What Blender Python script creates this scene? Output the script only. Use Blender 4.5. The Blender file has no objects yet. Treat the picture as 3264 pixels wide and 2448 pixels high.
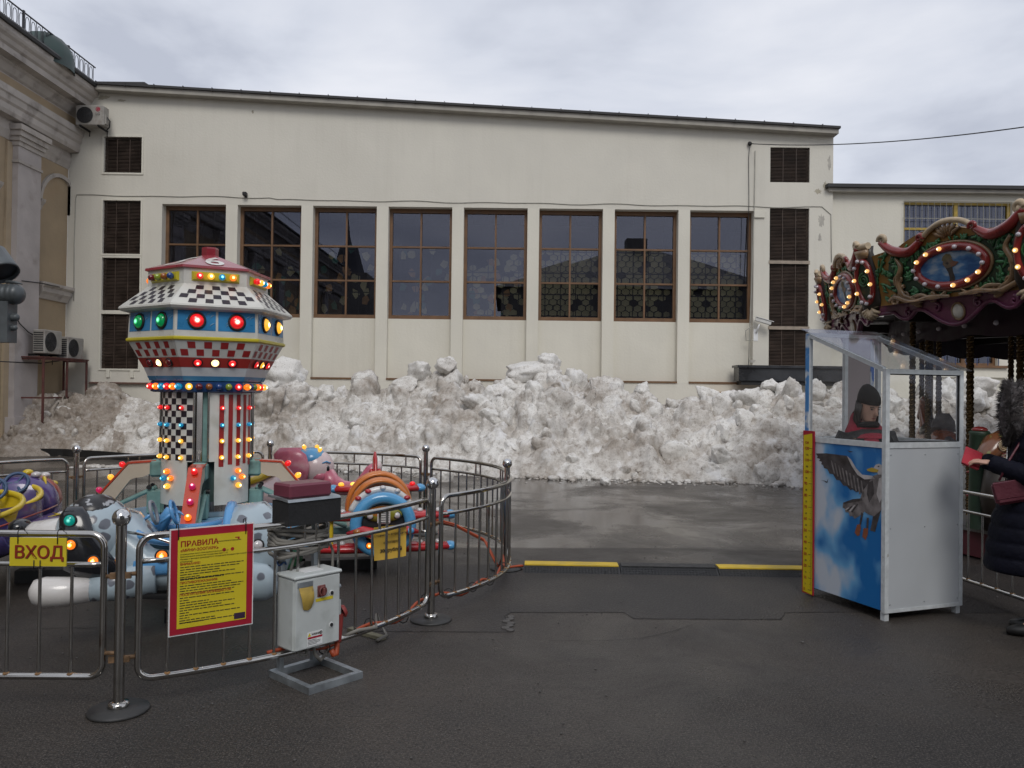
import bpy, bmesh, math, random
import numpy as np
from mathutils import Vector, Matrix, noise as mnoise
PI = math.pi
R = math.radians
random.seed(7)
S = bpy.context.scene
COL = S.collection
# ------------------------------------------------------------------ camera
CAM = Vector((0, 0, 1.65)); FPX = 2546.0; PITCH = 0.0102; ROLL = 0.0120
FWD = Vector((0, math.cos(PITCH), math.sin(PITCH))); UP0 = Vector((0, -math.sin(PITCH), math.cos(PITCH))); RT0 = Vector((1, 0, 0))
RT = RT0 * math.cos(ROLL) + UP0 * math.sin(ROLL); UPV = UP0 * math.cos(ROLL) - RT0 * math.sin(ROLL)
cd = bpy.data.cameras.new('camera'); cam = bpy.data.objects.new('camera', cd); COL.objects.link(cam)
cd.sensor_width = 36.0; cd.lens = 36.0 * FPX / 3264.0; cd.clip_start = 0.05; cd.clip_end = 2000
cam.matrix_world = Matrix(((RT.x, UPV.x, -FWD.x, CAM.x), (RT.y, UPV.y, -FWD.y, CAM.y), (RT.z, UPV.z, -FWD.z, CAM.z), (0, 0, 0, 1)))
S.camera = cam
def ray(px, py): return RT * ((px - 1632) / FPX) + UPV * ((1224 - py) / FPX) + FWD
def at(px, py, Y):
    d = ray(px, py); return CAM + d * (Y / d.y)
def gnd(px, py, z=0.0):
    d = ray(px, py); return CAM + d * ((z - CAM.z) / d.z)
# ------------------------------------------------------------------ world: overcast sky
SUN_EL, SUN_AZ = R(44), R(173)      # azimuth clockwise from +Y
w = bpy.data.worlds.new('World'); S.world = w; w.use_nodes = True
nt = w.node_tree; nt.nodes.clear(); N = nt.nodes.new; L = nt.links.new
out = N('ShaderNodeOutputWorld'); bg = N('ShaderNodeBackground'); L(bg.outputs[0], out.inputs[0])
sky = N('ShaderNodeTexSky'); sky.sky_type = 'NISHITA'; sky.sun_disc = False; sky.sun_elevation = SUN_EL; sky.sun_rotation = SUN_AZ
sk = N('ShaderNodeMix'); sk.data_type = 'RGBA'; sk.blend_type = 'MULTIPLY'; sk.inputs['Factor'].default_value = 1; L(sky.outputs[0], sk.inputs['A']); sk.inputs['B'].default_value = (0.10, 0.10, 0.10, 1)
tc = N('ShaderNodeTexCoord'); mp = N('ShaderNodeMapping'); mp.inputs['Scale'].default_value = (1.0, 1.0, 2.6); L(tc.outputs['Generated'], mp.inputs['Vector'])
n1 = N('ShaderNodeTexNoise'); n1.inputs['Scale'].default_value = 2.1; n1.inputs['Detail'].default_value = 6; n1.inputs['Roughness'].default_value = 0.52; n1.inputs['Distortion'].default_value = 0.35; L(mp.outputs[0], n1.inputs['Vector'])
cr = N('ShaderNodeValToRGB'); e = cr.color_ramp.elements
e[0].position = 0.36; e[0].color = (0.49, 0.52, 0.605, 1); e[1].position = 0.62; e[1].color = (0.80, 0.815, 0.87, 1)
m_ = cr.color_ramp.elements.new(0.47); m_.color = (0.65, 0.68, 0.76, 1)
L(n1.outputs['Fac'], cr.inputs[0])
mx = N('ShaderNodeMix'); mx.data_type = 'RGBA'; mx.inputs['Factor'].default_value = 0.93; L(sk.outputs['Result'], mx.inputs['A']); L(cr.outputs[0], mx.inputs['B'])
L(mx.outputs['Result'], bg.inputs[0]); bg.inputs[1].default_value = 1.0
# ------------------------------------------------------------------ sun behind cloud
sd = bpy.data.lights.new('sun', 'SUN'); sd.energy = 1.2; sd.angle = R(24); sd.color = (1.0, 0.965, 0.91)
sun = bpy.data.objects.new('sun', sd); COL.objects.link(sun)
sdir = Vector((math.sin(SUN_AZ) * math.cos(SUN_EL), math.cos(SUN_AZ) * math.cos(SUN_EL), math.sin(SUN_EL)))
sun.rotation_euler = (-sdir).to_track_quat('-Z', 'Y').to_euler(); sun.location = sdir * 60
S.view_settings.view_transform = 'Standard'; S.view_settings.look = 'None'; S.view_settings.gamma = 1.0
S.view_settings.exposure = 0.12; S.view_settings.use_curve_mapping = False
# ------------------------------------------------------------------ materials
MATS = {}
def lin(c): return tuple(((x / 255) / 12.92 if x / 255 < .04045 else ((x / 255 + .055) / 1.055) ** 2.4) for x in c)
def mat(name, col, rough=0.5, metal=0.0, var=0.12, vscale=6.0, bump=0.0, bscale=40.0, col2=None, c2th=(0.5, 0.62), c2scale=3.0, coat=0.0, emit=None, estr=0.0, spec=0.5, detail=4):
    if name in MATS: return MATS[name]
    m = bpy.data.materials.new(name); m.use_nodes = True; t = m.node_tree; N = t.nodes.new; L = t.links.new
    b = t.nodes['Principled BSDF']; b.inputs['Roughness'].default_value = rough; b.inputs['Metallic'].default_value = metal
    b.inputs['Coat Weight'].default_value = coat; b.inputs['Specular IOR Level'].default_value = spec
    tc = N('ShaderNodeTexCoord'); vec = tc.outputs['Object']
    nz = N('ShaderNodeTexNoise'); nz.inputs['Scale'].default_value = vscale; nz.inputs['Detail'].default_value = detail; L(vec, nz.inputs['Vector'])
    mr = N('ShaderNodeMapRange'); mr.inputs['From Min'].default_value = .3; mr.inputs['From Max'].default_value = .7
    mr.inputs['To Min'].default_value = 1 - var; mr.inputs['To Max'].default_value = 1 + var; L(nz.outputs['Fac'], mr.inputs['Value'])
    mm = N('ShaderNodeMix'); mm.data_type = 'RGBA'; mm.blend_type = 'MULTIPLY'; mm.inputs['Factor'].default_value = 1
    mm.inputs['A'].default_value = (*col, 1); L(mr.outputs[0], mm.inputs['B']); colout = mm.outputs['Result']
    if col2:
        n2 = N('ShaderNodeTexNoise'); n2.inputs['Scale'].default_value = c2scale; n2.inputs['Detail'].default_value = 5; L(vec, n2.inputs['Vector'])
        r2 = N('ShaderNodeMapRange'); r2.inputs['From Min'].default_value = c2th[0]; r2.inputs['From Max'].default_value = c2th[1]; L(n2.outputs['Fac'], r2.inputs['Value'])
        m2 = N('ShaderNodeMix'); m2.data_type = 'RGBA'; L(r2.outputs[0], m2.inputs['Factor']); L(colout, m2.inputs['A']); m2.inputs['B'].default_value = (*col2, 1); colout = m2.outputs['Result']
    L(colout, b.inputs['Base Color'])
    rr = N('ShaderNodeMapRange'); rr.inputs['From Min'].default_value = .3; rr.inputs['From Max'].default_value = .7
    rr.inputs['To Min'].default_value = max(0.02, rough * .8); rr.inputs['To Max'].default_value = min(1, rough * 1.25); L(nz.outputs['Fac'], rr.inputs['Value']); L(rr.outputs[0], b.inputs['Roughness'])
    if bump:
        n3 = N('ShaderNodeTexNoise'); n3.inputs['Scale'].default_value = bscale; n3.inputs['Detail'].default_value = 4; L(vec, n3.inputs['Vector'])
        bp = N('ShaderNodeBump'); bp.inputs['Strength'].default_value = bump; bp.inputs['Distance'].default_value = 0.02; L(n3.outputs['Fac'], bp.inputs['Height']); L(bp.outputs[0], b.inputs['Normal'])
    if emit: b.inputs['Emission Color'].default_value = (*emit, 1); b.inputs['Emission Strength'].default_value = estr
    MATS[name] = m; return m
def bulbmat(name, col, core, st, cs):
    """lit lamp glass: hotter towards the lamp's own axis (filament)"""
    if name in MATS: return MATS[name]
    m = bpy.data.materials.new(name); m.use_nodes = True; t = m.node_tree; N = t.nodes.new; L = t.links.new; b = t.nodes['Principled BSDF']
    b.inputs['Base Color'].default_value = (*[x * .6 for x in col], 1); b.inputs['Roughness'].default_value = .08; b.inputs['Coat Weight'].default_value = .6
    tc = N('ShaderNodeTexCoord'); sp = N('ShaderNodeSeparateXYZ'); L(tc.outputs['Object'], sp.inputs[0])
    cx = N('ShaderNodeCombineXYZ'); L(sp.outputs[0], cx.inputs[0]); L(sp.outputs[1], cx.inputs[1])
    ln = N('ShaderNodeVectorMath'); ln.operation = 'LENGTH'; L(cx.outputs[0], ln.inputs[0])
    mr = N('ShaderNodeMapRange'); mr.inputs['From Min'].default_value = .05; mr.inputs['From Max'].default_value = .48; mr.inputs['To Min'].default_value = 1; mr.inputs['To Max'].default_value = 0; L(ln.outputs['Value'], mr.inputs['Value'])
    fz = N('ShaderNodeMath'); fz.operation = 'GREATER_THAN'; fz.inputs[1].default_value = 0.2; L(sp.outputs[2], fz.inputs[0])
    ml = N('ShaderNodeMath'); ml.operation = 'MULTIPLY'; L(mr.outputs[0], ml.inputs[0]); L(fz.outputs[0], ml.inputs[1])
    c = N('ShaderNodeMix'); c.data_type = 'RGBA'; c.inputs['A'].default_value = (*col, 1); c.inputs['B'].default_value = (*core, 1); L(ml.outputs[0], c.inputs['Factor']); L(c.outputs['Result'], b.inputs['Emission Color'])
    s = N('ShaderNodeMapRange'); s.inputs['To Min'].default_value = st; s.inputs['To Max'].default_value = cs; L(ml.outputs[0], s.inputs['Value']); L(s.outputs[0], b.inputs['Emission Strength'])
    MATS[name] = m; return m
# ------------------------------------------------------------------ mesh builder
class MB:
    def __init__(s): s.v = []; s.f = []; s.sm = []
    def add(s, vs, fs, smooth=False, M=None):
        o = len(s.v)
        s.v += [tuple(M @ Vector(p)) for p in vs] if M is not None else [tuple(p) for p in vs]
        s.f += [tuple(i + o for i in f) for f in fs]; s.sm += [smooth] * len(fs); return s
    def box(s, c, d, M=None, bev=0.0):
        x, y, z = c; a, b, h = d[0] / 2, d[1] / 2, d[2] / 2
        if bev <= 0:
            vs = [(x + i * a, y + j * b, z + k * h) for k in (-1, 1) for j in (-1, 1) for i in (-1, 1)]
            fs = [(0, 2, 3, 1), (4, 5, 7, 6), (0, 1, 5, 4), (2, 6, 7, 3), (0, 4, 6, 2), (1, 3, 7, 5)]
            return s.add(vs, fs, False, M)
        r = min(bev, a * .9, b * .9, h * .9); vs = []; rings = []
        for (zz, ins) in ((-h, r), (-h + r, 0), (h - r, 0), (h, r)):
            ring = []
            for (qx, qy) in ((1, 1), (-1, 1), (-1, -1), (1, -1)):
                e1 = (qx * (a - ins), qy * (b - r - 0)) if ins == 0 else (qx * (a - r), qy * (b - r))
                pts = [(qx * (a - r), qy * b), (qx * a, qy * (b - r))] if ins == 0 else [(qx * (a - r), qy * (b - r * .999)), (qx * (a - r * .999), qy * (b - r))]
                if qx * qy > 0: pts = pts[::-1]
                ring += pts
            rings.append([(x + p[0], y + p[1], z + zz) for p in ring])
        for rg in rings: vs += rg
        fs = []
        for k in range(3):
            for i in range(8): j = (i + 1) % 8; fs.append((k * 8 + i, k * 8 + j, k * 8 + 8 + j, k * 8 + 8 + i))
        fs.append(tuple(range(7, -1, -1))); fs.append(tuple(range(24, 32)))
        return s.add(vs, fs, False, M)
    def bb(s, lo, hi, M=None, bev=0.0):
        return s.box([(lo[i] + hi[i]) / 2 for i in range(3)], [abs(hi[i] - lo[i]) for i in range(3)], M, bev)
    def cyl(s, p0, p1, r0, r1=None, n=12, caps=True, smooth=True, M=None):
        r1 = r0 if r1 is None else r1; p0 = Vector(p0); p1 = Vector(p1); d = (p1 - p0).normalized()
        a = d.orthogonal().normalized(); b = d.cross(a); vs = []
        for p, r in ((p0, r0), (p1, r1)):
            for i in range(n): t = 2 * PI * i / n; vs.append(p + (a * math.cos(t) + b * math.sin(t)) * r)
        fs = [(i, (i + 1) % n, n + (i + 1) % n, n + i) for i in range(n)]; s.add(vs, fs, smooth, M)
        if caps:
            s.add([vs[i] for i in range(n)], [tuple(range(n - 1, -1, -1))], False, M); s.add([vs[n + i] for i in range(n)], [tuple(range(n))], False, M)
        return s
    def tube(s, pts, r, n=8, closed=False, caps=True, M=None, smooth=True):
        P = [Vector(p) for p in pts]; m = len(P); rs = r if isinstance(r, (list, tuple)) else [r] * m; vs = []; a = None
        for i in range(m):
            if closed: t = P[(i + 1) % m] - P[i - 1]
            else: t = P[min(i + 1, m - 1)] - P[max(i - 1, 0)]
            t = t.normalized() if t.length > 1e-9 else Vector((0, 0, 1))
            if a is None: a = t.orthogonal().normalized()
            a = (a - t * a.dot(t)); a = a.normalized() if a.length > 1e-6 else t.orthogonal().normalized(); b = t.cross(a)
            for k in range(n): q = 2 * PI * k / n; vs.append(P[i] + (a * math.cos(q) + b * math.sin(q)) * rs[i])
        fs = []
        for i in range(m if closed else m - 1):
            j = (i + 1) % m
            for k in range(n): l = (k + 1) % n; fs.append((i * n + k, i * n + l, j * n + l, j * n + k))
        if caps and not closed: fs += [tuple(range(n - 1, -1, -1)), tuple((m - 1) * n + k for k in range(n))]
        return s.add(vs, fs, smooth, M)
    def lathe(s, prof, n=24, a0=0, a1=2 * PI, c=(0, 0, 0), smooth=True, M=None, sx=1, sy=1):
        full = abs(a1 - a0 - 2 * PI) < 1e-6; k = n if full else n + 1; vs = []
        for (r, z) in prof:
            for i in range(k): t = a0 + (a1 - a0) * i / n; vs.append((c[0] + sx * r * math.cos(t), c[1] + sy * r * math.sin(t), c[2] + z))
        fs = []
        for j in range(len(prof) - 1):
            for i in range(n): l = (i + 1) % k; fs.append((j * k + i, j * k + l, (j + 1) * k + l, (j + 1) * k + i))
        return s.add(vs, fs, smooth, M)
    def ell(s, c, r, n=14, m=10, M=None, rot=None):
        vs = []; c = Vector(c)
        for j in range(m + 1):
            p = PI * j / m
            for i in range(n):
                t = 2 * PI * i / n; q = Vector((r[0] * math.sin(p) * math.cos(t), r[1] * math.sin(p) * math.sin(t), r[2] * math.cos(p)))
                vs.append(c + (rot @ q if rot is not None else q))
        fs = [(j * n + i, (j + 1) * n + i, (j + 1) * n + (i + 1) % n, j * n + (i + 1) % n) for j in range(m) for i in range(n)]
        return s.add(vs, fs, True, M)
    def loft(s, secs, n=16, caps=True, M=None, smooth=True, pw=2.0):
        """secs: (centre, axis_u, axis_v) rings; superellipse exponent pw"""
        vs = []
        for c, u, v in secs:
            c = Vector(c); u = Vector(u); v = Vector(v)
            for i in range(n):
                t = 2 * PI * i / n; ct, st = math.cos(t), math.sin(t)
                vs.append(c + u * (math.copysign(abs(ct) ** (2 / pw), ct)) + v * (math.copysign(abs(st) ** (2 / pw), st)))
        fs = [(j * n + i, j * n + (i + 1) % n, (j + 1) * n + (i + 1) % n, (j + 1) * n + i) for j in range(len(secs) - 1) for i in range(n)]
        if caps: fs += [tuple(range(n - 1, -1, -1)), tuple((len(secs) - 1) * n + i for i in range(n))]
        return s.add(vs, fs, smooth, M)
    def prism(s, poly, t0, t1, M=None, smooth=False):
        """poly in (x, z); extruded along y from t0 to t1"""
        n = len(poly); vs = [(p[0], t0, p[1]) for p in poly] + [(p[0], t1, p[1]) for p in poly]
        fs = [tuple(range(n)), tuple(range(2 * n - 1, n - 1, -1))] + [(i, n + i, n + (i + 1) % n, (i + 1) % n) for i in range(n)]
        return s.add(vs, fs, smooth, M)
    def mesh(s, name, mt=None):
        me = bpy.data.meshes.new(name); me.from_pydata(s.v, [], s.f); me.polygons.foreach_set('use_smooth', s.sm)
        bm = bmesh.new(); bm.from_mesh(me); bmesh.ops.recalc_face_normals(bm, faces=bm.faces); bm.to_mesh(me); bm.free()
        if mt: me.materials.append(mt)
        me.update(); return me
def wm(o):
    m = o.matrix_basis.copy()
    return wm(o.parent) @ o.matrix_parent_inverse @ m if o.parent else m
def obj(name, mb, mt, parent=None, loc=None, rot=None, world=False, scale=None, sub=0, kind=None, M=None, label=None):
    me = mb if isinstance(mb, bpy.types.Mesh) else mb.mesh(name, mt)
    o = bpy.data.objects.new(name, me); COL.objects.link(o)
    if M is not None: o.matrix_basis = M
    if loc is not None: o.location = loc
    if rot is not None: o.rotation_euler = rot
    if scale is not None: o.scale = scale if isinstance(scale, (tuple, list)) else (scale,) * 3
    if parent:
        o.parent = parent
        if world: o.matrix_parent_inverse = wm(parent).inverted()
    if sub: md = o.modifiers.new('sub', 'SUBSURF'); md.levels = sub; md.render_levels = sub
    if kind: o['kind'] = kind
    if label: o['label'] = label
    return o
def tag(o, label, cat, group=None):
    o['label'] = label; o['category'] = cat
    if group: o['group'] = group
    return o
def thing(name, label, cat, loc=(0, 0, 0), rz=0.0, group=None):
    o = bpy.data.objects.new(name, None); o.empty_display_size = .2; COL.objects.link(o); o.location = loc; o.rotation_euler = (0, 0, rz); return tag(o, label, cat, group)
def struct(name, mb, mt, parent=None):
    o = obj(name, mb, mt, parent)
    if parent is None: o['kind'] = 'structure'
    return o
def copy_tree(o, parent=None):
    c = o.copy(); COL.objects.link(c)
    if parent: c.parent = parent; c.matrix_parent_inverse = o.matrix_parent_inverse.copy()
    for ch in list(o.children): copy_tree(ch, c)
    return c
_tcache = {}
def text_mesh(body, size, mt, extrude=0.0008, bold=0.0, align='LEFT', shear=0, spacing=1.0):
    cu = bpy.data.curves.new('text', 'FONT'); cu.body = body; cu.size = size; cu.extrude = extrude; cu.offset = bold * size; cu.align_x = align; cu.shear = shear; cu.space_character = spacing; cu.resolution_u = 3
    o = bpy.data.objects.new('text', cu); COL.objects.link(o); dg = bpy.context.evaluated_depsgraph_get(); dg.update()
    me = bpy.data.meshes.new_from_object(o.evaluated_get(dg)); bpy.data.objects.remove(o); bpy.data.curves.remove(cu)
    me.materials.clear(); me.materials.append(mt); return me
def frame(o, x, z=(0, 0, 1), y=None):
    """matrix with origin o, X axis x, Z axis close to z"""
    x = Vector(x).normalized(); z = Vector(z); z = (z - x * z.dot(x)).normalized(); y = z.cross(x); o = Vector(o)
    return Matrix(((x.x, y.x, z.x, o.x), (x.y, y.y, z.y, o.y), (x.z, y.z, z.z, o.z), (0, 0, 0, 1)))
def zto(o, d, sc=1.0):
    """matrix with origin o and local Z along d"""
    return Matrix.Translation(Vector(o)) @ Vector(d).to_track_quat('Z', 'Y').to_matrix().to_4x4() @ Matrix.Scale(sc, 4)
def textobj(name, body, size, mt, parent, M, **k):
    """text lies in the local XZ plane of M facing -Y"""
    return obj(name, text_mesh(body, size, mt, **k), mt, parent, M=M @ Matrix.Rotation(PI / 2, 4, 'X'))
def vang(v): return math.atan2(v.y, v.x)
def arc_pts(c, r, a0, a1, n): return [(c[0] + r * math.cos(a0 + (a1 - a0) * i / n), c[1] + r * math.sin(a0 + (a1 - a0) * i / n)) for i in range(n + 1)]
def skin_mesh(name, pts, edges, rad, mt, sub=2, root=0):
    me = bpy.data.meshes.new(name); me.from_pydata([tuple(p) for p in pts], edges, []); o = bpy.data.objects.new(name, me); COL.objects.link(o)
    md = o.modifiers.new('skin', 'SKIN'); md.use_smooth_shade = True
    for i, sv in enumerate(me.skin_vertices[0].data):
        r = rad[i]; sv.radius = r if isinstance(r, (tuple, list)) else (r, r); sv.use_root = (i == root)
    if sub: m2 = o.modifiers.new('sub', 'SUBSURF'); m2.levels = sub; m2.render_levels = sub
    dg = bpy.context.evaluated_depsgraph_get(); dg.update(); r = bpy.data.meshes.new_from_object(o.evaluated_get(dg)); bpy.data.objects.remove(o)
    r.materials.clear(); r.materials.append(mt)
    r.polygons.foreach_set('use_smooth', [True] * len(r.polygons)); return r
FY = 22.0; K = FY / 20.0
def fx(x): return x * K
def fz(z): return 1.65 + (z - 1.65) * K
# shared materials
def stucco(name, col):
    m = mat(name, col, .85, var=.05, vscale=.9, bump=.25, bscale=18, col2=tuple(c * .86 for c in col), c2th=(.52, .8), c2scale=.45); t = m.node_tree; N = t.nodes.new; L = t.links.new; b = t.nodes['Principled BSDF']; src = b.inputs['Base Color'].links[0].from_socket
    tc = N('ShaderNodeTexCoord'); mp = N('ShaderNodeMapping'); mp.inputs['Scale'].default_value = (3.5, 1, .22); L(tc.outputs['Object'], mp.inputs[0]); nz = N('ShaderNodeTexNoise'); nz.inputs['Scale'].default_value = 1.6; nz.inputs['Detail'].default_value = 6; L(mp.outputs[0], nz.inputs['Vector'])
    mr = N('ShaderNodeMapRange'); mr.inputs['From Min'].default_value = .52; mr.inputs['From Max'].default_value = .78; mr.inputs['To Max'].default_value = .13; L(nz.outputs['Fac'], mr.inputs['Value'])     # rain streaks
    mx = N('ShaderNodeMix'); mx.data_type = 'RGBA'; L(mr.outputs[0], mx.inputs['Factor']); L(src, mx.inputs['A']); mx.inputs['B'].default_value = (col[0] * .68, col[1] * .66, col[2] * .62, 1); L(mx.outputs['Result'], b.inputs['Base Color']); return m
M_cream = stucco('cream_stucco', (.62, .595, .525))
M_cream2 = stucco('cream_panel_paint', (.65, .625, .545))
M_brownframe = mat('brown_window_frame', (.145, .075, .034), .5, var=.2, vscale=4)
M_dark = mat('near_black_paint', (.012, .012, .013), .55)
M_black = mat('black_rubber', (.015, .015, .016), .6, bump=.15)
M_steel = mat('galvanised_steel', (.36, .39, .41), .5, metal=.85, var=.2, vscale=14)
M_chrome = mat('stainless_tube', (.47, .455, .43), .11, metal=1.0, var=.12, vscale=9, col2=(.16, .095, .05), c2th=(.66, .74), c2scale=5)
M_chromec = mat('polished_ball', (.62, .62, .62), .07, metal=1.0, var=.05)
M_white = mat('white_paint', (.72, .73, .73), .4, var=.06, vscale=3)
M_red = mat('red_gloss', (.50, .02, .02), .25, var=.1, coat=.4)
# ================================================================== GROUND
def ground_mat():
    m = bpy.data.materials.new('wet_asphalt'); m.use_nodes = True; t = m.node_tree; N = t.nodes.new; L = t.links.new; b = t.nodes['Principled BSDF']
    tc = N('ShaderNodeTexCoord'); vec = tc.outputs['Object']
    def nz(sc, det=4, ro=.5, dist=0, v=vec):
        n = N('ShaderNodeTexNoise'); n.inputs['Scale'].default_value = sc; n.inputs['Detail'].default_value = det; n.inputs['Roughness'].default_value = ro; n.inputs['Distortion'].default_value = dist; L(v, n.inputs['Vector']); return n.outputs['Fac']
    def mr(v, a, c, x, y):
        n = N('ShaderNodeMapRange'); n.inputs['From Min'].default_value = a; n.inputs['From Max'].default_value = c; n.inputs['To Min'].default_value = x; n.inputs['To Max'].default_value = y; L(v, n.inputs['Value']); return n.outputs[0]
    def mth(op, a, c):
        n = N('ShaderNodeMath'); n.operation = op
        for i, q in enumerate((a, c)):
            if isinstance(q, (int, float)): n.inputs[i].default_value = q
            else: L(q, n.inputs[i])
        return n.outputs[0]
    def mix(f, a, c):
        n = N('ShaderNodeMix'); n.data_type = 'RGBA'; L(f, n.inputs['Factor'])
        for s, q in (('A', a), ('B', c)):
            if isinstance(q, tuple): n.inputs[s].default_value = (*q, 1)
            else: L(q, n.inputs[s])
        return n.outputs['Result']
    big = nz(.45, 4, .55, .4); mid = nz(2.3, 4); fine = nz(58, 4, .7); agg = nz(115, 3, .65)
    c = mix(mr(big, .35, .65, 0, 1), (.021, .0178, .0155), (.060, .049, .040))
    c = mix(mr(mid, .45, .75, 0, .6), c, (.028, .0255, .0245))
    c = mix(mr(agg, .50, .64, 0, .8), c, (.15, .132, .115))          # pale aggregate
    c = mix(mr(fine, .48, .64, 0, .8), c, (.008, .0075, .007))
    st = nz(1.1, 5, .6, .2); c = mix(mr(st, .66, .74, 0, .5), c, (.055, .038, .027))   # sandy stains
    sp = N('ShaderNodeSeparateXYZ'); L(vec, sp.inputs[0])
    far = mr(mth('ADD', sp.outputs[1], mth('MULTIPLY', big, .5)), 8.72, 8.80, 0, 1)    # older strip past the seam, colour lightened to stand in for wet reflections
    c = mix(mth('MULTIPLY', far, .6), c, (.095, .084, .073))
    wet = mth('MULTIPLY', far, mr(nz(.55, 5, .6, .5), .40, .56, 0, 1))
    c = mix(mth('MULTIPLY', wet, .5), c, (.030, .026, .023))
    L(c, b.inputs['Base Color'])
    r0 = mr(nz(.8, 5, .6, .4), .36, .62, .24, .62); b.inputs['Specular IOR Level'].default_value = .38; r1 = mr(mth('ADD', wet, mth('MULTIPLY', far, .15)), 0, 1.1, 0, 1)
    rr = N('ShaderNodeMix'); rr.data_type = 'FLOAT'; L(r1, rr.inputs['Factor']); L(r0, rr.inputs['A']); rr.inputs['B'].default_value = .10; L(rr.outputs['Result'], b.inputs['Roughness'])
    hh = mth('ADD', mth('MULTIPLY', fine, .6), mth('MULTIPLY', agg, .4)); hh = mth('ADD', hh, mth('MULTIPLY', mid, 1.5))
    bp = N('ShaderNodeBump'); bp.inputs['Distance'].default_value = .012; L(hh, bp.inputs['Height']); L(mr(r1, 0, 1, .95, .05), bp.inputs['Strength']); L(bp.outputs[0], b.inputs['Normal'])
    return m
g = MB(); nx, ny = 60, 60
xs = [-400, -120, -60] + [-30 + i * 1.5 for i in range(41)] + [60, 120, 400]; ys = [-400, -120, -60] + [-30 + i * 1.5 for i in range(41)] + [60, 120, 400]
for i, x in enumerate(xs):
    for j, y in enumerate(ys): g.v.append((x, y, 0))
n = len(ys)
for i in range(len(xs) - 1):
    for j in range(n - 1): g.f.append((i * n + j, (i + 1) * n + j, (i + 1) * n + j + 1, i * n + j + 1)); g.sm.append(False)
struct('ground', g, ground_mat())
M_crack = mat('asphalt_crack', (.010, .010, .010), .7); M_patch = mat('newer_asphalt', (.029, .026, .0245), .48, var=.7, vscale=48, bump=.8, bscale=55, spec=.38, col2=(.05, .043, .037), c2th=(.45, .75), c2scale=1.2)
def crack(pts, wd, name='pavement_crack'):
    m = MB(); P = []
    for (a, c) in zip(pts[:-1], pts[1:]):
        A, C = Vector(a), Vector(c); k = max(2, int((C - A).length / .07))
        for i in range(k): P.append(A.lerp(C, i / k) + Vector((random.uniform(-.012, .012), random.uniform(-.012, .012))))
    P.append(Vector(pts[-1])); vs = []
    for i, p in enumerate(P):
        t = (P[min(i + 1, len(P) - 1)] - P[max(i - 1, 0)]).normalized(); nn = Vector((-t.y, t.x)); q = wd * random.uniform(.25, 1.0)
        vs += [(*(p + nn * q), .004), (*(p - nn * q), .004)]
    m.add(vs, [(2 * i, 2 * i + 1, 2 * i + 3, 2 * i + 2) for i in range(len(P) - 1)]); struct(name, m, M_crack)
def G2(px, py): p = gnd(px, py); return (p.x, p.y)
crack([G2(1560, 1746), G2(2000, 1748), G2(2300, 1747), G2(2560, 1750), G2(3264, 1756)], .003)
crack([G2(1628, 1953), G2(1830, 1952), G2(1990, 1953), G2(2020, 1973), G2(2250, 1975), G2(2490, 1975), G2(2500, 1953), G2(2660, 1952)], .0028)
crack([G2(1750, 2045), G2(1900, 2044), G2(2050, 2035), G2(2150, 2010), G2(2230, 1985)], .003)
crack([G2(1120, 2012), G2(1400, 2016), G2(1626, 2015), G2(1634, 1990), G2(1610, 1965), G2(1628, 1953)], .0028)
crack([G2(0, 2010), G2(200, 2004), G2(420, 1999)], .004)
m = MB(); pp = [G2(1120, 2012), G2(1626, 2015), G2(1634, 1990), G2(1610, 1965), G2(1628, 1953), G2(1990, 1953), G2(2020, 1973), G2(2490, 1975), G2(2500, 1953), G2(2660, 1952), G2(3264, 1955), G2(3264, 1800), G2(1000, 1800), G2(900, 1900)]
m.add([(p[0], p[1], .002) for p in pp], [tuple(range(len(pp)))]); struct('pavement_patch', m, M_patch)
# drain grate remains and debris
M_concrete = mat('crumbling_mortar', (.085, .08, .076), .9, var=.3, vscale=40, bump=.5)
for k in range(7):
    p = G2(1620 + random.uniform(-10, 14), 1968 + k * 7); o = obj('mortar_lump', MB().ell((0, 0, 0), (.035, .03, .008), 8, 5), M_concrete, None, (p[0], p[1], .005), (0, 0, random.random() * 3))
    tag(o, 'pale flat mortar lump in the asphalt seam', 'rubble', 'mortar lumps in the asphalt seam')
M_grit = mat('ground_grit', (.10, .095, .09), .9); m = MB()
for k in range(500):
    y = random.uniform(3.0, 13); x = random.uniform(-.6, .62) * y; s = random.uniform(.003, .009)
    if random.random() < .04: s *= 1.8
    m.ell((x, y, s * .4), (s, s * random.uniform(.6, 1), s * .6), 5, 3)
obj('grit', m, M_grit, kind='stuff'); tag(bpy.data.objects['grit'], 'small stones and grit scattered over the wet asphalt', 'grit')

# ================================================================== EXHIBITION HALL (facade with tall windows)
hall = thing('exhibition_hall', 'long cream exhibition hall with tall brown-framed windows and sloping roof edge', 'building', (0, FY, 0))
XL, XR = -11.2, 8.0
def zr(x): return 9.10 + (x + 11.2) * (8.18 - 9.10) / 19.2
W = MB(); T = .55
def wp(poly, y0=FY, y1=None): W.prism([(fx(a), fz(b)) for a, b in poly], y0, y1 or y0 + T)
Z0 = 1.65 - 1.65 / K * 1.0 - .2
def strip(x0, x1, za=None, zb=None): wp([(x0, Z0 if za is None else za), (x1, Z0 if za is None else za), (x1, zr(x1) if zb is None else zb), (x0, zr(x0) if zb is None else zb)])
lou_L = [(-10.28, -9.33, 7.04, 7.94), (-10.32, -9.36, 5.0, 6.34), (-10.36, -9.4, 3.58, 4.9), (-10.38, -9.42, 2.12, 3.49)]
lou_L = [(-10.31, -9.36, a, b) for (_, _, a, b) in lou_L]
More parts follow.
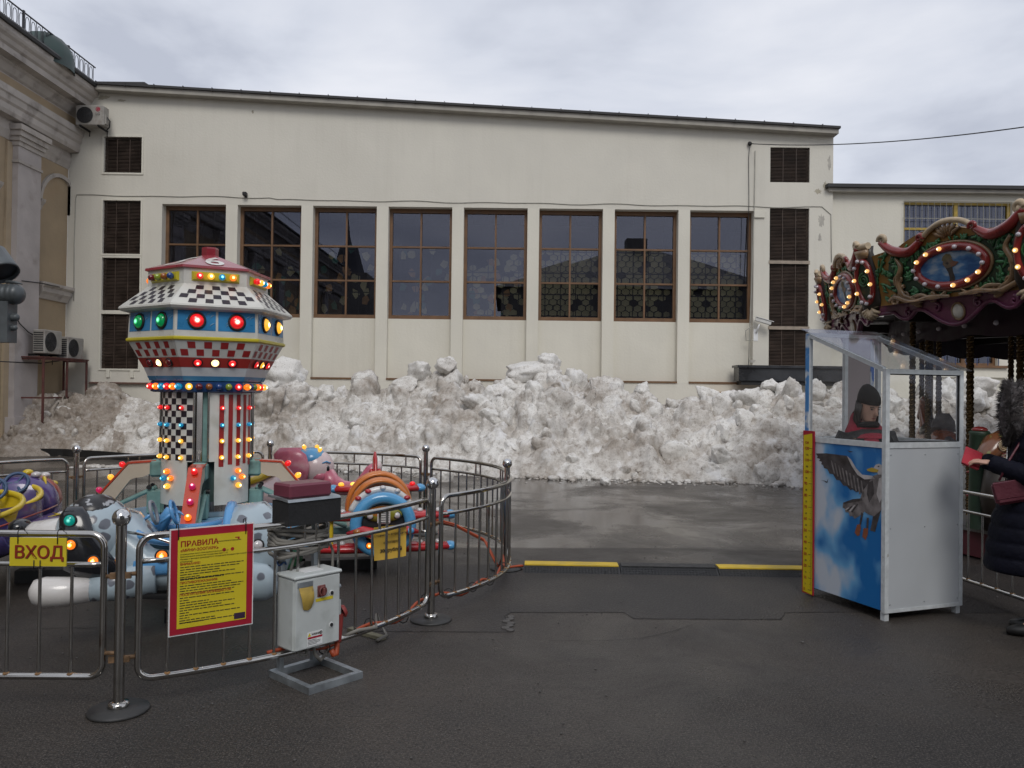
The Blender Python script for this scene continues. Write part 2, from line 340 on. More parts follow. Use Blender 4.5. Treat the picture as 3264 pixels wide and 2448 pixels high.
lou_R = [(6.42, 7.41, 7.0, 7.88), (6.42, 7.41, 5.02, 6.35), (6.42, 7.41, 3.37, 4.96), (6.42, 7.41, 2.40, 3.31)]
strip(XL, -10.31)
def column(lou):
    x0, x1 = lou[0][:2]; zs = sorted([(a, b) for _, _, a, b in lou]); strip(x0, x1, None, zs[0][0])
    for (a, b), (c, d) in zip(zs[:-1], zs[1:]): strip(x0, x1, b, c)
    strip(x0, x1, zs[-1][1], None)
column(lou_L)
BX = [-8.83 + 1.893 * k for k in range(8)]; BW = 1.60; ZT, ZB, ZLED = 6.27, 3.47, 1.94
strip(-9.36, BX[0]); strip(BX[0], BX[7] + BW, ZT, None); strip(BX[0], BX[7] + BW, None, ZLED); strip(BX[7] + BW, 6.42); column(lou_R); strip(7.41, XR)
obj('wall', W, M_cream, hall, world=True)
# end walls, back and roof of the hall (closed volume)
m = MB(); m.bb((fx(XR) - .3, FY + T, 0), (fx(XR) - .004, FY + 16, fz(8.1))); m.bb((fx(XL), FY + T, 0), (fx(XL) + .3, FY + 16, fz(9.0))); m.bb((fx(XL), FY + 16, 0), (fx(XR), FY + 16.3, fz(8.1)))
obj('side_wall', m, M_cream, hall, world=True)
M_roofd = mat('dark_roof_felt', (.035, .034, .035), .7, var=.3, vscale=3, bump=.3)
M_roofb = mat('fascia_boards', (.33, .31, .275), .8, var=.15, vscale=3)
def slab(name, x0, x1, ya, yb, dz, th, mt):
    m = MB(); P = [(x0, fz(zr(x0)) + dz), (x1, fz(zr(x1)) + dz), (x1, fz(zr(x1)) + dz + th), (x0, fz(zr(x0)) + dz + th)]
    m.prism([(fx(a), b) for a, b in P], ya, yb); return obj(name, m, mt, hall, world=True)
slab('fascia', -10.5, XR + .03, FY - .28, FY + 1.2, -.02, .13, M_roofb); slab('roof_edge', -10.55, XR + .06, FY - .34, FY + 16.3, .112, .06, M_roofd)
for k in range(26):   # seams of the metal roof edge
    x = -10.4 + k * .72; m = MB().bb((fx(x), FY - .36, fz(zr(x)) + .09), (fx(x) + .02, FY - .3, fz(zr(x)) + .19)); obj('roof_seam', m, M_roofd, hall, world=True)
for k in range(7):
    x0 = BX[k] + BW; m = MB().bb((fx(x0), FY, fz(ZLED)), (fx(BX[k + 1]), FY + T, fz(ZT))); obj('pilaster', m, M_cream2, hall, world=True)
M_glass = bpy.data.materials.new('window_glass'); M_glass.use_nodes = True
def glassmat(m, tint, rough=.0, refl=1.0, dirt=0.0, ior=1.35):
    t = m.node_tree; t.nodes.clear(); N = t.nodes.new; L = t.links.new; o = N('ShaderNodeOutputMaterial'); tr = N('ShaderNodeBsdfTransparent'); tr.inputs[0].default_value = (*tint, 1)
    gl = N('ShaderNodeBsdfGlossy'); gl.inputs['Roughness'].default_value = rough; gl.inputs['Color'].default_value = (refl * .92, refl * .93, refl * 1.08, 1)
    fr = N('ShaderNodeFresnel'); ge = N('ShaderNodeNewGeometry'); im = N('ShaderNodeMix'); im.data_type = 'FLOAT'; im.inputs['A'].default_value = ior; im.inputs['B'].default_value = 1 / ior; L(ge.outputs['Backfacing'], im.inputs['Factor']); L(im.outputs['Result'], fr.inputs['IOR']); mx = N('ShaderNodeMixShader')
    L(fr.outputs[0], mx.inputs[0]); L(tr.outputs[0], mx.inputs[1]); L(gl.outputs[0], mx.inputs[2]); last = mx.outputs[0]
    if dirt:
        df = N('ShaderNodeBsdfDiffuse'); df.inputs[0].default_value = (.55, .55, .56, 1); tc = N('ShaderNodeTexCoord'); nz = N('ShaderNodeTexNoise'); nz.inputs['Scale'].default_value = 5; nz.inputs['Detail'].default_value = 6; L(tc.outputs['Object'], nz.inputs['Vector'])
        mr = N('ShaderNodeMapRange'); mr.inputs['From Min'].default_value = .4; mr.inputs['From Max'].default_value = .8; mr.inputs['To Min'].default_value = dirt * .35; mr.inputs['To Max'].default_value = dirt * 1.6; L(nz.outputs['Fac'], mr.inputs['Value'])
        m2 = N('ShaderNodeMixShader'); L(mr.outputs[0], m2.inputs[0]); L(last, m2.inputs[1]); L(df.outputs[0], m2.inputs[2]); last = m2.outputs[0]
    L(last, o.inputs[0])
glassmat(M_glass, (.62, .64, .68), ior=1.75)
M_cell = mat('amber_stained_glass', (.50, .43, .20), .35, var=.3, vscale=1.5); M_cell2 = mat('orange_stained_glass', (.45, .22, .06), .35, var=.3); M_cell3 = mat('green_stained_glass', (.03, .16, .10), .35)
M_int = mat('dark_interior', (.020, .022, .028), .8)
hexm = MB(); hp = [(.124 * math.cos(R(30 + 60 * i)), .102 * math.sin(R(30 + 60 * i))) for i in range(6)]; hexm.prism(hp, -.01, .01); hexme = hexm.mesh('glass_cell', M_cell)
fw = .085
for k in range(8):
    x0, x1 = fx(BX[k]), fx(BX[k] + BW); zt, zb = fz(ZT), fz(ZB)
    m = MB().bb((x0, FY + .20, fz(ZLED)), (x1, FY + T, zb)); obj('spandrel_panel', m, M_cream2, hall, world=True)
    m = MB().bb((x0, FY - .03, fz(ZLED) - .02), (x1, FY + .22, fz(ZLED) + .03)); obj('ledge', m, M_brownframe, hall, world=True)
    yf = FY + .25; m = MB()
    m.bb((x0, yf, zt - fw * 1.3), (x1, yf + .14, zt)); m.bb((x0, yf - .03, zb), (x1, yf + .14, zb + fw * 1.2)); m.bb((x0, yf, zb + fw * 1.2), (x0 + fw, yf + .14, zt - fw * 1.3)); m.bb((x1 - fw, yf, zb + fw * 1.2), (x1, yf + .14, zt - fw * 1.3))
    win = obj('window', m, M_brownframe, hall, world=True)
    ix0, ix1, iz0, iz1 = x0 + fw, x1 - fw, zb + fw * 1.2, zt - fw * 1.3; xm = (ix0 + ix1) / 2 - .0; hz = (iz1 - iz0) / 3; bw = .024
    obj('mullion', MB().bb((xm - bw, yf + .01, iz0), (xm + bw, yf + .10, iz1)), M_brownframe, win, world=True)
    for i in (1, 2):
        for (a, c) in ((ix0, xm - bw), (xm + bw, ix1)): obj('glazing_bar', MB().bb((a, yf + .015, iz0 + hz * i - bw), (c, yf + .095, iz0 + hz * i + bw)), M_brownframe, win, world=True)
    for i in range(3):
        for j, (a, c) in enumerate(((ix0, xm - bw), (xm + bw, ix1))):
            zlo = iz0 + hz * i + (bw if i else 0); zhi = iz0 + hz * (i + 1) - (bw if i < 2 else 0)
            cx_, cz_ = (a + c) / 2, (zlo + zhi) / 2; m = MB().box((0, 0, 0), (c - a + .006, .008, zhi - zlo + .006))
            pane = obj('pane', m, M_glass, win, M=Matrix.Translation((cx_, yf + .07, cz_)) @ Matrix.Rotation(random.uniform(-.005, .005), 4, 'Z') @ Matrix.Rotation(random.uniform(-.004, .004), 4, 'X'), world=True)
    # stained glass screen inside
    yy = FY + .95; rr_ = random.Random(k * 13 + 5); m = MB()
    for i in range(4): m.bb((x0 + (x1 - x0) * (i + .5) / 4 - .012, yy - .02, zb), (x0 + (x1 - x0) * (i + .5) / 4 + .012, yy, zt))
    for i in range(5): m.bb((x0, yy - .025, zb + (zt - zb) * (i + .3) / 5), (x1, yy - .005, zb + (zt - zb) * (i + .3) / 5 + .03))
    obj('screen_lead', m, M_dark, win, world=True)
    if k >= 4:
        nrow = 14
        for r_ in range(nrow):
            for c_ in range(8):
                hx = x0 + .1 + c_ * .235 + (.117 if r_ % 2 else 0); hz_ = zb + .12 + r_ * .160
                lim = zt - .9 - (0.5 if k == 4 and c_ < 5 else 0)
                if hx > x1 - .08 or hz_ > lim or rr_.random() < (.42 if k == 4 else .10): continue
                o = obj('glass_cell', hexme, None, win, M=Matrix.Translation((hx, yy + rr_.uniform(-.01, .01), hz_)) @ Matrix.Rotation(rr_.uniform(-.15, .15), 4, 'Y') @ Matrix.Scale(rr_.uniform(.86, 1.0), 4), world=True)
    if k <= 4:
        for q in range(22 if k else 4):
            cx_ = rr_.uniform(x0 + .1, x1 - .1); cz_ = rr_.uniform(zb + .1, zb + (zt - zb) * .68); kk = rr_.choice((4, 5, 5, 6)); a0 = rr_.random() * 6
            po = [(rr_.uniform(.06, .16) * math.cos(a0 + 2 * PI * i / kk), rr_.uniform(.08, .18) * math.sin(a0 + 2 * PI * i / kk)) for i in range(kk)]
            obj('glass_cell', MB().prism(po, -.01, .01), rr_.choice((M_cell, M_cell, M_cell2, M_cell3)), win, M=Matrix.Translation((cx_, yy + rr_.uniform(-.03, .03), cz_)), world=True)
m = MB(); m.bb((fx(-9.2), FY + 4.0, .5), (fx(6.3), FY + 4.1, fz(7.0))); m.bb((fx(-9.2), FY + T, fz(6.6)), (fx(6.3), FY + 4, fz(6.7))); m.bb((fx(-9.2), FY + T, 1.0), (fx(6.3), FY + 4, 1.1)); m.bb((fx(-9.3), FY + T, .5), (fx(-9.2), FY + 4, fz(6.7))); m.bb((fx(6.3), FY + T, .5), (fx(6.4), FY + 4, fz(6.7)))
obj('interior', m, M_int, hall, world=True)
M_lou = mat('louvre_brown', (.062, .042, .032), .55, var=.4, vscale=3); M_lou2 = mat('louvre_backing', (.006, .005, .005), .8)
M_loubar = mat('louvre_crossbar', (.30, .25, .20), .7, var=.2)
for side, lou in (('L', lou_L), ('R', lou_R)):
    for (a, c, lo, hi) in lou:
        x0, x1, z0, z1 = fx(a), fx(c), fz(lo), fz(hi); m = MB().bb((x0, FY + .22, z0), (x1, FY + T - .02, z1)); lv = obj('louvre', m, M_lou2, hall, world=True)
        m = MB(); k = int((z1 - z0) / .038)
        for i in range(k):
            zz = z0 + (i + .5) * (z1 - z0) / k; sag = random.uniform(-.004, .004)
            m.add([(x0, FY + .045, zz - .012 + sag), (x1, FY + .045, zz - .012), (x1, FY + .085, zz + .010), (x0, FY + .085, zz + .010 + sag), (x0, FY + .045, zz - .006 + sag), (x1, FY + .045, zz - .006), (x1, FY + .085, zz + .016), (x0, FY + .085, zz + .016 + sag)], [(0, 1, 2, 3), (4, 7, 6, 5), (0, 4, 5, 1), (3, 2, 6, 7)])
        obj('slats', m, M_lou, lv, world=True, kind='stuff')
        m = MB()
        for i in (1, 2): m.bb((x0 + (x1 - x0) * i / 3 - .008, FY + .03, z0), (x0 + (x1 - x0) * i / 3 + .008, FY + .043, z1))
        obj('louvre_upright', m, M_lou, lv, world=True)
        if side == 'L':
            m = MB(); m.bb((x0 - .05, FY - .025, z0 - .05), (x1 + .05, FY - .002, z0)); m.bb((x0 - .05, FY - .025, z1), (x1 + .05, FY - .002, z1 + .05)); m.bb((x0 - .05, FY - .025, z0), (x0, FY - .002, z1)); m.bb((x1, FY - .025, z0), (x1 + .05, FY - .002, z1)); obj('louvre_frame', m, M_cream2, lv, world=True)
for zz in (4.99, 3.34): obj('louvre_crossbar', MB().bb((fx(6.40), FY - .015, fz(zz) - .045), (fx(7.43), FY - .002, fz(zz) + .045)), M_loubar, hall, world=True)
# stains on the plaster, real wear shapes
M_stain = mat('damp_stained_plaster', (.36, .33, .26), .9, var=.25, vscale=5)
M_bare = mat('bare_plaster', (.40, .38, .34), .9, var=.2, vscale=6)
def blotch(x, z, rx, rz, mt, seed, par=hall, nm='stain'):
    rg = random.Random(seed); P = []
    for i in range(26): a = 2 * PI * i / 26; q = rg.uniform(.55, 1.15); P.append((x + rx * q * math.cos(a), z + rz * q * math.sin(a)))
    obj(nm, MB().prism([(fx(a), fz(b)) for a, b in P], FY - .003, FY + .01), mt, par, world=True)
blotch(7.72, 6.05, .09, .17, M_bare, 3); blotch(7.68, 5.62, .05, .10, M_bare, 4); blotch(6.0, 2.5, .10, .04, M_bare, 5); blotch(7.62, 6.78, .10, .07, M_stain, 8); blotch(7.8, 6.92, .06, .12, M_stain, 9); blotch(7.9, 7.5, .04, .2, M_bare, 10); blotch(-10.35, 8.93, .18, .06, M_stain, 11); blotch(-9.9, 8.86, .12, .035, M_stain, 12); blotch(-6.6, 8.62, .03, .05, M_stain, 13)
# lower brown ledge under left louvres, brackets, flashing shelf
obj('ledge', MB().bb((fx(-10.55), FY - .10, fz(1.74)), (fx(-9.0), FY - .002, fz(1.78))), mat('rust_brown_ledge', (.12, .06, .045), .6), hall, world=True)
for x in (-10.15, -9.55): obj('bracket', MB().bb((fx(x), FY - .04, fz(1.9)), (fx(x) + .09, FY - .002, fz(2.08))), M_cream2, hall, world=True)
M_shelf = mat('wet_dark_metal', (.040, .042, .047), .30, metal=.3, var=.5, vscale=2)
o = obj('canopy_box', MB().bb((fx(5.55), FY - .5, fz(2.00)), (fx(8.1), FY - .004, fz(2.318))), M_shelf, hall, world=True); obj('canopy_top', MB().bb((fx(5.50), FY - .56, fz(2.32)), (fx(8.14), FY - .004, fz(2.38))), M_shelf, o, world=True); obj('canopy_underside', MB().bb((fx(5.62), FY - .44, fz(1.90)), (fx(8.1), FY - .006, fz(1.995))), M_dark, o, world=True)
M_ochreledge = mat('ochre_ledge', (.34, .20, .09), .7, var=.3); obj('broken_ledge', MB().bb((fx(4.85), FY - .42, fz(1.66)), (fx(6.3), FY - .005, fz(1.72)), M=None), M_ochreledge, hall, world=True)
# cable along the facade
M_wire = mat('grey_cable', (.10, .10, .10), .7); M_wirew = mat('painted_cable', (.34, .33, .29), .8)
P = [];
for i in range(90):
    x = -10.98 + i * (7.72 + 10.98) / 89; P.append((fx(x), FY - .012, fz(6.46 + .022 * math.sin(x * 3.1) * math.sin(x * .7) - (.05 if x > -6 else 0) - .03 * max(0, min(1, (x + 6) / 12)))))
obj('facade_cable', MB().tube([(fx(-11.0), FY - .012, fz(3.8)), (fx(-11.02), FY - .012, fz(5.2)), (fx(-11.0), FY - .012, fz(6.35))] + P + [(fx(7.95), FY - .012, fz(6.2)), (fx(7.97), FY - .012, fz(5.0))], .011, 5), M_wirew, hall, world=True)
fl = obj('floodlight', MB().box((fx(-6.73), FY - .1, fz(6.52)), (.11, .14, .10), bev=.015), M_dark, hall, world=True); obj('bracket', MB().bb((fx(-6.75), FY - .05, fz(6.45)), (fx(-6.71), FY - .003, fz(6.5))), M_dark, fl, world=True)
obj('downpipe', MB().tube([(fx(6.03), FY - .03, fz(7.78)), (fx(6.02), FY - .02, fz(6.3)), (fx(5.98), FY - .03, fz(5.0)), (fx(5.93), FY - .03, fz(3.2)), (fx(5.90), FY - .03, fz(2.1))], .014, 5), M_wirew, hall, world=True)
obj('junction_box', MB().bb((fx(6.02), FY - .05, fz(6.10)), (fx(6.28), FY - .002, fz(6.27))), M_cream2, hall, world=True)
# surveillance camera
cc = thing('surveillance_camera', 'white surveillance camera on a bracket beside the right tall louvre', 'camera', (fx(6.10), FY, fz(3.3)))
m = MB().bb((-.07, -.012, -.32), (.05, 0, .0)); obj('back_plate', m, M_white, cc); m = MB().tube([(0, -.02, -.1), (0, -.12, -.02), (.03, -.2, .12)], .022, 8); obj('arm', m, M_white, cc)
m = MB().box((0, 0, 0), (.44, .1, .11), bev=.02); b_ = obj('housing', m, mat('camera_housing', (.55, .55, .53), .5), cc, (.12, -.24, .2), (0, R(18), R(-18))); obj('sunshield', MB().bb((-.24, -.07, .06), (.27, .07, .072)), M_white, b_); obj('lens_window', MB().box((.222, 0, 0), (.006, .08, .085)), M_dark, b_)
obj('conduit', MB().tube([(-.1, -.03, -.3), (-.28, -.03, -.32), (-.3, -.03, -.05), (-.1, -.03, .1)], .014, 6), M_wirew, cc)
# overhead wire with insulator
M_w2 = mat('black_wire', (.02, .02, .022), .6)
A = at(2390, 458, FY - .06); B_ = at(3600, 352, 13.0); pts = [A.lerp(B_, i / 24) - Vector((0, 0, .5 * 4 * (i / 24) * (1 - i / 24) * .45)) for i in range(25)]
wv = thing('overhead_wire', 'thin dark overhead wire strung from an insulator on the cream wall', 'wire', (A.x, FY, A.z)); obj('wire', MB().tube(pts, .012, 5), M_w2, wv, world=True); obj('insulator', MB().ell(A, (.06, .06, .06), 10, 8), M_dark, wv, world=True)
obj('tail', MB().tube([A, A + Vector((-.02, .03, -.4)), A + Vector((0, .03, -1.6)), A + Vector((-.03, .03, -4.0))], .009, 4), M_w2, wv, world=True)
# penthouse behind the roof
pent = thing('roof_penthouse', 'low yellowish roof penthouse with dark lid above the hall roof edge', 'building', (-12.9, FY + 5, 11.15))
m = MB().bb((-1.8, 0, -2.2), (.42, 4, .72)); obj('wall', m, mat('yellow_render', (.52, .46, .27), .85), pent)
m = MB(); m.add([(-2.0, -.2, .72), (.72, -.2, .60), (.72, 4.2, .60), (-2.0, 4.2, .72), (-2.0, -.2, .80), (.40, -.2, .80), (.40, 4.2, .80), (-2.0, 4.2, .80)], [(0, 1, 2, 3), (4, 7, 6, 5), (0, 4, 5, 1), (1, 5, 6, 2), (3, 2, 6, 7), (0, 3, 7, 4)]); obj('roof', m, M_roofd, pent)
# ================================================================== LOWER WING (right)
wing = thing('low_wing', 'lower cream wing with barred yellow-framed window and flat roof', 'building', (fx(11), FY, 0))
wx0, wx1 = fx(XR), 19.0; wy = FY + .12; zt_ = fz(6.86); w1 = (at(2882, 640, wy), at(3226, 905, wy)); w2 = (at(2975, 1075, wy), at(3180, 1166, wy))
def wallholes(mb, x0, x1, z0, z1, y0, y1, holes):
    """wall slab with rectangular holes given as (xa,xb,za,zb)"""
    X = sorted({x0, x1, *[h[0] for h in holes], *[h[1] for h in holes]}); Z = sorted({z0, z1, *[h[2] for h in holes], *[h[3] for h in holes]})
    for a, b in zip(X[:-1], X[1:]):
        run = None
        for c, d in zip(Z[:-1], Z[1:]):
            hole = any(h[0] <= a + 1e-6 and b - 1e-6 <= h[1] and h[2] <= c + 1e-6 and d - 1e-6 <= h[3] for h in holes)
            if not hole: run = (run[0], d) if run else (c, d)
            if (hole or d == Z[-1]) and run: mb.bb((a, y0, run[0]), (b, y1, run[1])); run = None
H1 = (w1[0].x, w1[1].x, w1[1].z, w1[0].z); H2 = (w2[0].x, w2[1].x, w2[1].z, w2[0].z)
m = MB(); wallholes(m, wx0, wx1, 0, zt_, wy, wy + .4, [H1, H2]); m.bb((wx1 - .3, wy + .4, 0), (wx1, wy + 8, zt_)); obj('wall', m, M_cream2, wing, world=True)
m = MB().bb((wx0 - .22, wy - .32, zt_), (wx1 + .3, wy + 8.3, zt_ + .09)); obj('roof', m, M_roofd, wing, world=True)
m = MB().bb((wx0 - .15, wy - .22, zt_ - .10), (wx1, wy - .003, zt_ - .003)); obj('fascia', m, M_roofb, wing, world=True)
m = MB().bb((wx0, wy + 3, .2), (wx1, wy + 3.1, zt_)); obj('interior', m, mat('office_interior', (.16, .16, .17), .9), wing, world=True)
M_yframe = mat('yellow_frame', (.42, .29, .05), .5, var=.2); M_blind = mat('pale_curtain', (.34, .34, .36), .9); M_blind2 = mat('beige_curtain', (.30, .28, .25), .9); M_bluebar = mat('blue_grille', (.03, .05, .14), .5)
for (H, ymat, upper) in ((H1, M_yframe, True), (H2, M_brownframe, False)):
    xa, xb, za, zb = H; y0 = wy + .12; m = MB(); f = .07
    for q in ((xa, xb, za, za + f), (xa, xb, zb - f, zb)): m.bb((q[0], y0, q[2]), (q[1], y0 + .1, q[3]))
    for q in ((xa, xa + f), (xb - f, xb), ((xa + xb) / 2 - .05, (xa + xb) / 2 + .05)): m.bb((q[0], y0, za + f), (q[1], y0 + .1, zb - f))
    wn = obj('window', m, ymat, wing, world=True); xm = (xa + xb) / 2
    obj('pane', MB().bb((xa + f, y0 + .05, za + f), (xm - .05, y0 + .058, zb - f)), M_glass, wn, world=True); obj('pane', MB().bb((xm + .05, y0 + .05, za + f), (xb - f, y0 + .058, zb - f)), M_glass, wn, world=True)
    if upper:
        m = MB(); zz = zb - .78
        m.bb((xa + f, y0 - .005, zz), (xm - .05, y0 + .095, zz + .06)); m.bb((xa + .75, y0 - .004, za + f), (xa + .81, y0 + .094, zz)); m.bb((xa + .81, y0 - .006, zz - .07), (xm - .05, y0 + .094, zz - .002)); obj('casement', m, M_yframe, wn, world=True)
        for (a, c, mt) in ((xa + f, xm - .05, M_blind), (xm + .05, xb - f, M_blind2)):
            m = MB(); k = int((c - a) / .055)
            for i in range(k): m.bb((a + (c - a) * i / k, y0 + .3 + .02 * (i % 2), za), (a + (c - a) * (i + 1) / k, y0 + .33 + .02 * (i % 2), zb - (.1 if c < xm else .05)))
            obj('curtain', m, mt, wn, world=True)
        m = MB(); i = 0; x = xa + f
        while x < xm - .06:
            m.bb((x, y0 + .16, za), (x + .018, y0 + .18, zb)); x += .125; i += 1
            for j in range(9): m.bb((x - .107, y0 + .162, za + .12 + j * .3 + (.15 if i % 2 else 0)), (x, y0 + .178, za + .14 + j * .3 + (.15 if i % 2 else 0)))
        obj('grille', m, M_bluebar, wn, world=True)
        m = MB(); x = xa - .05
        while x < xb + .05: m.bb((x, wy - .07, za - .05), (x + .008, wy - .058, zb - .04)); x += .17
        for zz in (za, zb - .5, zb - .05): m.bb((xa - .06, wy - .057, zz), (xb + .06, wy - .045, zz + .014))
        obj('security_bars', m, mat('pale_bars', (.30, .29, .24), .5), wn, world=True)
    else:
        m = MB(); x = xa
        for i in range(7): m.bb((xa + (xb - xa) * i / 6 - .008, wy - .05, za), (xa + (xb - xa) * i / 6 + .008, wy - .034, zb))
        obj('security_bars', m, M_bluebar, wn, world=True); obj('sill', MB().bb((xa - .15, wy - .16, za - .07), (xb + .25, wy + .1, za - .003)), M_brownframe, wn, world=True)
        obj('sill_block', MB().bb((xa - .1, wy - .08, za - .33), (xb + .2, wy - .003, za - .074)), M_cream2, wn, world=True)
# door porch roof and ladder fragments beside the main hall corner
aw = thing('porch_awning', 'small dark green metal awning over a doorway beside the louvre', 'awning', (fx(7.8), FY, fz(4.0)))
m = MB(); m.add([(-.05, -.9, -.28), (1.1, -.9, -.28), (1.1, -.004, .05), (-.05, -.004, .05), (-.05, -.9, -.24), (1.1, -.9, -.24), (1.1, -.004, .1), (-.05, -.004, .1)], [(0, 1, 2, 3), (4, 7, 6, 5), (0, 4, 5, 1), (1, 5, 6, 2), (3, 2, 6, 7), (0, 3, 7, 4)]); obj('sheet', m, mat('dark_green_tin', (.03, .06, .05), .5), aw)
m = MB(); m.cyl((0, -.85, -.27), (0, -.02, -.6), .02, n=6); m.cyl((1.05, -.85, -.27), (1.05, -.02, -.6), .02, n=6); obj('brace', m, M_dark, aw)

# ================================================================== PALACE (left) with heavy entablature
pal = thing('palace_wing', 'ochre and grey classical building with heavy moulded cornice and pilasters', 'building', (fx(-11.2), 12, 0))
M_ochre = mat('ochre_render', (.34, .262, .172), .85, var=.1, vscale=1.5, bump=.2, bscale=15, col2=(.33, .24, .15), c2th=(.55, .75), c2scale=1.2)
M_grst = mat('grey_lilac_stone', (.40, .365, .355), .8, var=.10, vscale=2, bump=.25, bscale=12, col2=(.29, .26, .24), c2th=(.58, .76), c2scale=1.6)
M_corn = mat('sooty_cornice', (.40, .365, .335), .8, var=.14, vscale=2.0, col2=(.13, .112, .10), c2th=(.54, .80), c2scale=2.3)
WX = fx(-11.2); PY0, PY1 = -12.0, FY
m = MB().bb((WX - .6, PY0, 0), (WX, FY - .004, fz(7.6))); m.bb((WX - 14, PY0, 0), (WX - .6, PY0 + .5, fz(8.7))); m.bb((WX - 14, FY + .5, 0), (WX - .6, FY + 1, fz(8.7))); obj('wall', m, M_ochre, pal, world=True)
prof = [(-11.6, 7.05), (-11.19, 7.1), (-11.16, 7.2), (-11.13, 7.28), (-11.13, 7.5), (-10.94, 7.52), (-10.91, 7.6), (-10.91, 7.73), (-10.87, 7.78), (-10.85, 7.9), (-10.82, 7.93), (-10.82, 8.08), (-11.02, 8.11), (-11.02, 8.40), (-10.97, 8.44), (-10.93, 8.50), (-10.89, 8.56), (-10.84, 8.60), (-10.84, 8.63), (-10.65, 8.65), (-10.65, 8.78), (-10.60, 8.82), (-10.56, 8.90), (-10.50, 8.95), (-10.47, 9.0), (-10.46, 9.10), (-11.6, 9.10)]
def run(name, pr, ya, yb, mt, par=pal):
    n = len(pr); vs = [(fx(a), ya, fz(b)) for a, b in pr] + [(fx(a), yb, fz(b)) for a, b in pr]
    return obj(name, MB().add(vs, [tuple(range(n)), tuple(range(2 * n - 1, n - 1, -1))] + [(i, n + i, n + (i + 1) % n, (i + 1) % n) for i in range(n)]), mt, par, world=True)
run('entablature', prof, PY0, FY - .006, M_corn)
run('frieze_band', [(-11.3, 8.13), (-11.014, 8.13), (-11.014, 8.37), (-11.3, 8.37)], PY0, FY - .01, M_ochre)
run('roof_gutter', [(-11.6, 9.103), (-10.40, 9.103), (-10.38, 9.16), (-10.42, 9.22), (-11.6, 9.30)], PY0, FY + .6, M_roofd)
run('roof', [(-23, 10.6), (-11.4, 9.22), (-11.4, 9.31), (-23, 10.75)], PY0, FY + .9, M_roofd)
def pilaster(y0, y1, proj=.20):
    x1 = WX + proj; m = MB().bb((WX, y0, 0), (x1, y1, fz(7.0))); p = obj('pilaster', m, M_grst, pal, world=True)
    m = MB()
    for (za, zb, e) in ((6.62, 6.68, .03), (7.0, 7.10, .03), (7.10, 7.2, .07), (7.2, 7.32, .12), (7.32, 7.44, .17)): m.bb((WX + .002, y0 - e, fz(za)), (x1 + e, y1 + e, fz(zb)))
    obj('capital', m, M_corn, p, world=True); m = MB().bb((WX + .004, y0 - .12, 0), (x1 + .1, y1 + .12, .9)); obj('plinth', m, M_grst, p, world=True)
    m = MB().bb((WX + .001, y0 - .2, 0), (WX + .06, y1 + .2, fz(7.05))); obj('backing_strip', m, mat('pale_ochre', (.38, .30, .205), .85, var=.08), p, world=True)
for y in (19.45, 15.2, 11, 6.5, 2, -2.5, -7): pilaster(y, y + .95)
# blind arch between pilaster and corner
m = MB()
for i in range(18):
    a0, a1 = PI * i / 18, PI * (i + 1) / 18; c = (21.6, fz(5.95)); r0, r1 = .92, 1.02
    q = [(c[0] + r0 * math.cos(a0), c[1] + r0 * math.sin(a0)), (c[0] + r1 * math.cos(a0), c[1] + r1 * math.sin(a0)), (c[0] + r1 * math.cos(a1), c[1] + r1 * math.sin(a1)), (c[0] + r0 * math.cos(a1), c[1] + r0 * math.sin(a1))]
    q = [(min(y, FY - .01), z) for y, z in q]; m.add([(WX, y, z) for y, z in q] + [(WX + .07, y, z) for y, z in q], [(0, 1, 2, 3), (4, 7, 6, 5), (0, 4, 5, 1), (1, 5, 6, 2), (2, 6, 7, 3), (3, 7, 4, 0)])
obj('blind_arch', m, M_corn, pal, world=True)
run('string_course', [(-11.4, 3.72), (-11.15, 3.74), (-11.10, 3.84), (-11.05, 3.9), (-11.05, 4.0), (-10.98, 4.05), (-10.98, 4.12), (-11.4, 4.16)], 20.62, FY - .02, M_corn)
run('impost', [(-11.4, 5.78), (-11.12, 5.80), (-11.08, 5.9), (-11.02, 5.98), (-11.0, 6.04), (-11.4, 6.06)], 20.45, 20.62, M_corn)
run('string_course', [(-11.4, 5.78), (-11.12, 5.80), (-11.08, 5.9), (-11.02, 5.98), (-11.0, 6.04), (-11.4, 6.06)], 16.5, 18.9, M_corn)
# roof railing: each panel bay separately
M_iron = mat('black_wrought_iron', (.015, .014, .02), .5)
rl = thing('roof_railing', 'black wrought iron roof railing with oval loops along the classical cornice', 'railing', (fx(-10.62), 12, fz(9.25)))
rx = fx(-10.62); z0_, z1_ = fz(9.26), fz(9.26) + .50
obj('handrail', MB().tube([(rx, -8, z1_), (rx, FY + .1, z1_)], .02, 6), M_iron, rl, world=True); obj('bottom_rail', MB().tube([(rx, -8, z0_ + .05), (rx, FY + .1, z0_ + .05)], .012, 5), M_iron, rl, world=True)
y = FY; loop = MB(); P = [(0, .075 * math.cos(t) , .26 + (.18 * math.copysign(abs(math.sin(t)) ** .6, math.sin(t)))) for t in [2 * PI * i / 20 for i in range(20)]]; loop.tube(P, .008, 4, closed=True); loopm = loop.mesh('loop', M_iron)
barm = MB().cyl((0, 0, .04), (0, 0, .50), .009, n=5).mesh('baluster', M_iron); postm = MB().bb((-.02, -.03, -.1), (.02, .03, .54)).mesh('rail_post', M_iron)
i = 0
while y > 12.5:
    obj('baluster', barm, None, rl, M=Matrix.Translation((rx, y, z0_)), world=True); obj('loop', loopm, None, rl, M=Matrix.Translation((rx, y - .12, z0_)), world=True)
    if i % 8 == 5: obj('rail_post', postm, None, rl, M=Matrix.Translation((rx, y - .03, z0_)), world=True)
    y -= .24; i += 1
dm = thing('roof_dormer', 'dark green rounded dormer hood on the classical building roof', 'dormer', (fx(-10.9), 20.3, fz(9.2)))
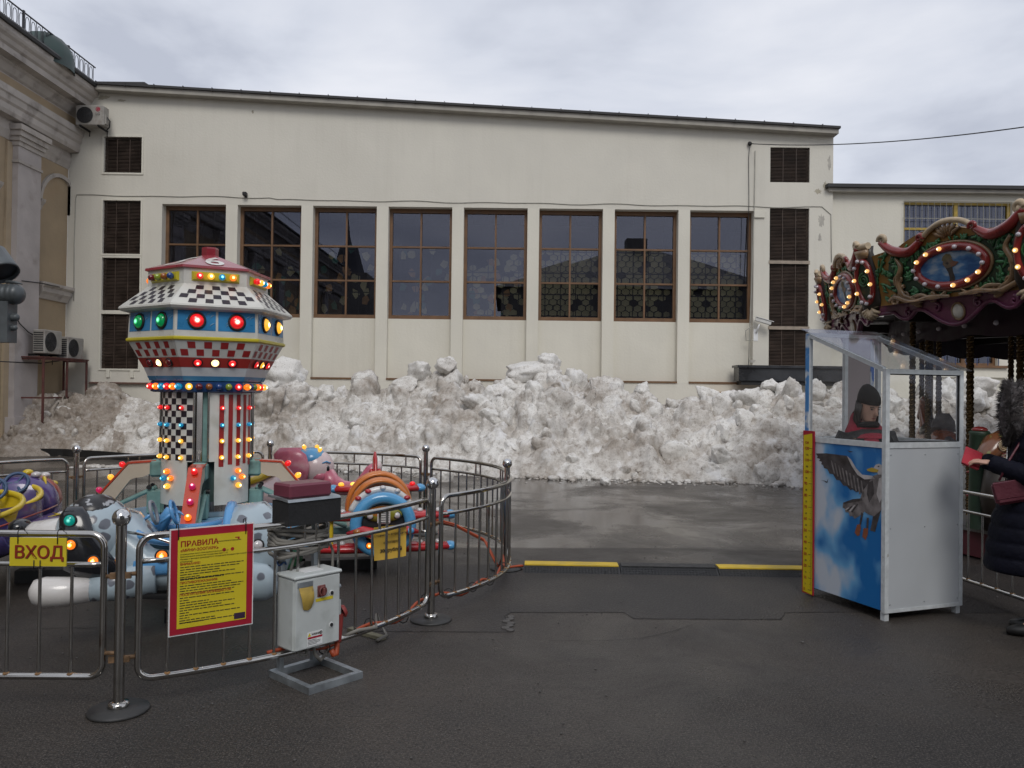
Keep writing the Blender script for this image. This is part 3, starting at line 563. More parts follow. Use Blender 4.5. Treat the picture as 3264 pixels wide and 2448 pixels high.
m = MB(); m.lathe([(.62, -.2), (.62, .1), (.55, .35), (.40, .55), (.2, .66), (0.0, .70)], 18, sx=1.0, sy=1.25); obj('hood', m, mat('dark_patina', (.025, .045, .042), .55, var=.4, vscale=3), dm)
# ---- the street lamp-like grey sculpture with ribbed pipes
rb = thing('ribbed_pipe_sculpture', 'dark grey metal sculpture with fat ribbed pipes and a hooded funnel', 'sculpture', (-3.75, 5.0, 0))
M_gun = mat('gunmetal_paint', (.085, .095, .10), .45, metal=.3, var=.25, vscale=10)
def ribbed(p0, p1, r, k, parent, nm, dome=True):
    p0 = Vector(p0); p1 = Vector(p1); L_ = (p1 - p0).length; pr = []
    for i in range(k * 4 + 1): t = i / (k * 4); pr.append((r * (1 + .035 * math.sin(2 * PI * k * t)), t * L_))
    if dome:
        for i in range(1, 6): a = PI / 2 * i / 5; pr.append((r * math.cos(a) * .99, L_ + r * .75 * math.sin(a)))
    obj(nm, MB().lathe(pr, 20), M_gun, parent, M=zto(p0, p1 - p0))
dY = 5.0
def loc_(px, py): p = at(px, py, dY); return Vector((p.x + 3.75, p.y - 5.0, p.z))
def ribq(a, c, r, k, nm): ribbed(loc_(*a), loc_(*c), r, k, rb, nm)
ribq((-160, 938), (52, 938), .064, 12, 'ribbed_drum'); ribq((-160, 1012), (52, 1012), .024, 14, 'ribbed_pipe'); ribq((-160, 1045), (48, 1045), .018, 14, 'ribbed_pipe')
a = loc_(-170, 960); c = loc_(38, 1092); obj('body', MB().bb((a.x, -.05, c.z), (c.x, .05, a.z)), M_gun, rb)
fu = loc_(10, 872); obj('funnel', MB().lathe([(.02, .19), (.075, .17), (.095, .02), (.098, 0), (.088, 0.0), (.07, .14), (0, .15)], 20), M_gun, rb, M=zto(fu - Vector((.0, .0, 0)), Vector((-.55, .25, .8)))); obj('funnel_mouth', MB().lathe([(0, .02), (.086, .02)], 20), M_dark, rb, M=zto(fu, Vector((-.55, .25, .8))))
obj('blade', MB().tube([loc_(20, 898), loc_(50, 900), loc_(72, 906)], [.012, .010, .003], 6), M_gun, rb)
obj('column', MB().cyl((loc_(-120, 1000).x, 0, 0), (loc_(-120, 1000).x, 0, loc_(0, 960).z), .09, n=16), M_gun, rb); obj('foot', MB().cyl((loc_(-120, 1000).x, 0, 0), (loc_(-120, 1000).x, 0, .04), .22, n=20), M_gun, rb)
# ---- air conditioners
M_ac = mat('weathered_ac_casing', (.31, .295, .27), .55, var=.15, vscale=6, col2=(.22, .19, .17), c2th=(.55, .75), c2scale=5)
M_grille = mat('fan_grille', (.03, .03, .032), .5)
def ac_unit(label, loc, rz, w_=.86, h_=.60, d_=.32, logo=False, side=True, nm='air_conditioner'):
    t = thing(nm, label, 'air conditioner', loc, rz, None)
    obj('casing', MB().box((0, 0, h_ / 2), (w_, d_, h_), bev=.02), M_ac, t)
    cx_ = -w_ * .16; r_ = h_ * .40; m = MB()
    for q in (1, .8, .6, .4, .2): m.tube([(cx_ + r_ * q * math.cos(a), -d_ / 2 - .012, h_ / 2 + r_ * q * math.sin(a)) for a in [2 * PI * i / 22 for i in range(22)]], .006, 4, closed=True)
    for i in range(8): a = 2 * PI * i / 8; m.cyl((cx_, -d_ / 2 - .014, h_ / 2), (cx_ + r_ * math.cos(a), -d_ / 2 - .014, h_ / 2 + r_ * math.sin(a)), .005, n=4)
    dsk = obj('fan_recess', MB().cyl((cx_, -d_ / 2 - .006, h_ / 2), (cx_, -d_ / 2 + .03, h_ / 2), r_, n=24), M_grille, t); obj('fan_guard', m, M_grille, dsk)
    m = MB()
    for i in range(9): m.bb((-w_ / 2 - .006, -d_ / 2 + .03, .06 + i * (h_ - .1) / 9), (-w_ / 2 - .002, d_ / 2 - .03, .06 + i * (h_ - .1) / 9 + .03))
    obj('side_grille', m, M_grille, t)
    obj('valve_cover', MB().bb((w_ / 2 - .002, -d_ * .3, h_ * .1), (w_ / 2 + .035, d_ * .2, h_ * .55)), M_ac, t); obj('pipe', MB().tube([(w_ / 2 + .02, 0, h_ * .5), (w_ / 2 + .09, .02, h_ * .3), (w_ / 2 + .06, .05, .0), (w_ / 2 - .05, .12, -.05)], .018, 6), M_black, t)
    for s in (-1, 1): obj('foot', MB().bb((s * w_ * .32 - .02, -d_ / 2 - .03, -.03), (s * w_ * .32 + .02, d_ / 2 + .2, 0)), M_dark, t); obj('bracket', MB().tube([(s * w_ * .32, -d_ / 2, -.04), (s * w_ * .32, d_ / 2 + .18, -.04), (s * w_ * .32, d_ / 2 + .18, -.16)], .014, 4), M_dark, t)
    if logo:
        o = obj('logo_disc', MB().cyl((w_ * .30, -d_ / 2 - .004, h_ * .80), (w_ * .30, -d_ / 2 - .001, h_ * .80), .062, n=20), mat('logo_crimson', (.36, .03, .06), .5), t)
        textobj('logo_text', 'LG', .10, mat('logo_grey', (.10, .09, .09), .5), t, Matrix.Translation((w_ * .22, -d_ / 2 - .004, h_ * .50)), bold=.02)
        obj('smile_mark', MB().tube([(w_ * .30 + .035 * math.cos(a), -d_ / 2 - .006, h_ * .80 + .035 * math.sin(a)) for a in [R(60) + R(270) * i / 12 for i in range(13)]], .006, 4), M_ac, o)
    return t
ac_unit('grimy air conditioner with round crimson LG logo under the cornice corner', (fx(-10.45), FY - .36, fz(8.08)), 0, .76, .54, .30, logo=True)
ac_unit('grimy air conditioner with slatted side grille on the rusty steel stand', (fx(-10.72), 20.25, fz(2.40)), PI / 2, .78, .60, .30)
ac_unit('darker air conditioner on the rusty stand, tucked against the wall corner', (fx(-10.72), 21.30, fz(2.32)), PI / 2, .78, .58, .30)
M_rust = mat('rusty_red_steel', (.10, .035, .03), .7, var=.4)
stn = thing('steel_stand', 'rust-red angle steel stand carrying the two air conditioners', 'stand', (fx(-10.72), 20.7, 0))
xa, xb, ya, yb, zt2 = -.42, .20, -.95, 1.05, fz(2.30)
for (x, y) in ((xa, ya), (xb, ya), (xb, .1), (xb, yb), (xa, yb)): obj('leg', MB().bb((x - .022, y - .022, 0), (x + .022, y + .022, zt2)), M_rust, stn)
m = MB()
for z in (zt2 - .05, 1.35): m.bb((xa, ya - .02, z), (xb, ya + .02, z + .04)); m.bb((xb - .02, ya + .02, z), (xb + .02, yb, z + .04)); m.bb((xa, yb - .02, z), (xb - .02, yb + .02, z + .04))
obj('rail', m, M_rust, stn); obj('deck', MB().bb((xa - .02, ya - .05, zt2), (xb + .04, yb + .05, zt2 + .03)), M_rust, stn)
cb = thing('wall_cable', 'dark cable sagging along the classical pilaster to the air conditioners', 'cable', (WX + .2, 19, fz(4)))
for pts in ([(70, 895), (130, 902), (190, 915)], [(40, 985), (62, 1030), (90, 1058), (110, 1070)], [(0, 1152), (60, 1155), (130, 1158), (190, 1150)]): obj('strand', MB().tube([Vector((WX + .24, 0, 0)) + Vector((0, (at(*p, 19.4) - CAM).y * ((WX + .24) / at(*p, 19.4).x), CAM.z + (at(*p, 19.4).z - CAM.z) * ((WX + .24) / at(*p, 19.4).x))) for p in pts], .014, 5), M_w2, cb, world=True)

# ================================================================== BUILDINGS BEHIND THE PHOTOGRAPHER (seen only mirrored in the panes)
rear = thing('rear_pavilion', 'broad dark pavilion with hipped roof mirrored in the hall windows', 'building', (8.0, -7, 0))
M_rear = mat('rear_render', (.20, .185, .165), .9, var=.1, vscale=.5); M_rearroof = mat('rear_roof', (.085, .085, .09), .7)
m = MB().bb((-8.6, -14, 0), (8.6, 0, 8.6)); obj('wall', m, M_rear, rear)
m = MB(); m.add([(-9, .5, 8.6), (9, .5, 8.6), (9, -14.5, 8.6), (-9, -14.5, 8.6), (-.5, -7, 12.3), (2.5, -7, 12.3)], [(0, 1, 5, 4), (1, 2, 5), (2, 3, 4, 5), (3, 0, 4), (0, 3, 2, 1)]); rr2 = obj('roof', m, M_rearroof, rear)
obj('chimney', MB().bb((.4, -7.6, 11.5), (1.6, -6.4, 13.1)), M_rear, rr2)
for i in range(5): o = obj('window', MB().bb((-8.0 + i * 3.2, .0, 2.2), (-6.2 + i * 3.2, .06, 6.4)), M_int, rear); obj('pane', MB().bb((-7.8 + i * 3.2, .06, 2.4), (-6.4 + i * 3.2, .07, 6.2)), M_glass, o)
sp = thing('spire_tower', 'distant tower with tall lattice spire mirrored in the hall windows', 'tower', (-22, -62, 0))
m = MB().bb((-4.0, -4.0, 0), (4.0, 4.0, 13)); m.bb((-3, -3, 13), (3, 3, 17)); obj('shaft', m, M_rear, sp); m = MB().lathe([(2.2, 17), (.9, 22), (.25, 28), (0.05, 33)], 8, smooth=False); obj('spire', m, M_rearroof, sp)
# ================================================================== SNOW
def hsh(ix, iy, iz, s):
    h = (ix * 374761393 + iy * 668265263 + iz * 2147483647 % 1013904223 + s * 974634777) & 0xffffffff
    h = ((h ^ (h >> 13)) * 1274126177) & 0xffffffff; h = h ^ (h >> 16); return (h & 0xffff) / 65535.0
def vnoise(x, y, z, s=0):
    ix = np.floor(x).astype(np.int64); iy = np.floor(y).astype(np.int64); iz = np.floor(z).astype(np.int64); fx_, fy_, fz_ = x - ix, y - iy, z - iz
    u = fx_ * fx_ * (3 - 2 * fx_); v = fy_ * fy_ * (3 - 2 * fy_); w_ = fz_ * fz_ * (3 - 2 * fz_); r = 0
    for a in (0, 1):
        for b in (0, 1):
            for c in (0, 1): r = r + (u if a else 1 - u) * (v if b else 1 - v) * (w_ if c else 1 - w_) * hsh(ix + a, iy + b, iz + c, s)
    return r
def fbm(x, y, z, o=4, s=0, g=.5):
    r = 0; a = 1; t = 0
    for i in range(o): r = r + a * vnoise(x * 2 ** i, y * 2 ** i, z * 2 ** i, s + i); t += a; a *= g
    return r / t
def lumps(x, y, z, s=0, dens=1.0):
    """rounded boulders: 1 in the middle of a lump, 0 between"""
    ix = np.floor(x).astype(np.int64); iy = np.floor(y).astype(np.int64); iz = np.floor(z).astype(np.int64); best = np.zeros_like(x)
    for a in (-1, 0, 1):
        for b in (-1, 0, 1):
            for c in (-1, 0, 1):
                i, j, k = ix + a, iy + b, iz + c; px_, py_, pz_ = i + hsh(i, j, k, s), j + hsh(i, j, k, s + 1), k + hsh(i, j, k, s + 2); r = .45 + .45 * hsh(i, j, k, s + 3)
                d2 = ((x - px_) ** 2 + (y - py_) ** 2 + (z - pz_) ** 2) / (r * r); best = np.maximum(best, r * np.sqrt(np.maximum(0, 1 - d2)) * (hsh(i, j, k, s + 4) < dens))
    return best
sil = [(-300, 1265), (0, 1252), (100, 1240), (190, 1225), (235, 1242), (290, 1222), (390, 1218), (430, 1240), (520, 1250), (620, 1235), (800, 1215), (860, 1190), (940, 1225), (1040, 1232), (1150, 1225), (1250, 1226), (1370, 1205), (1450, 1190), (1520, 1205), (1610, 1225), (1700, 1210), (1790, 1188), (1880, 1218), (1960, 1216), (2040, 1244), (2110, 1262), (2200, 1244), (2280, 1240), (2400, 1250), (2480, 1232), (2560, 1228), (2700, 1240), (2850, 1245), (2950, 1240), (3040, 1218), (3100, 1205), (3170, 1222), (3264, 1250), (3500, 1260)]
YFx = [(-20, 18.5), (-12.2, 18.6), (-10.5, 19.1), (-8.6, 19.0), (-6, 17.6), (-3.5, 16.6), (-1.5, 15.9), (0, 15.4), (2, 15.2), (4, 14.9), (6, 14.5), (8, 15.0), (20, 15.2)]
def interp(x, tab): return np.interp(x, [t[0] for t in tab], [t[1] for t in tab])
NX, NY = 1000, 230
gx = np.linspace(-15.0, 14.5, NX); gt = np.linspace(0, 1, NY); X, Tt = np.meshgrid(gx, gt, indexing='ij')
Yf = interp(X, YFx) + (fbm(X * 1.1, X * 0, X * 0, 4, 3) - .5) * 1.0; Yc = np.minimum(Yf + 3.0, FY - 1.0)
YB = FY - .03; Tt2 = Tt ** .92; Y = Yf + (YB - Yf) * Tt2
PXc = 1632 + X / Yc * FPX; ysil = interp(PXc, sil); yh = 1250 + ROLL * (PXc - 1632); Hc = 1.65 + (yh - ysil) * Yc / FPX - .28
tt = np.clip((Y - Yf) / (Yc - Yf), 0, 1.0); back = np.clip((Y - Yc) / np.maximum(YB - Yc, .05), 0, 1)
shape = .45 * np.sin(tt * PI / 2) ** .8 + .55 * tt ** .9; Z = Hc * shape * (1 - .30 * back)
big = [(895, 1188, 72, 46, 60, 0, 'tall pale snow block stack beside the checkered tower', (0, .1, .3), 19.0), (1160, 1215, 44, 26, 40, 1, 'clean rounded snow boulder lying alone under a window bay', (0, 0, 1), 19.2), (1330, 1192, 56, 34, 45, 2, 'grey pointed snow boulder left of the stacked snow lump', (0, .3, 2), 19.2),
       (1425, 1165, 34, 26, 34, 3, 'small snow boulder perched on top of a larger one', (0, 0, 0), 19.0), (1440, 1222, 42, 42, 40, 4, 'lumpy snow boulder carrying a smaller one', (0, .2, 1), 18.8), (1700, 1180, 98, 38, 60, 5, 'largest snow block with a jutting overhang on the bank crest', (0, -.12, .2), 18.6), (1750, 1155, 42, 26, 40, 1, 'rough snow cap on the largest overhanging snow block', (0, .3, .9), 18.6),
       (1838, 1218, 48, 30, 42, 0, 'clean tilted snow boulder right of the overhanging block', (.2, -.4, 2.0), 18.6), (1920, 1232, 48, 22, 36, 2, 'flat pale snow slab on the crest before a pilaster', (0, .3, .4), 18.4), (2050, 1245, 40, 26, 32, 3, 'rounded snow lump at the dip in the crest', (0, 0, 1.4), 18.2), (2400, 1285, 68, 40, 50, 4, 'big smooth tilted snow slab near the ticket booth', (0, .55, .4), None), (2510, 1255, 45, 42, 40, 5, 'steep white snow slab left of the ticket booth post', (0, .7, 2.5), 17.6),
       (2460, 1232, 30, 22, 30, 0, 'small pointed snow block on the crest left of the booth', (0, .2, 1.1), 17.8), (2160, 1455, 55, 42, 40, 1, 'rounded long snow boulder low on the bank face', (0, .5, .2), None), (2300, 1465, 58, 32, 40, 2, 'yellowish oblong snow boulder at the bank foot', (0, .5, 1), None), (1620, 1340, 34, 40, 30, 3, 'upright whitish snow lump on the bank face', (0, -.3, 1), None),
       (1520, 1285, 52, 28, 34, 4, 'wedge-shaped snow slab pressed into the bank', (0, .4, .6), None), (1560, 1325, 60, 30, 30, 5, 'broad tilted snow slab beside the wedge-shaped one', (0, -.2, 2), None), (1155, 1350, 22, 38, 20, 0, 'thin upright white snow shard on the bank face', (.1, .25, .3), None), (1030, 1262, 60, 34, 40, 1, 'knobbly snow mass left of the lone clean boulder', (0, .1, 2), None), (900, 1290, 46, 30, 34, 3, 'dirty snow mass behind the tower column', (0, .3, 2), None),
       (1360, 1315, 18, 13, 14, 2, 'small bright white snow ball on the bank face', (0, 0, 0), None), (1800, 1500, 26, 24, 24, 4, 'white snow lump at the puddle edge, the left of a pair', (0, 0, .5), None), (1880, 1513, 24, 20, 22, 5, 'white snow lump at the puddle edge, the right of a pair', (0, .3, 2), None), (2295, 1525, 17, 14, 14, 0, 'lone white snow lump at the bank foot near the booth', (0, 0, 1), None), (2735, 1242, 32, 28, 30, 1, 'pointed snow block seen through the booth glass', (0, -.5, 1), 17.8),
       (2600, 1252, 34, 40, 36, 3, 'rounded snow boulder behind the booth glass', (0, 0, 2), 17.4), (3130, 1240, 60, 34, 40, 2, 'rounded snow cap above the carousel platform', (0, .1, 2), 16.8), (3115, 1280, 50, 40, 40, 4, 'bulging snow boulder under the snow cap by the carousel', (0, 0, .4), 16.4), (410, 1355, 20, 11, 14, 1, 'brown stone-like lump stuck in the left snow bank', (0, 0, .3), None), (200, 1310, 22, 14, 16, 2, 'pale stone-like snow piece on the muddy heap', (0, .2, 0), None)]
for (px_, py_, sx_, sz_, sy_, _i, _l, _r, dep_) in big:      # snow packed under every block on the crest
    if dep_:
        pb_ = at(px_, py_, dep_); kk_ = dep_ / FPX; rr_ = max(.30, sx_ * kk_ * 1.0); need = pb_.z - sz_ * kk_ * .70; dd = ((X - pb_.x) / rr_) ** 2 + ((Y - pb_.y - .15) / .55) ** 2
        Z = Z + np.maximum(0, need - Z) * np.exp(-dd ** 1.5 * .8)
amp = np.clip(tt * 4, 0, 1)
dx = np.gradient(Z, axis=0) / np.gradient(X, axis=0); dy = np.gradient(Z, axis=1) / np.gradient(Y, axis=1); nl = np.sqrt(dx * dx + dy * dy + 1); nxv, nyv, nzv = -dx / nl, -dy / nl, 1 / nl
rough_ = .35 + .9 * np.clip(fbm(X * .7, Z * .9, Y * .4, 3, 60) * 2.4 - .75, 0, 1)
D = lumps(X * 1.0 + 2, Y * 1.0, Z * 1.0, 15, .45) * .30 + lumps(X * 2.0, Y * 2.0, Z * 2.0, 11, .5) * .26 + lumps(X * 4.2 + 5, Y * 4.2, Z * 4.2, 21, .55) * .15 * rough_ * 1.3 + lumps(X * 9, Y * 9 + 3, Z * 9, 31, .6) * .05 * rough_ * 1.5 + (fbm(X * 1.5, Y * 1.5, Z * 1.5, 5, 41, .6) - .5) * .30 + (fbm(X * 14, Y * 14, Z * 14, 3, 51, .6) - .5) * .06 * (.4 + rough_) - .06
left = np.clip((-8.0 - X) / 2.0, 0, 1); D = D * (1 - .25 * left) + left * lumps(X * 9, Y * 9, Z * 9, 71, .9) * .05
D = D * amp
X2 = X + nxv * D; Y2 = np.minimum(Y + nyv * D, FY - .02); Z2 = Z + nzv * D * (1 - .5 * back) - .03
co = np.stack([X2, Y2, Z2], -1).reshape(-1, 3)
idx = (np.arange(NX - 1)[:, None] * NY + np.arange(NY - 1)[None, :]).reshape(-1); quads = np.stack([idx, idx + NY, idx + NY + 1, idx + 1], -1)
def np_mesh(name, co, quads):
    me = bpy.data.meshes.new(name); me.vertices.add(len(co)); me.vertices.foreach_set('co', co.astype(np.float32).ravel()); nq = len(quads)
    me.loops.add(nq * 4); me.loops.foreach_set('vertex_index', quads.astype(np.int32).ravel()); me.polygons.add(nq); me.polygons.foreach_set('loop_start', np.arange(0, nq * 4, 4, dtype=np.int32)); me.polygons.foreach_set('use_smooth', np.ones(nq, dtype=bool)); me.update(calc_edges=True); me.validate(); return me
def snow_mat(name, brown):
    m = bpy.data.materials.new(name); m.use_nodes = True; t = m.node_tree; N = t.nodes.new; L = t.links.new; b = t.nodes['Principled BSDF']; b.inputs['Roughness'].default_value = .62; b.inputs['Specular IOR Level'].default_value = .35
    geo = N('ShaderNodeNewGeometry'); vec = geo.outputs['Position']
    def nz(sc, det=5, ro=.55, dist=0.):
        n = N('ShaderNodeTexNoise'); n.inputs['Scale'].default_value = sc; n.inputs['Detail'].default_value = det; n.inputs['Roughness'].default_value = ro; n.inputs['Distortion'].default_value = dist; L(vec, n.inputs['Vector']); return n.outputs['Fac']
    def rmp(v, a, c, hi=1.0):
        n = N('ShaderNodeMapRange'); n.inputs['From Min'].default_value = a; n.inputs['From Max'].default_value = c; n.inputs['To Max'].default_value = hi; L(v, n.inputs['Value']); return n.outputs[0]
    def mix(f, a, c):
        n = N('ShaderNodeMix'); n.data_type = 'RGBA'; L(f, n.inputs['Factor'])
        for s, q in (('A', a), ('B', c)):
            if isinstance(q, tuple): n.inputs[s].default_value = (*q, 1)
            else: L(q, n.inputs[s])
        return n.outputs['Result']
    c = mix(rmp(nz(.9, 9, .72, .2), .40 - brown * .15, .64 - brown * .15, .9), (.71, .695, .665), (.34, .295, .25))
    c = mix(rmp(nz(6, 6, .75), .49 - brown * .12, .66 - brown * .10, .75), c, (.21, .17, .135))
    c = mix(rmp(nz(30, 4, .7), .54, .70, .6), c, (.12, .10, .082))
    c = mix(rmp(nz(2.2, 5, .6), .58, .68, .7 if brown < .3 else .2), c, (.78, .78, .785))
    L(c, b.inputs['Base Color'])
    bp = N('ShaderNodeBump'); bp.inputs['Strength'].default_value = .5; bp.inputs['Distance'].default_value = .03; L(nz(17, 6, .65), bp.inputs['Height']); L(bp.outputs[0], b.inputs['Normal']); return m
M_snow = snow_mat('dirty_snow', .0); M_snowb = snow_mat('muddy_snow', 1.0); M_snowc = snow_mat('clean_snow', -.6)
me = np_mesh('snow_bank', co, quads); me.materials.append(M_snow); me.materials.append(M_snowb)
cx_ = X2.reshape(-1)[quads[:, 0]]; cyy = Y2.reshape(-1)[quads[:, 0]]; bn = fbm(cx_ * 2, cyy * 2, cx_ * 0, 3, 91); me.polygons.foreach_set('material_index', ((cx_ + (bn - .5) * 2.2) < -9.75).astype(np.int32))
o = obj('snow_bank', me, None, kind='stuff'); tag(o, 'long dirty ploughed snow bank heaped along the cream facade', 'snow')
from mathutils.bvhtree import BVHTree
def surf(x, y):
    i = int(np.clip(np.searchsorted(gx, x), 0, NX - 1)); j = int(np.argmin(np.abs(Y[i] - y))); return float(Z2[i, j])
def surf_px(px, py):
    """walk the viewing ray until it meets the snow surface"""
    d = ray(px, py); d = d / d.y; Yy = 13.5
    while Yy < FY - .2:
        p = CAM + d * Yy; i = int(np.clip(np.searchsorted(gx, p.x), 0, NX - 1))
        if Yy >= Y[i, 0]:
            if p.z <= surf(p.x, Yy): return p
        elif p.z <= 0: return p
        Yy += .05
    return None
def chunk(seed, sub=3, cuts=9):
    bm = bmesh.new(); bmesh.ops.create_icosphere(bm, subdivisions=sub, radius=1); rg = random.Random(seed); pl = []
    for i in range(cuts): v = Vector((rg.gauss(0, 1), rg.gauss(0, 1), rg.gauss(0, 1))).normalized(); pl.append((v, rg.uniform(.55, .86)))
    for v in bm.verts:
        p = v.co.copy()
        for nrm, d in pl:
            q = p.dot(nrm)
            if q > d: p = p - nrm * (q - d) * .88
        nn = mnoise.fractal(p * 2.0 + Vector((seed * 3.1, 0, 0)), 1.0, 2.0, 4) * .16 + mnoise.fractal(p * 5 + Vector((0, seed, 0)), 1.0, 2.0, 4) * .075; v.co = p * (1 + nn)
    me = bpy.data.meshes.new('snow_block'); bm.to_mesh(me); bm.free(); me.polygons.foreach_set('use_smooth', [True] * len(me.polygons)); return me
CH = [chunk(i, 4, 8 + i % 4) for i in range(6)]; CHs = [chunk(30 + i, 3, 10) for i in range(6)]; CHb = []
for me in CH: me.materials.append(M_snowc)
for me in CHs: me.materials.append(M_snow)
for i in range(4): me = chunk(60 + i, 2, 10); me.materials.append(M_snowb); CHb.append(me)
def put_chunk(px, py, sx, sz, sy, me, label, rot=None, dep=None, group=None):
    """block whose picture centre is px,py and half size sx,sz in picture units, resting in the snow surface"""
    p = at(px, py, dep) if dep else (surf_px(px, py) or at(px, py, 19.0)); k = p.y / FPX
    o = obj('snow_block', me, None, None, p + Vector((0, .35 * sy * k, 0)), rot or (random.uniform(-.4, .4), random.uniform(-.4, .4), random.random() * 6), scale=(sx * k, sy * k, sz * k)); tag(o, label, 'snow block', group); return o
for (px, py, sx, sz, sy, i, lb, rt, dep) in big: put_chunk(px, py, sx * 1.12, sz * 1.12, sy, CH[i], lb, rt, dep)
rg = random.Random(21); n_ = 0
while n_ < 62:
    px = rg.uniform(560, 3200); lo = np.interp(px, [q[0] for q in sil], [q[1] for q in sil]); py = lo + 12 + abs(rg.gauss(0, 60)) if n_ < 34 else rg.uniform(lo + 20, 1490)
    p = surf_px(px, py)
    if p is None: continue
    s_ = rg.uniform(.16, .36) if n_ < 34 else rg.uniform(.14, .30)
    o = obj('snow_block', rg.choice(CH), None, None, p + Vector((0, s_ * .35, s_ * .1)), (rg.random() * 6, rg.random() * 6, rg.random() * 6), scale=(s_ * rg.uniform(.9, 1.4), s_ * rg.uniform(.7, 1.1), s_ * rg.uniform(.6, .95))); tag(o, 'large angular snow block jutting from the ploughed bank', 'snow block', 'large blocks in the snow bank'); n_ += 1
rg = random.Random(4); n_ = 0
while n_ < 170:
    px = rg.uniform(380, 3230); lo = np.interp(px, [s[0] for s in sil], [s[1] for s in sil]); py = lo + abs(rg.gauss(0, .45)) * (1510 - lo) if rg.random() < .45 else rg.uniform(lo, 1540)
    if px > 1500 and rg.random() < .2: py = rg.uniform(1480, 1550)
    p = surf_px(px, py)
    if p is None: continue
    s = rg.choice((.05, .06, .07, .09, .13, .18, .22)) * rg.uniform(.8, 1.3)
    if p.z < .05: s *= .6; p.z = s * .4
    o = obj('snow_block', rg.choice(CHs + CH), None, None, p + Vector((0, s * .2, 0)), (rg.random() * 6, rg.random() * 6, rg.random() * 6), scale=(s * rg.uniform(.8, 1.4), s * rg.uniform(.7, 1.1), s * rg.uniform(.6, 1))); tag(o, 'small dirty snow lump lying on the ploughed bank', 'snow block', 'small lumps on the snow bank'); n_ += 1
n_ = 0
while n_ < 110:
    px = rg.uniform(-60, 400); lo = np.interp(px, [s[0] for s in sil], [s[1] for s in sil]); py = rg.uniform(lo + 3, 1445); p = surf_px(px, py)
    if px > 240 and rg.random() < .7: continue
    if p is None: continue
    s = rg.uniform(.06, .17)
    o = obj('snow_block', rg.choice(CHb + CHs[:1]), None, None, p + Vector((0, s * .2, 0)), (rg.random() * 6, rg.random() * 6, rg.random() * 6), scale=(s, s * .8, s * .6)); tag(o, 'muddy brown ice chunk on the left heap', 'snow block', 'muddy chunks on the left heap'); n_ += 1
# slush crumbs along the foot
m = MB(); rg = random.Random(9)
for k in range(1500):
    x = rg.uniform(-8, 9); y = float(interp(x, YFx)) + rg.gauss(.05, .38); s = (rg.uniform(.012, .045) if rg.random() < .9 else rg.uniform(.05, .11)) * (1 if y > float(interp(x, YFx)) - .3 else .6); m.ell((x, y, s * .3), (s * rg.uniform(.8, 1.5), s, s * .6), 6, 4)
o = obj('slush_crumbs', m, M_snow, kind='stuff'); tag(o, 'crumbled slush scattered along the foot of the snow bank', 'slush')
# dark rubber edge strip and mat at left
st = thing('edging_strip', 'black bent edging strip lying before the left snow heap', 'edging', tuple(gnd(300, 1460)))
a = [gnd(104, 1452), gnd(200, 1454), gnd(330, 1462), gnd(520, 1480)]; m = MB(); vs = []
for p in a: vs += [tuple(p), (p.x, p.y, .17), (p.x, p.y + .05, .17), (p.x, p.y + .05, 0)]
fs = [(i * 4 + k, i * 4 + (k + 1) % 4, i * 4 + 4 + (k + 1) % 4, i * 4 + 4 + k) for i in range(3) for k in range(4)] + [(0, 1, 2, 3), (12, 15, 14, 13)]; obj('strip', m.add(vs, fs), M_black, st, world=True)
sl = MB(); rg = random.Random(2)
for k in range(140): sl.ell((rg.uniform(-.75, .75), rg.gauss(0, .12), .0), (rg.uniform(.03, .09), rg.uniform(.03, .08), rg.uniform(.015, .04)), 7, 4)
o = obj('slush_patch', sl, M_snow, None, tuple(gnd(365, 1488)), kind='stuff'); tag(o, 'flat patch of slush on the asphalt before the left heap', 'slush')
# ================================================================== RING FENCE
RC = Vector((-2.70, 7.10))
_b = [gnd(x, y, .985) for x, y in ((388, 1650), (1379, 1541), (1617, 1477), (1358, 1430), (862, 1414))]; posts = [(p.x, p.y) for p in _b] + [(-4.62, 8.5), (-5.55, 6.6)]
M_base = mat('cast_base', (.05, .05, .05), .5, metal=.4, var=.3)
plab = ['stainless fence post with ball top between the gate and the rules panel', 'stainless fence post with ball top right of the price notice', 'stainless fence post with ball top where the orange cable leaves', 'stainless fence post with ball top behind the red aeroplane car', 'stainless fence post with ball top just behind the elephant head', 'stainless fence post with ball top beyond the purple bug car', 'stainless fence post with ball top at the far side of the purple bug car']
fp0 = thing('fence_post', plab[0], 'post', (0, 0, 0), 0, 'ball-topped fence posts')
obj('pole', MB().cyl((0, 0, .02), (0, 0, .95), .0265, n=20), M_chrome, fp0); obj('ball', MB().ell((0, 0, .985), (.046, .046, .046), 20, 14), M_chromec, fp0)
bs = obj('base_plate', MB().lathe([(0, 0), (.145, 0), (.15, .006), (.145, .016), (.06, .024), (0, .024)], 28), M_base, fp0); obj('collar', MB().lathe([(.05, .024), (.052, .03), (.048, .05), (.027, .052)], 20), M_chrome, bs)
obj('clamp', MB().bb((-.05, -.012, .675), (.05, .012, .705)), mat('rusty_clamp', (.18, .11, .06), .6, metal=.4, var=.5, vscale=30), fp0); obj('clamp', MB().bb((-.05, -.012, .25), (.05, .012, .28)), MATS['rusty_clamp'], fp0)
PO = []
for i, p in enumerate(posts):
    o = fp0 if i == 0 else copy_tree(fp0); o.location = (p[0], p[1], 0); o['label'] = plab[i]; q = Vector(p) - RC; o.rotation_euler = (0, 0, math.atan2(q.y, q.x) + PI / 2); PO.append(o)
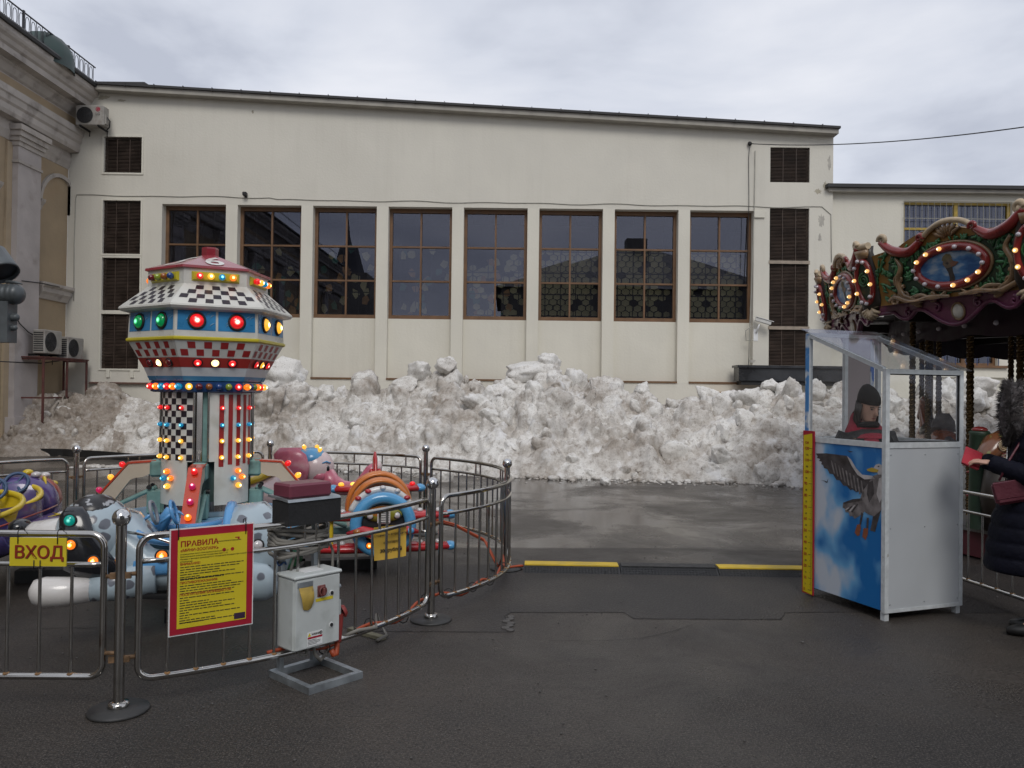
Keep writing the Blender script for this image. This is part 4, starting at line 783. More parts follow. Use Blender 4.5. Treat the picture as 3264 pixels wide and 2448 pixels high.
def arc_between(a, b, bulge, n=40):
    a, b = Vector(a), Vector(b); ch = b - a; c = ch.length; mid = (a + b) / 2; nrm = Vector((ch.y, -ch.x)).normalized()
    if (mid - RC).dot(nrm) < 0: nrm = -nrm
    if bulge < 1e-4: return [a.lerp(b, i / n) for i in range(n + 1)]
    r = (c * c / 4 + bulge * bulge) / (2 * bulge); cen = mid + nrm * (bulge - r); a0 = vang(a - cen); a1 = vang(b - cen); d = (a1 - a0 + PI) % (2 * PI) - PI
    return [cen + Vector((math.cos(a0 + d * i / n), math.sin(a0 + d * i / n))) * r for i in range(n + 1)]
def fence_panel(a, b, bulge, label, stubs=((.2, .25), (.5,), (.75, .8)), zt=.885, zm=.755, zb=.15, gap=.085, space=.14, name='barrier_fence'):
    P = arc_between(a, b, bulge); cum = [0]
    for p, q in zip(P[:-1], P[1:]): cum.append(cum[-1] + (q - p).length)
    Lg = cum[-1]
    def pt(s, z):
        s = max(0, min(Lg, s)); i = max(j for j in range(len(cum)) if cum[j] <= s + 1e-9); i = min(i, len(P) - 2); f = (s - cum[i]) / (cum[i + 1] - cum[i]); q = P[i].lerp(P[i + 1], f); return Vector((q.x, q.y, z))
    s0, s1 = gap, Lg - gap; r = .07; loop = []
    k = 26
    for i in range(k + 1): loop.append(pt(s0 + r + (s1 - s0 - 2 * r) * i / k, zt))
    for i in range(1, 6): t = PI / 2 * i / 6; loop.append(pt(s1 - r + r * math.sin(t), zt - r + r * math.cos(t)))
    loop += [pt(s1, zt - r), pt(s1, zb + r)]
    for i in range(1, 6): t = PI / 2 * i / 6; loop.append(pt(s1 - r + r * math.cos(t), zb + r - r * math.sin(t)))
    for i in range(k + 1): loop.append(pt(s1 - r - (s1 - s0 - 2 * r) * i / k, zb))
    for i in range(1, 6): t = PI / 2 * i / 6; loop.append(pt(s0 + r - r * math.sin(t), zb + r - r * math.cos(t)))
    loop += [pt(s0, zb + r), pt(s0, zt - r)]
    for i in range(1, 6): t = PI / 2 * i / 6; loop.append(pt(s0 + r - r * math.cos(t), zt - r + r * math.sin(t)))
    t = thing(name, label, 'fence', (P[len(P) // 2].x, P[len(P) // 2].y, 0)); obj('frame', MB().tube(loop, .0175, 10, closed=True), M_chrome, t, world=True)
    obj('middle_rail', MB().tube([pt(s0 + (s1 - s0) * i / k, zm) for i in range(k + 1)], .0135, 8), M_chrome, t, world=True)
    nb = int((s1 - s0) / space)
    for i in range(1, nb): s = s0 + (s1 - s0) * i / nb; obj('bar', MB().cyl(pt(s, zb + .012), pt(s, zm - .008), .0085, n=8), M_chrome, t, world=True); obj('weld_rust', MB().ell(pt(s, zb + .012), (.019, .019, .009), 8, 5), mat('weld_rust', (.22, .12, .05), .8, var=.4, vscale=40), t, world=True)
    for grp in stubs:
        for f in grp: s = s0 + (s1 - s0) * f; obj('stub_bar', MB().cyl(pt(s, zm + .008), pt(s, zt - .012), .0085, n=8), M_chrome, t, world=True)
    for sx in (s0, s1):
        for z in (zm - .06, zb + .12):
            q = pt(sx, z); e_ = pt(0 if sx == s0 else Lg, z); obj('hinge', MB().tube([q, e_], .012, 6), MATS['rusty_clamp'], t, world=True)
    return t, pt, Lg
fAB, ptAB, LAB = fence_panel(posts[0], posts[1], .26, 'curved stainless fence panel carrying the rules board and price notice', ((.42, .455), (.70, .735)))
fence_panel(posts[1], posts[2], .22, 'curved stainless fence panel with orange cable along its foot', ((.25, .30), (.55, .6), (.85,)))
fence_panel(posts[2], posts[3], .26, 'curved stainless fence panel before the white snow bank', ((.2, .25), (.55, .6), (.85,)))
fence_panel(posts[3], posts[4], .22, 'stainless fence panel behind the elephant and aeroplane cars', ((.12, .3), (.5,), (.8, .9)))
fence_panel(posts[4], posts[5], .20, 'stainless fence panel behind the tower column', ((.3, .36), (.7, .76)))
fence_panel(posts[5], posts[6], .22, 'stainless fence panel behind the purple bug car', ((.3, .36), (.7, .76)))
gate, ptG, LG_ = fence_panel((-4.1, posts[0][1] - .02), posts[0], 0.0, 'straight stainless gate panel with the yellow entrance sign', ((),), zt=.90, zm=.745, zb=.175, space=.155, name='entrance_gate')
# tree-like cable along the fence foot (orange)
M_orange = mat('orange_cable', (.36, .06, .018), .5, var=.15); oc = thing('orange_cable', 'thick orange power cable tied along the fence foot to the cable ramp', 'cable', (posts[2][0], posts[2][1], 0))
P = []
for (a, b, bu, rev) in ((posts[0], posts[1], .26, 0), (posts[1], posts[2], .22, 0)):
    for i, q in enumerate(arc_between(a, b, bu, 24)):
        if a == posts[0] and i < 8: continue
        d = (q - RC).normalized(); P.append(Vector((q.x - d.x * .05, q.y - d.y * .05, .135 + .03 * math.sin(i * .9))))
P = [p for p in P[:-2]]; P += [Vector((-.10, 7.35, .05)), Vector((-.02, 7.40, .03)), Vector((.08, 7.47, .03)), Vector((.16, 7.48, .03))]
obj('cable', MB().tube(P, .011, 8), M_orange, oc, world=True)
pb = [Vector((-.12, 7.42, .04)), Vector((-.25, 7.6, .25)), Vector((-.55, 7.9, .34)), Vector((-1.0, 8.1, .42)), Vector((-1.25, 8.15, .4))]; obj('branch', MB().tube([pb[0], (pb[0] + pb[1]) / 2, pb[1], (pb[1] + pb[2]) / 2, pb[2], pb[3], pb[4]], .010, 7), M_orange, oc, world=True)
obj('branch', MB().tube([p + Vector((.02, .03, -.03)) for p in pb], .010, 7), M_orange, oc, world=True)
for i in range(4, len(P) - 4, 4): obj('tie', MB().tube([P[i] + Vector((.035 * math.cos(a), .035 * math.sin(a) * .3, .035 * math.sin(a))) for a in [2 * PI * k / 8 for k in range(8)]], .004, 4, closed=True), M_black, oc, world=True)
# ------------------------------------------------------------------ signs
M_ysign = mat('yellow_sign', (.62, .50, .02), .45, var=.05); M_rtext = mat('dark_red_print', (.26, .022, .008), .5); M_bk = mat('black_print', (.03, .025, .015), .6); M_ysh = mat('brown_print', (.12, .05, .01), .6)
a = at(33, 1713, 4.035); b = at(213, 1716, 4.035); c = at(33, 1803, 4.035)
sg = thing('entrance_sign', 'yellow board reading ВХОД tied to the gate rails', 'sign', (a.x, a.y, c.z)); wS, hS = b.x - a.x, a.z - c.z
obj('board', MB().bb((0, -.004, 0), (wS, .004, hS)), M_ysign, sg)
textobj('lettering', 'ВХОД', .088, M_rtext, sg, Matrix.Translation((wS * .075, -.0062, hS * .285)), bold=.010, extrude=.001, spacing=.98); textobj('lettering_shadow', 'ВХОД', .088, M_ysh, sg, Matrix.Translation((wS * .075 + .003, -.0048, hS * .285 - .003)), bold=.010, extrude=.0005, spacing=.98)
for x in (.15, .85): obj('cable_tie', MB().tube([(wS * x, -.008, hS - .03), (wS * x, -.008, hS + .03), (wS * x, .02, hS + .055), (wS * x, .05, hS + .03)], .0025, 5), M_black, sg)
for x in (.44, .55): obj('cable_tie', MB().tube([(wS * x, -.008, .03), (wS * x, -.008, -.012), (wS * x, .03, -.02)], .0025, 5), M_black, sg)
# rules board
A = at(545, 1691, 4.07); B = at(806, 1667, 4.315); dirx = Vector((B.x - A.x, B.y - A.y, 0)); wR = dirx.length; hR = .535
rs = thing('rules_board', 'red and yellow rules board headed ПРАВИЛА hanging on the fence rail', 'sign', (A.x, A.y, A.z - hR), math.atan2(dirx.y, dirx.x))
M_rb = mat('crimson_board', (.36, .012, .03), .4, var=.06); obj('backing', MB().bb((-.006, -.003, -.006), (wR + .006, .004, hR + .006)), M_white, rs); obj('border', MB().bb((0, -.005, 0), (wR, -.0031, hR)), M_rb, rs); obj('yellow_field', MB().bb((.033, -.007, .030), (wR - .032, -.0052, hR - .038)), M_ysign, rs)
TXr = mat('crimson_print', (.33, .012, .012), .5)
def rt(s, x, z, size, mt, **k): textobj('print', s, size, mt, rs, Matrix.Translation((x, -.0078, z)), extrude=.0003, **k)
rt('ПРАВИЛА', .045, hR - .088, .039, TXr, bold=.025); rt('«МИНИ-ЗООПАРК»', .045, hR - .114, .0205, TXr, bold=.02); rt('ВНИМАНИЕ!', .045, hR - .183, .0165, TXr, bold=.02); rt('ПРОТИВОПОКАЗАНИЯ:', .045, hR - .279, .0165, TXr, bold=.02); rt('ПОСЕТИТЕЛЯМ ЗАПРЕЩАЕТСЯ:', .045, hR - .340, .0165, TXr, bold=.02)
rt('для посетителей аттракциона', .215, hR - .080, .0095, M_bk); rt('Аттракционом могут пользоваться дети ростом от', .045, hR - .130, .0098, M_bk); rt('Максимальное количество посадочных мест – 10.', .045, hR - .1425, .0098, M_bk); rt('Посадка и высадка производится с посадочной площадки при полной остановке', .045, hR - .155, .0098, M_bk); rt('аттракциона.', .045, hR - .1675, .0098, M_bk)
for x in (.265, .308): obj('red_dot', MB().cyl((x, -.0076, hR - .124), (x, -.0071, hR - .124), .0095, n=18), TXr, rs)
obj('red_bracket', MB().prism([(.335, hR - .075), (.345, hR - .075), (.345, hR - .062), (.322, hR - .062), (.322, hR - .067), (.335, hR - .067)], -.0076, -.0071), TXr, rs)
obj('logo_patch', MB().bb((wR - .095, -.0079, .036), (wR - .037, -.0072, .068)), mat('purple_print', (.035, .015, .04), .5), rs)
rg = random.Random(3); m = MB()    # lines too small to read in the photograph
def lines(z0, n, last, dz=.0128):
    for i in range(n):
        x = .046; end = .046 + (wR - .095) * (last[i] if i < len(last) else 1); z = z0 - i * dz
        while x < end: q = rg.uniform(.012, .034); q = min(q, end - x); m.bb((x, -.0078, z), (x + q, -.0072, z + .0046)); x += q + .0042
lines(hR - .196, 6, (1, .93, .62, .86, .3, .68)); lines(hR - .256 - .0, 1, (1,)); lines(hR - .292, 4, (.8, 1, .95, .85)); lines(hR - .353, 11, (.85, .15, .45, .86, .65, .87, .14, .95, .15, .55, .38)); lines(hR - .353 - 11 * .0115, 1, (.9,))
obj('small_print', m, M_bk, rs, kind='stuff')
for x in (.035, wR - .04): obj('cable_tie', MB().tube([(x, -.009, hR - .05), (x, -.009, hR + .01), (x, .0, hR + .03), (x, .035, hR + .02), (x, .04, hR - .02)], .0028, 5), M_black, rs)
# price notice
A = at(1190, 1681, 5.22); B = at(1294, 1664, 5.38); dirx = Vector((B.x - A.x, B.y - A.y, 0)); wP = dirx.length; hP = .215
pr = thing('price_notice', 'curled yellow paper price notice reading 300 рублей on the fence', 'notice', (A.x, A.y, A.z - hP), math.atan2(dirx.y, dirx.x))
m = MB(); vs = []
for i in range(9):
    for j in range(9): u, v = i / 8, j / 8; vs.append((u * wP, -.006 - .012 * math.sin(u * PI) * (1 - v) - .012 * (1 - v) ** 2 * (1 - u), v * hP))
fs = [(i * 9 + j, i * 9 + 9 + j, i * 9 + 10 + j, i * 9 + j + 1) for i in range(8) for j in range(8)]
vs2 = [(x, y + .0008, z) for x, y, z in vs]; m.add(vs, fs, True); m.add(vs2, fs, True); obj('paper', m, mat('orange_yellow_paper', (.66, .42, .06), .7, var=.06), pr)
for (s, sz, z, bo) in (('Стоимость аттракциона', .0225, .155, .012), ('«Зоопарк»', .024, .105, .012), ('300 рублей', .032, .048, .03)): textobj('print', s, sz, M_bk, pr, Matrix.Translation((wP / 2, -.0215, z)) @ Matrix.Rotation(R(-1), 4, 'Y'), align='CENTER', bold=bo, extrude=.0003)
# ------------------------------------------------------------------ cable ramps
M_ramp = mat('black_rubber_ramp', (.018, .019, .021), .5, var=.2, vscale=20, bump=.6, bscale=120); M_rampy = mat('yellow_ramp_lid', (.58, .40, .03), .5, var=.15, vscale=8)
x = .13; a0 = gnd(1668, 1826); a1 = gnd(2553, 1842); u = Vector((a1.x - a0.x, a1.y - a0.y, 0)); ulen = u.length; u.normalize(); ang = math.atan2(u.y, u.x)
for i, lab in enumerate(('yellow-topped cable ramp segment joined to the orange cable', 'all-black cable ramp segment between two yellow-topped ones', 'yellow-topped cable ramp segment ending under the booth side')):
    o_ = a0 + u * (i * .895); t = thing('cable_ramp', lab, 'cable ramp', (o_.x, o_.y, 0), ang, 'cable ramp segments'); w_ = .888
    pf = [(0, 0), (.10, .05), (.24, .05), (.34, 0)]; m = MB(); n = 4
    vs = [(0, p[0], p[1]) for p in pf] + [(w_, p[0], p[1]) for p in pf]; m.add(vs, [(0, 1, 2, 3), (7, 6, 5, 4)] + [(k, 4 + k, 4 + (k + 1) % 4, (k + 1) % 4) for k in range(4)]); b_ = obj('body', m, M_ramp, t)
    obj('lid', MB().bb((.01, .095, .0495), (w_ - .01, .245, .060)), M_rampy if i != 1 else M_ramp, t)
    m = MB()
    for q in (.2, .8): m.add([(w_ * q, .03, .017), (w_ * q + .05, .03, .017), (w_ * q + .05, .07, .037), (w_ * q, .07, .037)], [(0, 1, 2, 3)])
    obj('slot', m, M_dark, b_); m = MB()
    for k in range(30):
        for j in range(3): xx = .02 + k * .029; yy = .015 + j * .026; s = 1 if (k + j) % 2 else -1; m.tube([(xx - .008, yy - .006 * s, yy * .5 + .001), (xx + .008, yy + .006 * s, yy * .5 + .002 + .003)], .0025, 4)
    obj('tread', m, M_ramp, b_, kind='stuff')
# ================================================================== ELECTRIC CABINET ON STAND
bd = Vector((.67, .742, 0)); el = thing('electric_cabinet', 'white electric control cabinet on a galvanised floor frame with maroon-lidded box', 'cabinet', (-1.377, 4.60, 0), math.atan2(bd.y, bd.x)); el.scale = (.86, .90, .97)
# local: x along the rear edge, y backwards; front is -y
M_cab = mat('cabinet_enamel', (.50, .53, .52), .45, var=.08, vscale=5, col2=(.33, .35, .33), c2th=(.54, .8), c2scale=6)
m = MB(); s = .04
m.bb((0, -.45, 0), (.42, -.45 + s, s)); m.bb((0, -s, 0), (.42, 0, s)); m.bb((0, -.45 + s, 0), (s, -s, s)); m.bb((.42 - s, -.45 + s, 0), (.42, -s, s)); obj('base_frame', m, M_steel, el)
for x in (.055, .315): obj('post', MB().bb((x, -.04, s), (x + .035, -.005, .95)), M_steel, el)
cab = obj('cabinet', MB().box((.20, -.15, .395), (.36, .19, .42), bev=.012), M_cab, el); obj('door', MB().box((.20, -.249, .395), (.345, .012, .405), bev=.005), M_cab, cab); obj('drip_lid', MB().box((.20, -.155, .612), (.375, .215, .022), bev=.008), M_cab, cab)
obj('gland_plate', MB().bb((.13, -.20, .6235), (.28, -.09, .627)), M_white, cab); obj('nameplate', MB().bb((.04, -.259, .555), (.155, -.2545, .585)), M_steel, cab)
fl = MB(); vs = []
for j in range(7):
    t = j / 6
    for i in range(5): q = i / 4 - .5; vs.append((.10 + q * (.105 - .045 * t * t) + .012 * t, -.262 - .018 * math.sin(t * PI) - .006 * math.cos(q * 4), .555 - .135 * t + .012 * abs(q) * t))
fl.add(vs, [(j * 5 + i, j * 5 + i + 1, j * 5 + i + 6, j * 5 + i + 5) for j in range(6) for i in range(4)], True); fl.add([(x, y + .001, z) for x, y, z in vs], [(j * 5 + i, j * 5 + i + 1, j * 5 + i + 6, j * 5 + i + 5) for j in range(6) for i in range(4)], True)
obj('yellow_flap', fl, mat('faded_yellow_plastic', (.42, .29, .06), .5, var=.25, vscale=14, col2=(.12, .09, .04), c2th=(.6, .72), c2scale=12), cab)
M_sw = mat('dusty_red_plastic', (.17, .05, .045), .55, var=.2); obj('switch_plate', MB().box((.222, -.258, .515), (.062, .01, .068), bev=.004), M_sw, cab); obj('switch_ring', MB().lathe([(.018, 0), (.030, 0), (.030, .016), (.024, .02), (.018, .012)], 18), M_sw, cab, M=zto((.222, -.263, .515), (0, -1, 0))); obj('switch_knob', MB().box((.222, -.28, .513), (.014, .03, .045), bev=.004), M_sw, cab)
for z in (.49, .30): q = obj('lock_ring', MB().cyl((.305, -.2545, z), (.305, -.259, z), .016, n=16), M_white, cab); obj('lock', MB().cyl((.305, -.259, z), (.305, -.262, z), .012, n=14), M_dark, q)
obj('yellow_label', MB().bb((.18, -.2575, .455), (.315, -.2552, .473)), M_ysign, cab); obj('warning_label', MB().bb((.118, -.2575, .205), (.235, -.2552, .285)), M_white, cab); obj('label_red_band', MB().bb((.12, -.2588, .247), (.233, -.2577, .258)), M_rb, cab)
textobj('print', 'WARNING', .017, M_bk, cab, Matrix.Translation((.150, -.2590, .266)), bold=.02, extrude=.0003)
obj('warning_triangle', MB().prism([(.121, .262), (.146, .262), (.1335, .283)], -.2588, -.2577), M_ysign, cab); obj('prohibition_ring', MB().tube([(.222 + .009 * math.cos(a), -.2585, .272 + .009 * math.sin(a)) for a in [2 * PI * i / 14 for i in range(14)]], .0016, 4, closed=True), M_bk, cab)
m = MB(); rg = random.Random(1)
for i in range(4): m.bb((.122, -.2585, .238 - i * .008), (.122 + rg.uniform(.06, .105), -.2577, .2405 - i * .008))
obj('small_print', m, M_bk, cab, kind='stuff')
obj('pilot_lamp', MB().cyl((.38, -.18, .50), (.43, -.18, .50), .014, n=12), M_steel, cab)
bx_ = obj('switch_box', MB().bb((.01, -.19, .905), (.42, .0, 1.045)), M_black, el); m = MB(); m.add([(.0, -.20, 1.045), (.41, -.20, 1.045), (.41, .04, 1.062), (.0, .04, 1.062), (.0, -.19, 1.06), (.41, -.19, 1.06), (.41, .035, 1.075), (0, .035, 1.075)], [(0, 1, 2, 3), (4, 7, 6, 5), (0, 4, 5, 1), (1, 5, 6, 2), (2, 6, 7, 3), (3, 7, 4, 0)]); obj('rim', m, M_steel, bx_)
obj('maroon_lid', MB().box((.185, -.085, 1.105), (.33, .20, .085), bev=.012), mat('maroon_plastic', (.155, .028, .05), .45, var=.12, coat=.2), bx_)
M_cable = mat('grey_flex', (.19, .18, .16), .6, var=.2); rg = random.Random(6); m = MB()
for k in range(11):
    z = .87 - k * .013 + rg.uniform(-.01, .01); e1 = rg.uniform(.0, .03); P = []
    for i in range(28): a = 2 * PI * i / 28; P.append((.20 + (.20 + e1) * math.cos(a), -.03 + (.075 + e1) * math.sin(a), z + .018 * math.sin(a * 2 + k) - .02 * (math.sin(a) < -.3)))
    m.tube(P, .0125, 7, closed=True)
obj('coiled_cable', m, M_cable, el)
obj('hanging_cable', MB().tube([(.40, -.06, .80), (.44, -.08, .70), (.43, -.09, .50), (.43, -.09, .3), (.42, -.10, .20)], .010, 7), M_cable, el); obj('hanging_cable', MB().tube([(.10, -.06, .78), (.12, -.09, .70), (.11, -.07, .62)], .010, 7), M_cable, el)
M_plug = mat('worn_red_plug', (.26, .035, .03), .45, var=.2); pl = obj('socket', MB().bb((.38, -.20, .33), (.425, -.13, .42)), M_cab, el); obj('plug', MB().cyl((.42, -.18, .33), (.405, -.19, .17), .036, .028, n=16), M_plug, pl); obj('plug_cap', MB().lathe([(0, .03), (.03, .026), (.042, .01), (.042, 0)], 16), M_plug, pl, M=zto((.452, -.18, .34), (1, -.3, .5)))
obj('plug_gland', MB().tube([(.405, -.19, .17), (.40, -.195, .14), (.385, -.21, .10), (.36, -.21, .10), (.35, -.2, .13)], .018, 8), M_orange, pl); obj('cable_loop', MB().tube([(.10, -.15, .19), (.13, -.17, .14), (.17, -.17, .13), (.20, -.15, .19)], .011, 7), M_cable, el); obj('cable_loop', MB().tube([(.235, -.15, .19), (.24, -.17, .12), (.29, -.16, .07), (.36, -.12, .08), (.46, -.02, .10)], .012, 7), M_cable, el)
obj('blue_tie', MB().tube([(.072 + .03 * math.cos(a), -.022 + .03 * math.sin(a), .665 + .01 * math.sin(3 * a)) for a in [2 * PI * i / 14 for i in range(14)]], .006, 5, closed=True), mat('blue_tape', (.03, .08, .22), .5), el)
ck = thing('loose_cable', 'grey flexible cable looping off the fence foot onto the asphalt', 'cable', tuple(gnd(1150, 2000)))
P = [ptAB(LAB * .55, .16), ptAB(LAB * .6, .17) + Vector((.01, -.03, .01)), ptAB(LAB * .66, .17) + Vector((.03, -.05, 0)), Vector((*G2(1200, 2000), .09)), Vector((*G2(1232, 2035), .02)), Vector((*G2(1200, 2048), .012))]; obj('cable', MB().tube(P, .011, 7), M_cable, ck, world=True)
pk = thing('wood_strip', 'narrow weathered strip of wood lying on the asphalt by the cabinet', 'wood strip', tuple(gnd(1180, 2030))); a, b = gnd(1115, 2010), gnd(1222, 2040); m = MB().box((0, 0, .012), ((b - a).length, .05, .022)); q = obj('plank', m, mat('weathered_wood', (.17, .16, .11), .8, var=.2), pk); pk.location = ((a + b) / 2); pk.rotation_euler = (0, 0, math.atan2((b - a).y, (b - a).x))
# ================================================================== CHILDREN'S RIDE: lit tower
ride = thing('carnival_ride_tower', 'hexagonal fairground tower with chequered skirt, red roof and coloured lit bulbs', 'fairground ride', (RC.x, RC.y, 0))
M_fib = mat('white_fibreglass', (.60, .595, .55), .30, var=.07, vscale=5, coat=.3, col2=(.46, .44, .38), c2th=(.56, .78), c2scale=4); M_roofr = mat('maroon_fibreglass', (.26, .022, .035), .28, var=.1, coat=.4); M_rblue = mat('sky_blue_panel', (.03, .21, .44), .3, var=.25, vscale=5, coat=.3)
M_ychk = mat('yellow_paint', (.50, .42, .02), .35, var=.1, coat=.2); M_bchk = mat('dark_check', (.022, .016, .024), .35); M_rchk = mat('red_check', (.30, .02, .018), .35); M_navy = mat('navy_paint', (.012, .05, .16), .3, coat=.3); M_redband = mat('red_band', (.34, .030, .022), .35, var=.15)
HX0 = R(-63)
def hv(Rr, z, k):
    Rr = Rr * .91; a = HX0 - R(30) + R(60) * k; return Vector((Rr * math.cos(a), Rr * math.sin(a), z))
def hexring(prof): 
    m = MB(); vs = [hv(r, z, k) for (r, z) in prof for k in range(6)]; fs = [(j * 6 + k, j * 6 + (k + 1) % 6, j * 6 + 6 + (k + 1) % 6, j * 6 + 6 + k) for j in range(len(prof) - 1) for k in range(6)]; return m.add(vs, fs)
def hexf(k, rb, zb, rt, zt):
    a, b, c, d = hv(rb, zb, k), hv(rb, zb, k + 1), hv(rt, zt, k + 1), hv(rt, zt, k); n = (b - a).cross(d - a).normalized()
    def P(u, v, off=0.0): return a.lerp(b, u).lerp(d.lerp(c, u), v) + n * off
    return P, n
def quad(m, P, u0, u1, v0, v1, off=.002): m.add([P(u0, v0, off), P(u1, v0, off), P(u1, v1, off), P(u0, v1, off)], [(0, 1, 2, 3)])
obj('cap', hexring([(0, 2.90), (.075, 2.90), (.078, 2.885), (.078, 2.825), (.0, 2.80)]), M_roofr, ride); roof = obj('roof', hexring([(.07, 2.83), (.10, 2.82), (.575, 2.675), (.58, 2.655), (.54, 2.65)]), M_roofr, ride)
obj('lamp_drum', hexring([(.55, 2.66), (.55, 2.50)]), M_fib, ride); skirt = obj('chequered_skirt', hexring([(.55, 2.52), (.795, 2.335), (.80, 2.320), (.78, 2.30), (.70, 2.285)]), M_fib, ride)
obj('window_band', hexring([(.705, 2.30), (.715, 2.06)]), M_fib, ride); obj('yellow_rim', hexring([(.715, 2.075), (.732, 2.066), (.732, 2.050), (.715, 2.04)]), M_ychk, ride)
obj('lower_bowl', hexring([(.715, 2.05), (.625, 1.905)]), M_fib, ride); obj('red_bowl_band', hexring([(.628, 1.905), (.578, 1.825)]), M_redband, ride); obj('bowl_base', hexring([(.576, 1.826), (.525, 1.715)]), mat('white_to_blue_base', (.50, .53, .55), .3, var=.06, coat=.3), ride); obj('bowl_blue_edge', hexring([(.5445, 1.752), (.524, 1.713), (.50, 1.712)]), mat('mid_blue_paint', (.05, .20, .38), .3, var=.2), ride)
ringb = obj('lamp_ring', hexring([(.50, 1.712), (.515, 1.705), (.515, 1.625), (.49, 1.615), (.30, 1.615)]), M_navy, ride)
BC = {'red': bulbmat('lit_red', (1, .015, .02), (1, .35, .25), .5, 11), 'yellow': bulbmat('lit_yellow', (1, .46, .04), (1, .82, .40), 1.0, 14), 'orange': bulbmat('lit_orange', (1, .20, .01), (1, .62, .15), 1.0, 12), 'blue': bulbmat('lit_blue', (.0, .22, .42), (.2, .75, .95), .55, 6), 'green': bulbmat('lit_green', (.0, .30, .08), (.2, 1, .4), .35, 3.5), 'white': bulbmat('lit_white', (1, .62, .28), (1, .9, .7), 2.5, 22), 'magenta': bulbmat('lit_magenta', (.55, .01, .10), (1, .5, .6), .5, 5),
      'offred': mat('bulb_dark_red', (.14, .008, .015), .12, coat=.6), 'offorange': mat('bulb_amber', (.30, .09, .01), .12, coat=.6), 'offblue': mat('bulb_blue', (.01, .05, .20), .12, coat=.6), 'offgreen': mat('bulb_lime', (.26, .34, .03), .12, coat=.6), 'teal': bulbmat('lit_teal', (.0, .35, .28), (.3, .9, .75), .35, 1.2), 'offclear': mat('bulb_clear', (.52, .50, .50), .08, coat=.8, spec=.8)}
BM = {}
for k_, mm in BC.items():
    m = MB(); m.lathe([(.62, 0), (.72, .15), (.95, .55), (1.0, .95), (.90, 1.35), (.62, 1.68), (.30, 1.84), (0, 1.88)], 12); BM[k_] = m.mesh('bulb', mm)
DM = {}
for k_ in ('red', 'green', 'yellow', 'orange', 'offred', 'white', 'teal', 'offclear', 'blue'): m = MB(); m.lathe([(1.0, .10), (.97, .3), (.80, .52), (.5, .68), (.25, .74), (0, .76)], 18); DM[k_] = m.mesh('lamp_lens', BC[k_])
bez = MB().lathe([(1.30, 0), (1.32, .14), (1.22, .26), (1.02, .28), (.99, .10), (0, .08)], 20).mesh('lamp_bezel', M_dark)
def bulb(c, p, n, r, par): return obj('bulb', BM[c], None, par, M=zto(p, n, r))
def dome(c, p, n, r, par): b = obj('lamp_bezel', bez, None, par, M=zto(p, n, r)); obj('lamp_lens', DM[c], None, b); return b
